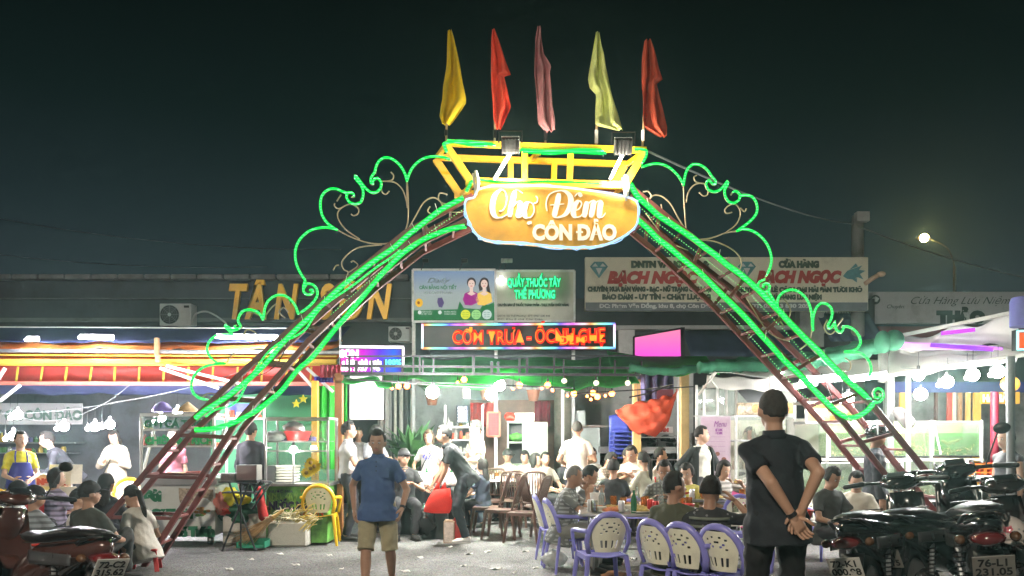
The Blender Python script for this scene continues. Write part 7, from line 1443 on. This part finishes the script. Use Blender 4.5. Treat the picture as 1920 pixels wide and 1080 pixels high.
    if bk in ('pants','shorts'):
        b.loft([ring_(-.13,.10,.085),ring_(-.10,.135,.11),ring_(-.03,.160,.122+bl*.2,bl*.1),ring_(.03,.160,.118+bl*.3,bl*.2),ring_(.06,.155,.114+bl*.3,bl*.2)],14)
        for s in (1,-1):
            if bk == 'pants': b.cap(hips[s],.10,kn[s],.072,11); b.cap(kn[s],.072,an[s]+V((0,0,.0)),.058,11,True,False)
            else: b.cap(hips[s],.096,kn[s].lerp(an[s],.04),.088,11,True,False)
        po = b.build('trousers' if bk == 'pants' else 'shorts', bm_, root)
    else:
        hemz = .42 if not sit else .2; b.loft([ring_(.06,.15,.12),ring_(-.04,.178,.14)]+[(V((0,-.0 if not sit else -.25,pz-.3)),V((.2,0,0)),V((0,-.16 if not sit else -.3,0))),(V((0,0 if not sit else -.35,hemz)),V((.19,0,0)),V((0,-.15,0)))],16); po = b.build('skirt', bm_, root)
    PEND.append((po, vox, 'cloth', None, int(x or 1)+5))
    if shoes is not None:
        for s in (1,-1):
            fd_ = V((s*.2,-1,0)).normalized(); a0 = V((an[s].x,an[s].y,an[s].z)); sx_ = V((0,0,1)).cross(fd_); zb = V((0,0,an[s].z-.085)); q = V((a0.x,a0.y,0))+zb
            MB().loft([(q-fd_*.065+V((0,0,.045)),sx_*.02,V((0,0,.03))),(q-fd_*.04+V((0,0,.05)),sx_*.042,V((0,0,.048))),(q+fd_*.05+V((0,0,.042)),sx_*.044,V((0,0,.04))),(q+fd_*.13+V((0,0,.034)),sx_*.05,V((0,0,.032))),(q+fd_*.19+V((0,0,.026)),sx_*.03,V((0,0,.022)))],12).build('shoe', clothm(shoes,'shoe'), root, smooth=True)
            MB().box(q+fd_*.06+V((0,0,.008)),(.09,.25,.016),Matrix.Rotation(math.atan2(-fd_.x,fd_.y)+math.pi,3,'Z'),.004).build('sole', mat('sole_white' if shoes[0] > .2 else 'sole_dark',(.6,.58,.54) if shoes[0] > .2 else (.02,.02,.02),.7), root)
    I = dict(root=root,T=T,X=X,fw=fw,dr=dr,hc=hc,hd=hd,hf=hf,hs=hs,HM=HM,wr=wr,elb=elb,sh=sh,kn=kn,an=an,neck=neck,ring=ring_,g=g)
    for e in extras:
        if e[0] == 'cap':
            cm = clothm(e[1],'cap'); MB().ell(hc-hf*.01+hd*.03,(.092,.11,.10),20,14,HM,lambda d: 1. if d.z > -.05 else .86).build('cap_crown', cm, root, smooth=True); bdv = hf if len(e) < 3 else (hf*math.cos(e[2])+hs*math.sin(e[2])); bs = bdv.cross(hd)
            MB().loft([(hc+bdv*.07+hd*.035,bs*.075,hd*.008),(hc+bdv*.14+hd*.03,bs*.07,hd*.006),(hc+bdv*.18+hd*.02,bs*.035,hd*.004)],12).build('cap_brim', cm, root, smooth=True)
        elif e[0] == 'glasses':
            g_ = MB()
            for s in (1,-1): g_.tube([hc+hf*.088+hs*(s*.03+.019*math.cos(a*.785))+hd*(.008+.015*math.sin(a*.785)) for a in range(8)],.0028,4,closed=True); g_.tube([hc+hf*.088+hs*s*.049+hd*.01,hc+hs*s*.08+hd*.005],.0026,4)
            g_.tube([hc+hf*.09+hs*.011+hd*.01,hc+hf*.09-hs*.011+hd*.01],.0028,4).build('glasses', BLK, root)
        elif e[0] == 'print':   # printed mark on the chest
            for i_ in range(e[2]): q = T(.30+.035*math.sin(i_*2.1),.135,-.07+.14*i_/max(1,e[2]-1)); MB().ell(q,(.014,.006,.022),7,5).build('shirt_print', clothm(e[1],'print'), root)
        elif e[0] == 'apron':
            am = clothm(e[1],'apron'); MB().grid(lambda u, v: T(-.30+.62*v, .158*math.cos(R((80-46*max(0,v-.45)/.55)*(2*u-1))), .19*math.sin(R((80-46*max(0,v-.45)/.55)*(2*u-1)))), 16, 14, .006).build('apron', am, root, smooth=True)
            for s in (1,-1): MB().tube([T(.31,.13,s*.07),T(.40,.11,s*.075),T(.48,.05,s*.06),T(.49,-.03,s*.04)],.012,6,flat=.5).build('apron_strap', am, root)
        elif e[0] == 'cardigan':
            cd = MB(); cmx = clothm(e[1],'cardigan')
            for s in (1,-1):
                pts = []
                cd.grid(lambda u, v: T(.475-.68*v-.0*u, (.135+.03*v)*math.cos(R(38+u*142))*1.0, s*(.185+.03*v)*math.sin(R(38+u*142))*(1 if v > .12 else .62+v*3.1)), 16, 14, .008)
                cd.cap(sh[s],.072,elb[s],.062,10); cd.cap(elb[s],.062,elb[s].lerp(wr[s],.35),.058,10,True,False)
            cd.build('cardigan', cmx, root, smooth=True)
        elif e[0] == 'watch': s = e[1]; d_ = (wr[s]-elb[s]).normalized(); MB().cap(wr[s]-d_*.045,.031,wr[s]-d_*.02,.030,12,False,False).build('wristwatch', DARKM, root)
        elif e[0] == 'strap': s = e[1]; MB().tube([T(.44,-.10,s*.09),T(.48,.0,s*.10),T(.40,.13,s*.06),T(.2,.135,-s*.06),T(-.03,.12,-s*.17)],.012,6,flat=.5).build('bag_strap', clothm(e[2],'strap'), root, smooth=True)
        elif e[0] == 'stripe': 
            for t_, cc in e[1]: MB().loft([(T(t_-.012),X*.187,fw*.142),(T(t_+.012),X*.187,fw*.142)],18).build('shirt_stripe', clothm(cc,'stripe'), root, smooth=True)
        elif e[0] == 'placket':
            for i_ in range(3): MB().ell(T(.44-.045*i_,.118,0),(.006,.004,.006),6,5).build('button', clothm((.02,.02,.03),'button'), root)
            MB().box(T(.33,.134,.085),(.09,.004,.10),None,.002).build('pocket', tm_, root)
        elif e[0] == 'collar': MB().loft([(T(.470,-.004),X*.078,fw*.075),(T(.497,.004),X*.067,fw*.066),(T(.520,.004),X*.063,fw*.063)],16).build('collar', tm_, root, smooth=True)
    return I
def finalize_people():
    bpy.context.view_layer.update()
    for o, vx, mode, ex, seed in PEND:
        m = o.modifiers.new('r','REMESH'); m.mode = 'VOXEL'; m.voxel_size = vx; m.use_smooth_shade = True
        s = o.modifiers.new('s','SMOOTH'); s.factor = .5; s.iterations = 3 if mode == 'skin' else 4
    dg = bpy.context.evaluated_depsgraph_get(); dg.update()
    for o, vx, mode, ex, seed in PEND:
        me = bpy.data.meshes.new_from_object(o.evaluated_get(dg)); n = len(me.vertices); co = np.empty(n*3,'f'); me.vertices.foreach_get('co',co); co = co.reshape(-1,3)
        if mode == 'cloth' and n:
            no = np.empty(n*3,'f'); me.vertex_normals.foreach_get('vector',no); no = no.reshape(-1,3); s = seed*1.7
            f = .0042*np.sin(co[:,2]*38+np.sin(co[:,0]*17+s)*2.2+s)*np.sin(co[:,0]*13+co[:,1]*11+s*.5)+.0035*np.sin(co[:,2]*19-co[:,0]*31+s)+.0022*np.sin(co[:,2]*71+co[:,1]*43+s)*np.sin(co[:,0]*47)
            co = co+no*f[:,None]; me.vertices.foreach_set('co',co.ravel())
        mt = o.data.materials[0]; o.modifiers.clear()
        if ex is not None and ex.v:
            npoly = len(me.polygons); vs = co.tolist()+[list(v) for v in ex.v]; ls = np.empty(len(me.loops),'i'); me.loops.foreach_get('vertex_index',ls); st = np.empty(npoly,'i'); me.polygons.foreach_get('loop_start',st); ct = np.empty(npoly,'i'); me.polygons.foreach_get('loop_total',ct)
            fs = [ls[a:a+b].tolist() for a, b in zip(st.tolist(),ct.tolist())]+[[i+n for i in f] for f in ex.f]
            m2 = bpy.data.meshes.new('body'); m2.from_pydata(vs,[],fs); me = m2
        me.polygons.foreach_set('use_smooth',[True]*len(me.polygons)); me.materials.clear(); me.materials.append(mt); o.data = me
# face: 0 = toward camera, 90 = toward picture right, -90 = toward picture left, 180 = away
wht = (.66,.64,.58); blk = (.018,.018,.02); grey = (.34,.35,.36)
N_, M_, F_ = .0095, .0125, .017
# walking man in blue polo
person('man in blue polo and khaki shorts walking toward the camera', 709, 7.45, 0, H=1.55, skin=1, top=((.055,.10,.24),'short'), bottom=((.33,.29,.18),'shorts'), hair='short', belly=.05, vox=N_, lf=(.10,.26,.17), rf=(-.09,-.24,.085), lh=(.25,-.10,.88), rh=(-.26,.10,.87), pitch=10, shoes=(.05,.04,.035), extras=(('placket',),('watch',1),('collar',)), curl=.5)
# man in black polo, back turned, hands clasped behind
person('man in black polo seen from behind with hands clasped behind his back', 1458, 5.05, 180, H=1.78, bend=2.5, headshift=0, skin=0, top=((.010,.013,.019),'short'), bottom=((.007,.007,.009),'pants'), hair='buzz', vox=.0085, belly=.07, lh=(-.03,.20,.93), rh=(-.07,.19,.97), le=(.12,1,-.15), re=(-.12,1,-.15), palms={1:(0,.9,.3),-1:(0,1,.2)}, curl=.9, extras=(('watch',1),('collar',)))
# man in grey shirt with glasses, turned to the right
person('bespectacled man in grey short-sleeved shirt standing at the juice cart side', 652, 11.5, 62+90-55, H=1.70, skin=0, top=((.42,.42,.42),'tucked'), bottom=((.02,.022,.03),'pants'), hair='short', lh=(.15,-.32,1.12), rh=(-.14,-.34,1.1), vox=M_, extras=(('glasses',),('collar',)))
# dark capped figure behind the blue polo man
person('man in dark cap and grey shirt half hidden behind the walking man', 700, 12.6, 60, H=1.68, skin=0, top=((.22,.23,.25),'tee'), bottom=((.03,.03,.035),'pants'), hair='cap', vox=F_, pitch=15, lh=(.15,-.32,1.1), rh=(-.12,-.3,1.12), extras=(('cap',(.03,.03,.035)),))
person('man in black shirt, dark cap and glasses seated at the crowded table', 757, 11.9, 12, 'sit', H=1.72, skin=0, top=(blk,'short'), hair='cap', yaw=8, lh=(.12,-.3,.78), rh=(-.1,-.28,.95), vox=M_, extras=(('cap',(.03,.03,.035),.6),('glasses',)))
person('woman in grey T-shirt with violet print standing behind the crowded table', 805, 13.2, -8, H=1.60, skin=0, female=True, top=((.46,.45,.42),'tee'), bottom=((.05,.05,.07),'pants'), hair='bob', hairc=2, pitch=12, lh=(.2,-.2,.95), rh=(-.2,-.25,.98), vox=M_, extras=(('print',(.10,.09,.5),9),('strap',1,(.02,.02,.02))))
# bending man
person('man in black polo and dark jeans bending left to lift the red carrier bag', 873, 11.3, -84, H=1.74, skin=1, top=((.012,.014,.016),'short'), bottom=((.018,.024,.03),'pants'), hair='short', lean=32, pz=.905, pitch=-8, lh=(.10,-.42,.66), rh=(-.10,-.48,.72), le=(.3,.6,-.6), re=(-.3,.6,-.6), vox=.011, shoes=(.55,.53,.5), lf=(.1,.0,.085), rf=(-.1,-.02,.085), curl=1., extras=(('collar',),))
person('young man in cream polo standing behind the bending man, facing left', 894, 13.2, -65, H=1.76, skin=2, top=((.60,.57,.48),'short'), bottom=((.05,.06,.09),'pants'), hair='short', vox=M_, lh=(.1,-.3,1.05), rh=(-.1,-.3,1.1), extras=(('collar',),))
person('dark haired woman in navy seated low beside the young man in cream', 905, 12.4, -120, 'sit', H=1.5, skin=2, female=True, top=((.04,.05,.08),'short'), hair='long', vox=M_)
person('smiling man in cream shirt and dark cap seated behind the brown chairs', 952, 14.4, -10, 'sit', H=1.66, skin=1, top=((.60,.55,.45),'short','check'), hair='cap', vox=M_, lh=(.1,-.35,.8), rh=(-.1,-.35,.8), extras=(('cap',(.03,.03,.03),.8),('collar',)))
person('woman in white top seated by the grey-green cabinet, face turned right', 1003, 13.4, 75, 'sit', H=1.58, skin=2, female=True, top=((.72,.70,.65),'short'), hair='bob', vox=M_); person('second face beside the woman in white, turned toward us', 1022, 13.9, 20, 'sit', H=1.6, skin=2, female=True, top=((.5,.45,.4),'tee'), hair='pony', vox=F_)
person('man in white shirt standing with his back to us at the back table', 1082, 13.0, 172, H=1.74, skin=1, top=((.58,.57,.50),'short'), bottom=((.04,.04,.05),'pants'), hair='buzz', vox=M_, lh=(.2,-.2,1.0), rh=(-.18,-.25,1.02), extras=(('collar',),))
person('black haired diner in dark top behind the man in white', 1060, 14.2, 30, 'sit', H=1.6, skin=1, top=((.05,.05,.06),'tee'), hair='messy', vox=F_)
# front table
person('grey-haired man in pale grey shirt resting his head on his hand at the front table', 1052, 8.85, 76, 'sit', H=1.62, skin=1, top=((.36,.38,.37),'short','check'), bottom=((.22,.22,.2),'pants'), hair='buzz', hairc=1, lean=12, pz=.47, pitch=10, yaw=6, lh=(.10,-.28,.93), rh=(-.08,-.34,.90), le=(.3,-.5,-1), re=(-.3,-.5,-1), vox=.011, curl=1., belly=.05)
person('dark haired man beside the grey-haired man, hands raised to his face', 1078, 9.5, 80, 'sit', H=1.6, skin=1, top=((.30,.31,.30),'short'), bottom=((.1,.1,.1),'pants'), hair='short', lean=14, pz=.47, pitch=18, lh=(.08,-.33,.9), rh=(-.08,-.33,.9), vox=M_, curl=1.)
person('man in olive T-shirt seen from behind on the left chair of the row', 1262, 6.8, 150, 'sit', H=1.6, skin=1, top=((.075,.08,.05),'tee'), bottom=((.03,.03,.035),'pants'), hair='short', yaw=-45, pz=.48, vox=.011, lh=(.15,-.3,.72), rh=(-.15,-.3,.72))
person('curly haired person in dark patterned shirt seated, right hand lifted', 1330, 6.6, 165, 'sit', H=1.56, skin=1, top=((.03,.032,.035),'tee','floral'), bottom=((.03,.03,.035),'pants'), hair='messy', yaw=-30, pitch=5, pz=.48, vox=.011, rh=(-.22,-.22,1.02), re=(-1,0,-.8), lh=(.15,-.3,.72), extras=(('stripe',((.40,(.16,.18,.14)),(.33,(.14,.16,.13)))),))
person('man in grey checked shirt facing us at the far side of the front table', 1246, 9.6, -12, 'sit', H=1.66, skin=1, top=((.24,.26,.24),'short','check'), hair='short', pitch=18, lean=8, pz=.48, lh=(.08,-.36,.78), rh=(-.12,-.36,.78), vox=M_, extras=(('collar',),))
person('person in yellow top hidden behind the olive man at the front right', 1290, 9.9, -30, 'sit', H=1.6, skin=2, female=True, top=((.62,.56,.16),'tee','floral'), hair='messy', vox=F_, pitch=15, pz=.46)
# back table group
person('man in cream shirt leaning on his folded elbows at the back table', 1163, 12.9, 30, 'sit', H=1.72, skin=1, top=((.55,.48,.38),'short','stripe'), hair='short', pitch=15, lean=16, pz=.55, lh=(-.05,-.42,.88), rh=(-.12,-.42,.9), vox=M_)
person('man in pale shirt facing left next to the leaning man at the back table', 1190, 12.6, -30, 'sit', H=1.76, skin=1, top=((.58,.52,.44),'short'), hair='short', pitch=20, lean=8, pz=.55, lh=(.08,-.4,.86), rh=(-.1,-.4,.86), vox=M_)
person('woman with long black ponytail and pale shirt, back turned, at the back table', 1212, 11.6, -140, 'sit', H=1.66, skin=2, female=True, top=((.52,.50,.40),'three'), hair='pony', lean=5, pz=.52, vox=M_)
person('man in white T-shirt in profile at the right end of the back table', 1237, 12.9, 85, 'sit', H=1.68, skin=2, top=((.62,.58,.54),'tee'), hair='short', pz=.55, vox=F_)
person('man bowed over his bowl left of the leaning man at the back table', 1122, 12.9, 55, 'sit', H=1.66, skin=1, top=((.50,.47,.40),'short','check'), hair='short', pitch=22, lean=18, pz=.54, lh=(.05,-.4,.9), rh=(-.1,-.4,.88), vox=F_)
person('dark clothed diner seen from behind at the near side of the back table', 1150, 11.3, 175, 'sit', H=1.6, skin=1, top=(blk,'tee'), hair='messy', pz=.46, vox=F_)
# standing woman
person('woman in white top and dark cardigan with patterned skirt, looking right', 1314, 11.0, 25, H=1.63, skin=2, female=True, top=((.66,.65,.58),'tucked'), bottom=((.06,.06,.065),'skirt','floral'), hair='pony', yaw=42, vox=.011, lh=(.30,-.22,.92), rh=(-.26,.0,.90), extras=(('cardigan',(.022,.028,.028)),))
# right
person('man in pale shirt with cropped hair between the white shirted man and the leaning diner', 1108, 14.0, 15, 'sit', H=1.68, skin=1, top=((.55,.52,.47),'short'), hair='short', vox=F_, pz=.54, pitch=10)
person('woman in grey top eating at the small table behind the front couple', 1352, 10.4, 25, 'sit', H=1.58, skin=2, female=True, top=((.4,.38,.36),'tee','stripe'), hair='bob', vox=F_, pz=.5, pitch=20, lh=(.06,-.34,.95))
person('cook in white shirt moving behind the glass of the kitchen stall', 1405, 12.8, 20, H=1.64, skin=1, top=((.62,.6,.56),'long'), hair='short', vox=F_, lh=(.1,-.35,1.05), rh=(-.12,-.35,1.05))
person('vendor in red T-shirt tending the tanks, seen between the truss bars', 1668, 12.3, -10, H=1.62, skin=1, top=((.42,.06,.05),'tee'), hair='short', vox=F_, pitch=15)
person('diner in white seated beside the man in the cream cap at the white table', 985, 14.7, -15, 'sit', H=1.62, skin=2, top=((.6,.58,.55),'tee'), hair='messy', vox=F_, pitch=12)
person('girl in pink top standing behind the crowded table near the potted plant', 838, 14.2, 10, H=1.55, skin=2, female=True, top=((.6,.3,.3),'tee'), hair='pony', vox=F_, pitch=15)
person('head and shoulders of a diner in dark top behind the first scooter, left one', 1553, 8.9, 20, 'sit', H=1.62, skin=1, top=((.05,.05,.05),'tee'), hair='messy', pitch=25, pz=.45, vox=F_); person('diner in white top behind the green-sheened scooter', 1605, 9.1, -20, 'sit', H=1.56, skin=2, top=((.62,.58,.5),'tee'), hair='short', pitch=25, pz=.44, vox=F_)
hw = person('person in dark jacket wearing a black helmet with a white rim behind the truss', 1640, 9.4, 70, H=1.60, skin=1, top=((.03,.03,.04),'long'), bottom=((.03,.03,.035),'pants'), hair='short', vox=M_)
MB().ell(hw['hc']+hw['hd']*.03,(.125,.15,.125),18,12,None,lambda d: 1. if d.z > -.2 else .7).build('helmet_shell', mat('black_gloss',(.012,.012,.014),.15,0,0,bump=0,coat=1), hw['root'], smooth=True); MB().tube([hw['hc']+hw['hd']*(.03+.13*math.sin(a))+hw['hf']*.0+hw['hs']*.132*math.cos(a) for a in [i*math.pi/14 for i in range(15)]],.008,6).build('helmet_rim', WHITEP, hw['root'])
person('woman with tied hair in dark vest standing at the right edge, facing left', 1890, 8.9, -75, H=1.58, skin=2, female=True, top=((.09,.09,.10),'sleeveless'), bottom=((.4,.4,.4),'pants'), hair='bun', vox=M_, pitch=8); person('man in brown shirt raising a hand to his face behind the upper tanks', 1760, 13.2, 10, H=1.70, skin=1, top=((.22,.10,.07),'short'), hair='short', vox=F_, lh=(.04,-.2,1.45), le=(1,0,-.5))
# left
person('woman in yellow T-shirt and blue apron at the far left', 38, 10.6, 38, H=1.56, skin=2, female=True, top=((.72,.66,.04),'tee'), bottom=((.03,.03,.04),'pants'), hair='bun', yaw=12, vox=.012, lh=(.1,-.3,1.0), rh=(-.1,-.3,1.0), extras=(('apron',(.03,.035,.22)),))
person('woman in cream blouse with long dark hair looking down at her phone', 217, 12.9, 5, H=1.62, skin=2, female=True, top=((.50,.45,.34),'blouse'), bottom=((.52,.47,.37),'skirt'), hair='long', pitch=28, vox=.012, lh=(.07,-.24,1.18), rh=(-.07,-.25,1.17), extras=(('strap',1,(.05,.05,.04)),))
person('figure in dark clothes bending in the gloom behind the boy in lilac', 135, 12.2, -60, H=1.66, skin=0, top=((.02,.022,.03),'long'), hair='short', lean=35, vox=F_, lh=(.1,-.5,.9), rh=(-.1,-.5,.95))
person('boy with black bowl-cut hair in a lilac shirt, back turned, at far left', 104, 9.9, 150, 'sit', H=1.55, skin=2, top=((.40,.36,.52),'tee','stripe'), hair='bob', yaw=-25, vox=M_, pz=.42)
person('man in grey-striped shirt and black cap seen from behind at far left', 62, 8.4, 158, 'sit', H=1.58, skin=1, top=((.30,.33,.36),'tee','stripe'), bottom=((.03,.03,.03),'pants'), hair='cap', yaw=-40, vox=.012, pz=.27, extras=(('cap',(.012,.012,.014)),('stripe',((.12,(.6,.05,.04)),(.16,(.7,.7,.68))))))
person('person in white with black cap beyond the striped shirt at far left', 32, 9.2, 120, 'sit', H=1.56, skin=2, top=((.60,.62,.62),'tee'), hair='cap', vox=M_, pz=.29, extras=(('cap',(.012,.012,.014)),))
person('man in charcoal T-shirt and black cap, back to the camera, left of the truss', 165, 8.0, 165, 'sit', H=1.64, skin=1, top=((.05,.055,.048),'tee'), bottom=((.03,.03,.03),'pants'), hair='cap', yaw=-25, vox=.011, pz=.30, extras=(('cap',(.02,.02,.022),),))
person('diner in black hooded top seated right behind the charcoal T-shirt man', 198, 9.4, 180, 'sit', H=1.66, skin=1, top=((.02,.022,.028),'long'), hair='hood', vox=M_, pz=.30); person('person in white shirt between the two black caps at far left', 146, 8.9, 120, 'sit', H=1.5, skin=2, top=((.66,.62,.58),'tee'), hair='short', vox=F_, pz=.25)
person('woman in grey-white T-shirt with black ponytail crouching behind the left truss', 272, 8.9, -115, 'sit', H=1.60, skin=1, female=True, top=((.50,.47,.43),'tee'), bottom=((.035,.04,.06),'pants'), hair='pony', lean=18, pitch=15, pz=.26, vox=.011, lh=(.15,-.25,.30), rh=(-.12,-.25,.28))
person('figure in pink behind the glass of the herring cart', 325, 12.2, 10, H=1.6, skin=2, female=True, top=((.62,.18,.25),'tee'), hair='pony', vox=F_); person('dark clothed vendor in shadow between the herring cart and the juice cart', 470, 12.0, 170, H=1.7, skin=1, top=((.02,.02,.028),'long'), hair='short', vox=F_)
person('person in grey T-shirt in the far gloom beside the white light box', 672, 15.5, 20, H=1.66, skin=1, top=((.35,.33,.32),'tee'), hair='short', vox=F_)
finalize_people()
# ------------------------------------------------------------------ fit lettering widths
bpy.context.view_layer.update()
for o, wd in FIT:
    d = o.dimensions.x
    if d > 1e-5: o.scale.x = wd/d
# bars of the letter D-stroke, measured from the lettering before it
tmp = []
for cu, body in DBAR:
    i = body.index('Đ'); ob = [o for o in COL.objects if o.data is cu][0]
    for bd_ in (body[:i]+'D', 'D'):
        c2 = cu.copy(); c2.body = bd_; c2.align_x = 'LEFT'; t_ = bpy.data.objects.new('t', c2); COL.objects.link(t_); tmp.append(t_)
bpy.context.view_layer.update()
bars_ = []
for k_, (cu, body) in enumerate(DBAR):
    ob = [o for o in COL.objects if o.data is cu][0]; a, b = tmp[2*k_], tmp[2*k_+1]; x0 = ob.bound_box[0][0]+a.dimensions.x-b.dimensions.x; s_ = cu.size
    bars_.append((cu.name, x0, s_, cu.extrude+.001))
for t_ in tmp: bpy.data.objects.remove(t_)
# lettering becomes plain mesh
# DEBUGL
fonts = [o for o in COL.objects if o.type == 'FONT']; dg = bpy.context.evaluated_depsgraph_get(); meshes = {}
for o in fonts:
    if o.data.name not in meshes:
        me = bpy.data.meshes.new_from_object(o.evaluated_get(dg))
        for nm_, x0, s_, e_ in bars_:
            if nm_ == o.data.name:
                q_ = MB().box((x0+.10*s_, .35*s_, 0), (.40*s_, .085*s_, 2*e_)); n0 = len(me.vertices); vs_ = [tuple(v.co) for v in me.vertices]+q_.v; fs_ = [tuple(p.vertices) for p in me.polygons]+[tuple(i+n0 for i in f) for f in q_.f]
                m2 = bpy.data.meshes.new(me.name); m2.from_pydata(vs_, [], fs_); m2.materials.append(me.materials[0]); me = m2
        meshes[o.data.name] = me
    n_ = bpy.data.objects.new(o.name+'_', meshes[o.data.name]); COL.objects.link(n_); n_.parent = o.parent; n_.matrix_basis = o.matrix_basis.copy(); n_.matrix_parent_inverse = o.matrix_parent_inverse.copy()
    nm = o.name
    for k_ in o.keys():
        if isinstance(o[k_], str): n_[k_] = o[k_]
    bpy.data.objects.remove(o); n_.name = nm
# ------------------------------------------------------------------ labels of look-alikes: order from the left
ORD = ['first','second','third','fourth','fifth','sixth','seventh','eighth','ninth','tenth','eleventh','twelfth']+['%dth' % i for i in range(13,40)]
bpy.context.view_layer.update(); by = {}
for o in COL.objects:
    if o.parent is None and o.get('label') and o.get('category') in ('bottle','jar','box','glass','plate','bowl','napkin','can','drink can','tub','basket','litter','tray','pipe','carton'): by.setdefault(o['label'], []).append(o)
for l_, os_ in by.items():
    if len(os_) < 2: continue
    os_.sort(key=lambda o: o.matrix_world.translation.x/o.matrix_world.translation.y)
    if os_[0]['category'] == 'tray' and len(os_) > 2: os_.sort(key=lambda o: o.matrix_world.translation.z); suf = ' from the bottom'
    else: suf = ' from left'
    for i, o in enumerate(os_):
        q = l_+', '+ORD[i]+suf
        if len(q.split()) <= 16: o['label'] = q
# ------------------------------------------------------------------ air
hz = MB().box((0,21,5.45),(90,64,13.1)).build('haze', BLK, None, kind='stuff')
vm = bpy.data.materials.new('air'); vm.use_nodes = True; n = vm.node_tree; n.nodes.clear(); pv = n.nodes.new('ShaderNodeVolumePrincipled'); pv.inputs['Density'].default_value = HAZE; pv.inputs['Color'].default_value = (.5,.85,.80,1); pv.inputs['Anisotropy'].default_value = .8
o_ = n.nodes.new('ShaderNodeOutputMaterial'); n.links.new(pv.outputs[0], o_.inputs['Volume']); hz.data.materials.clear(); hz.data.materials.append(vm)
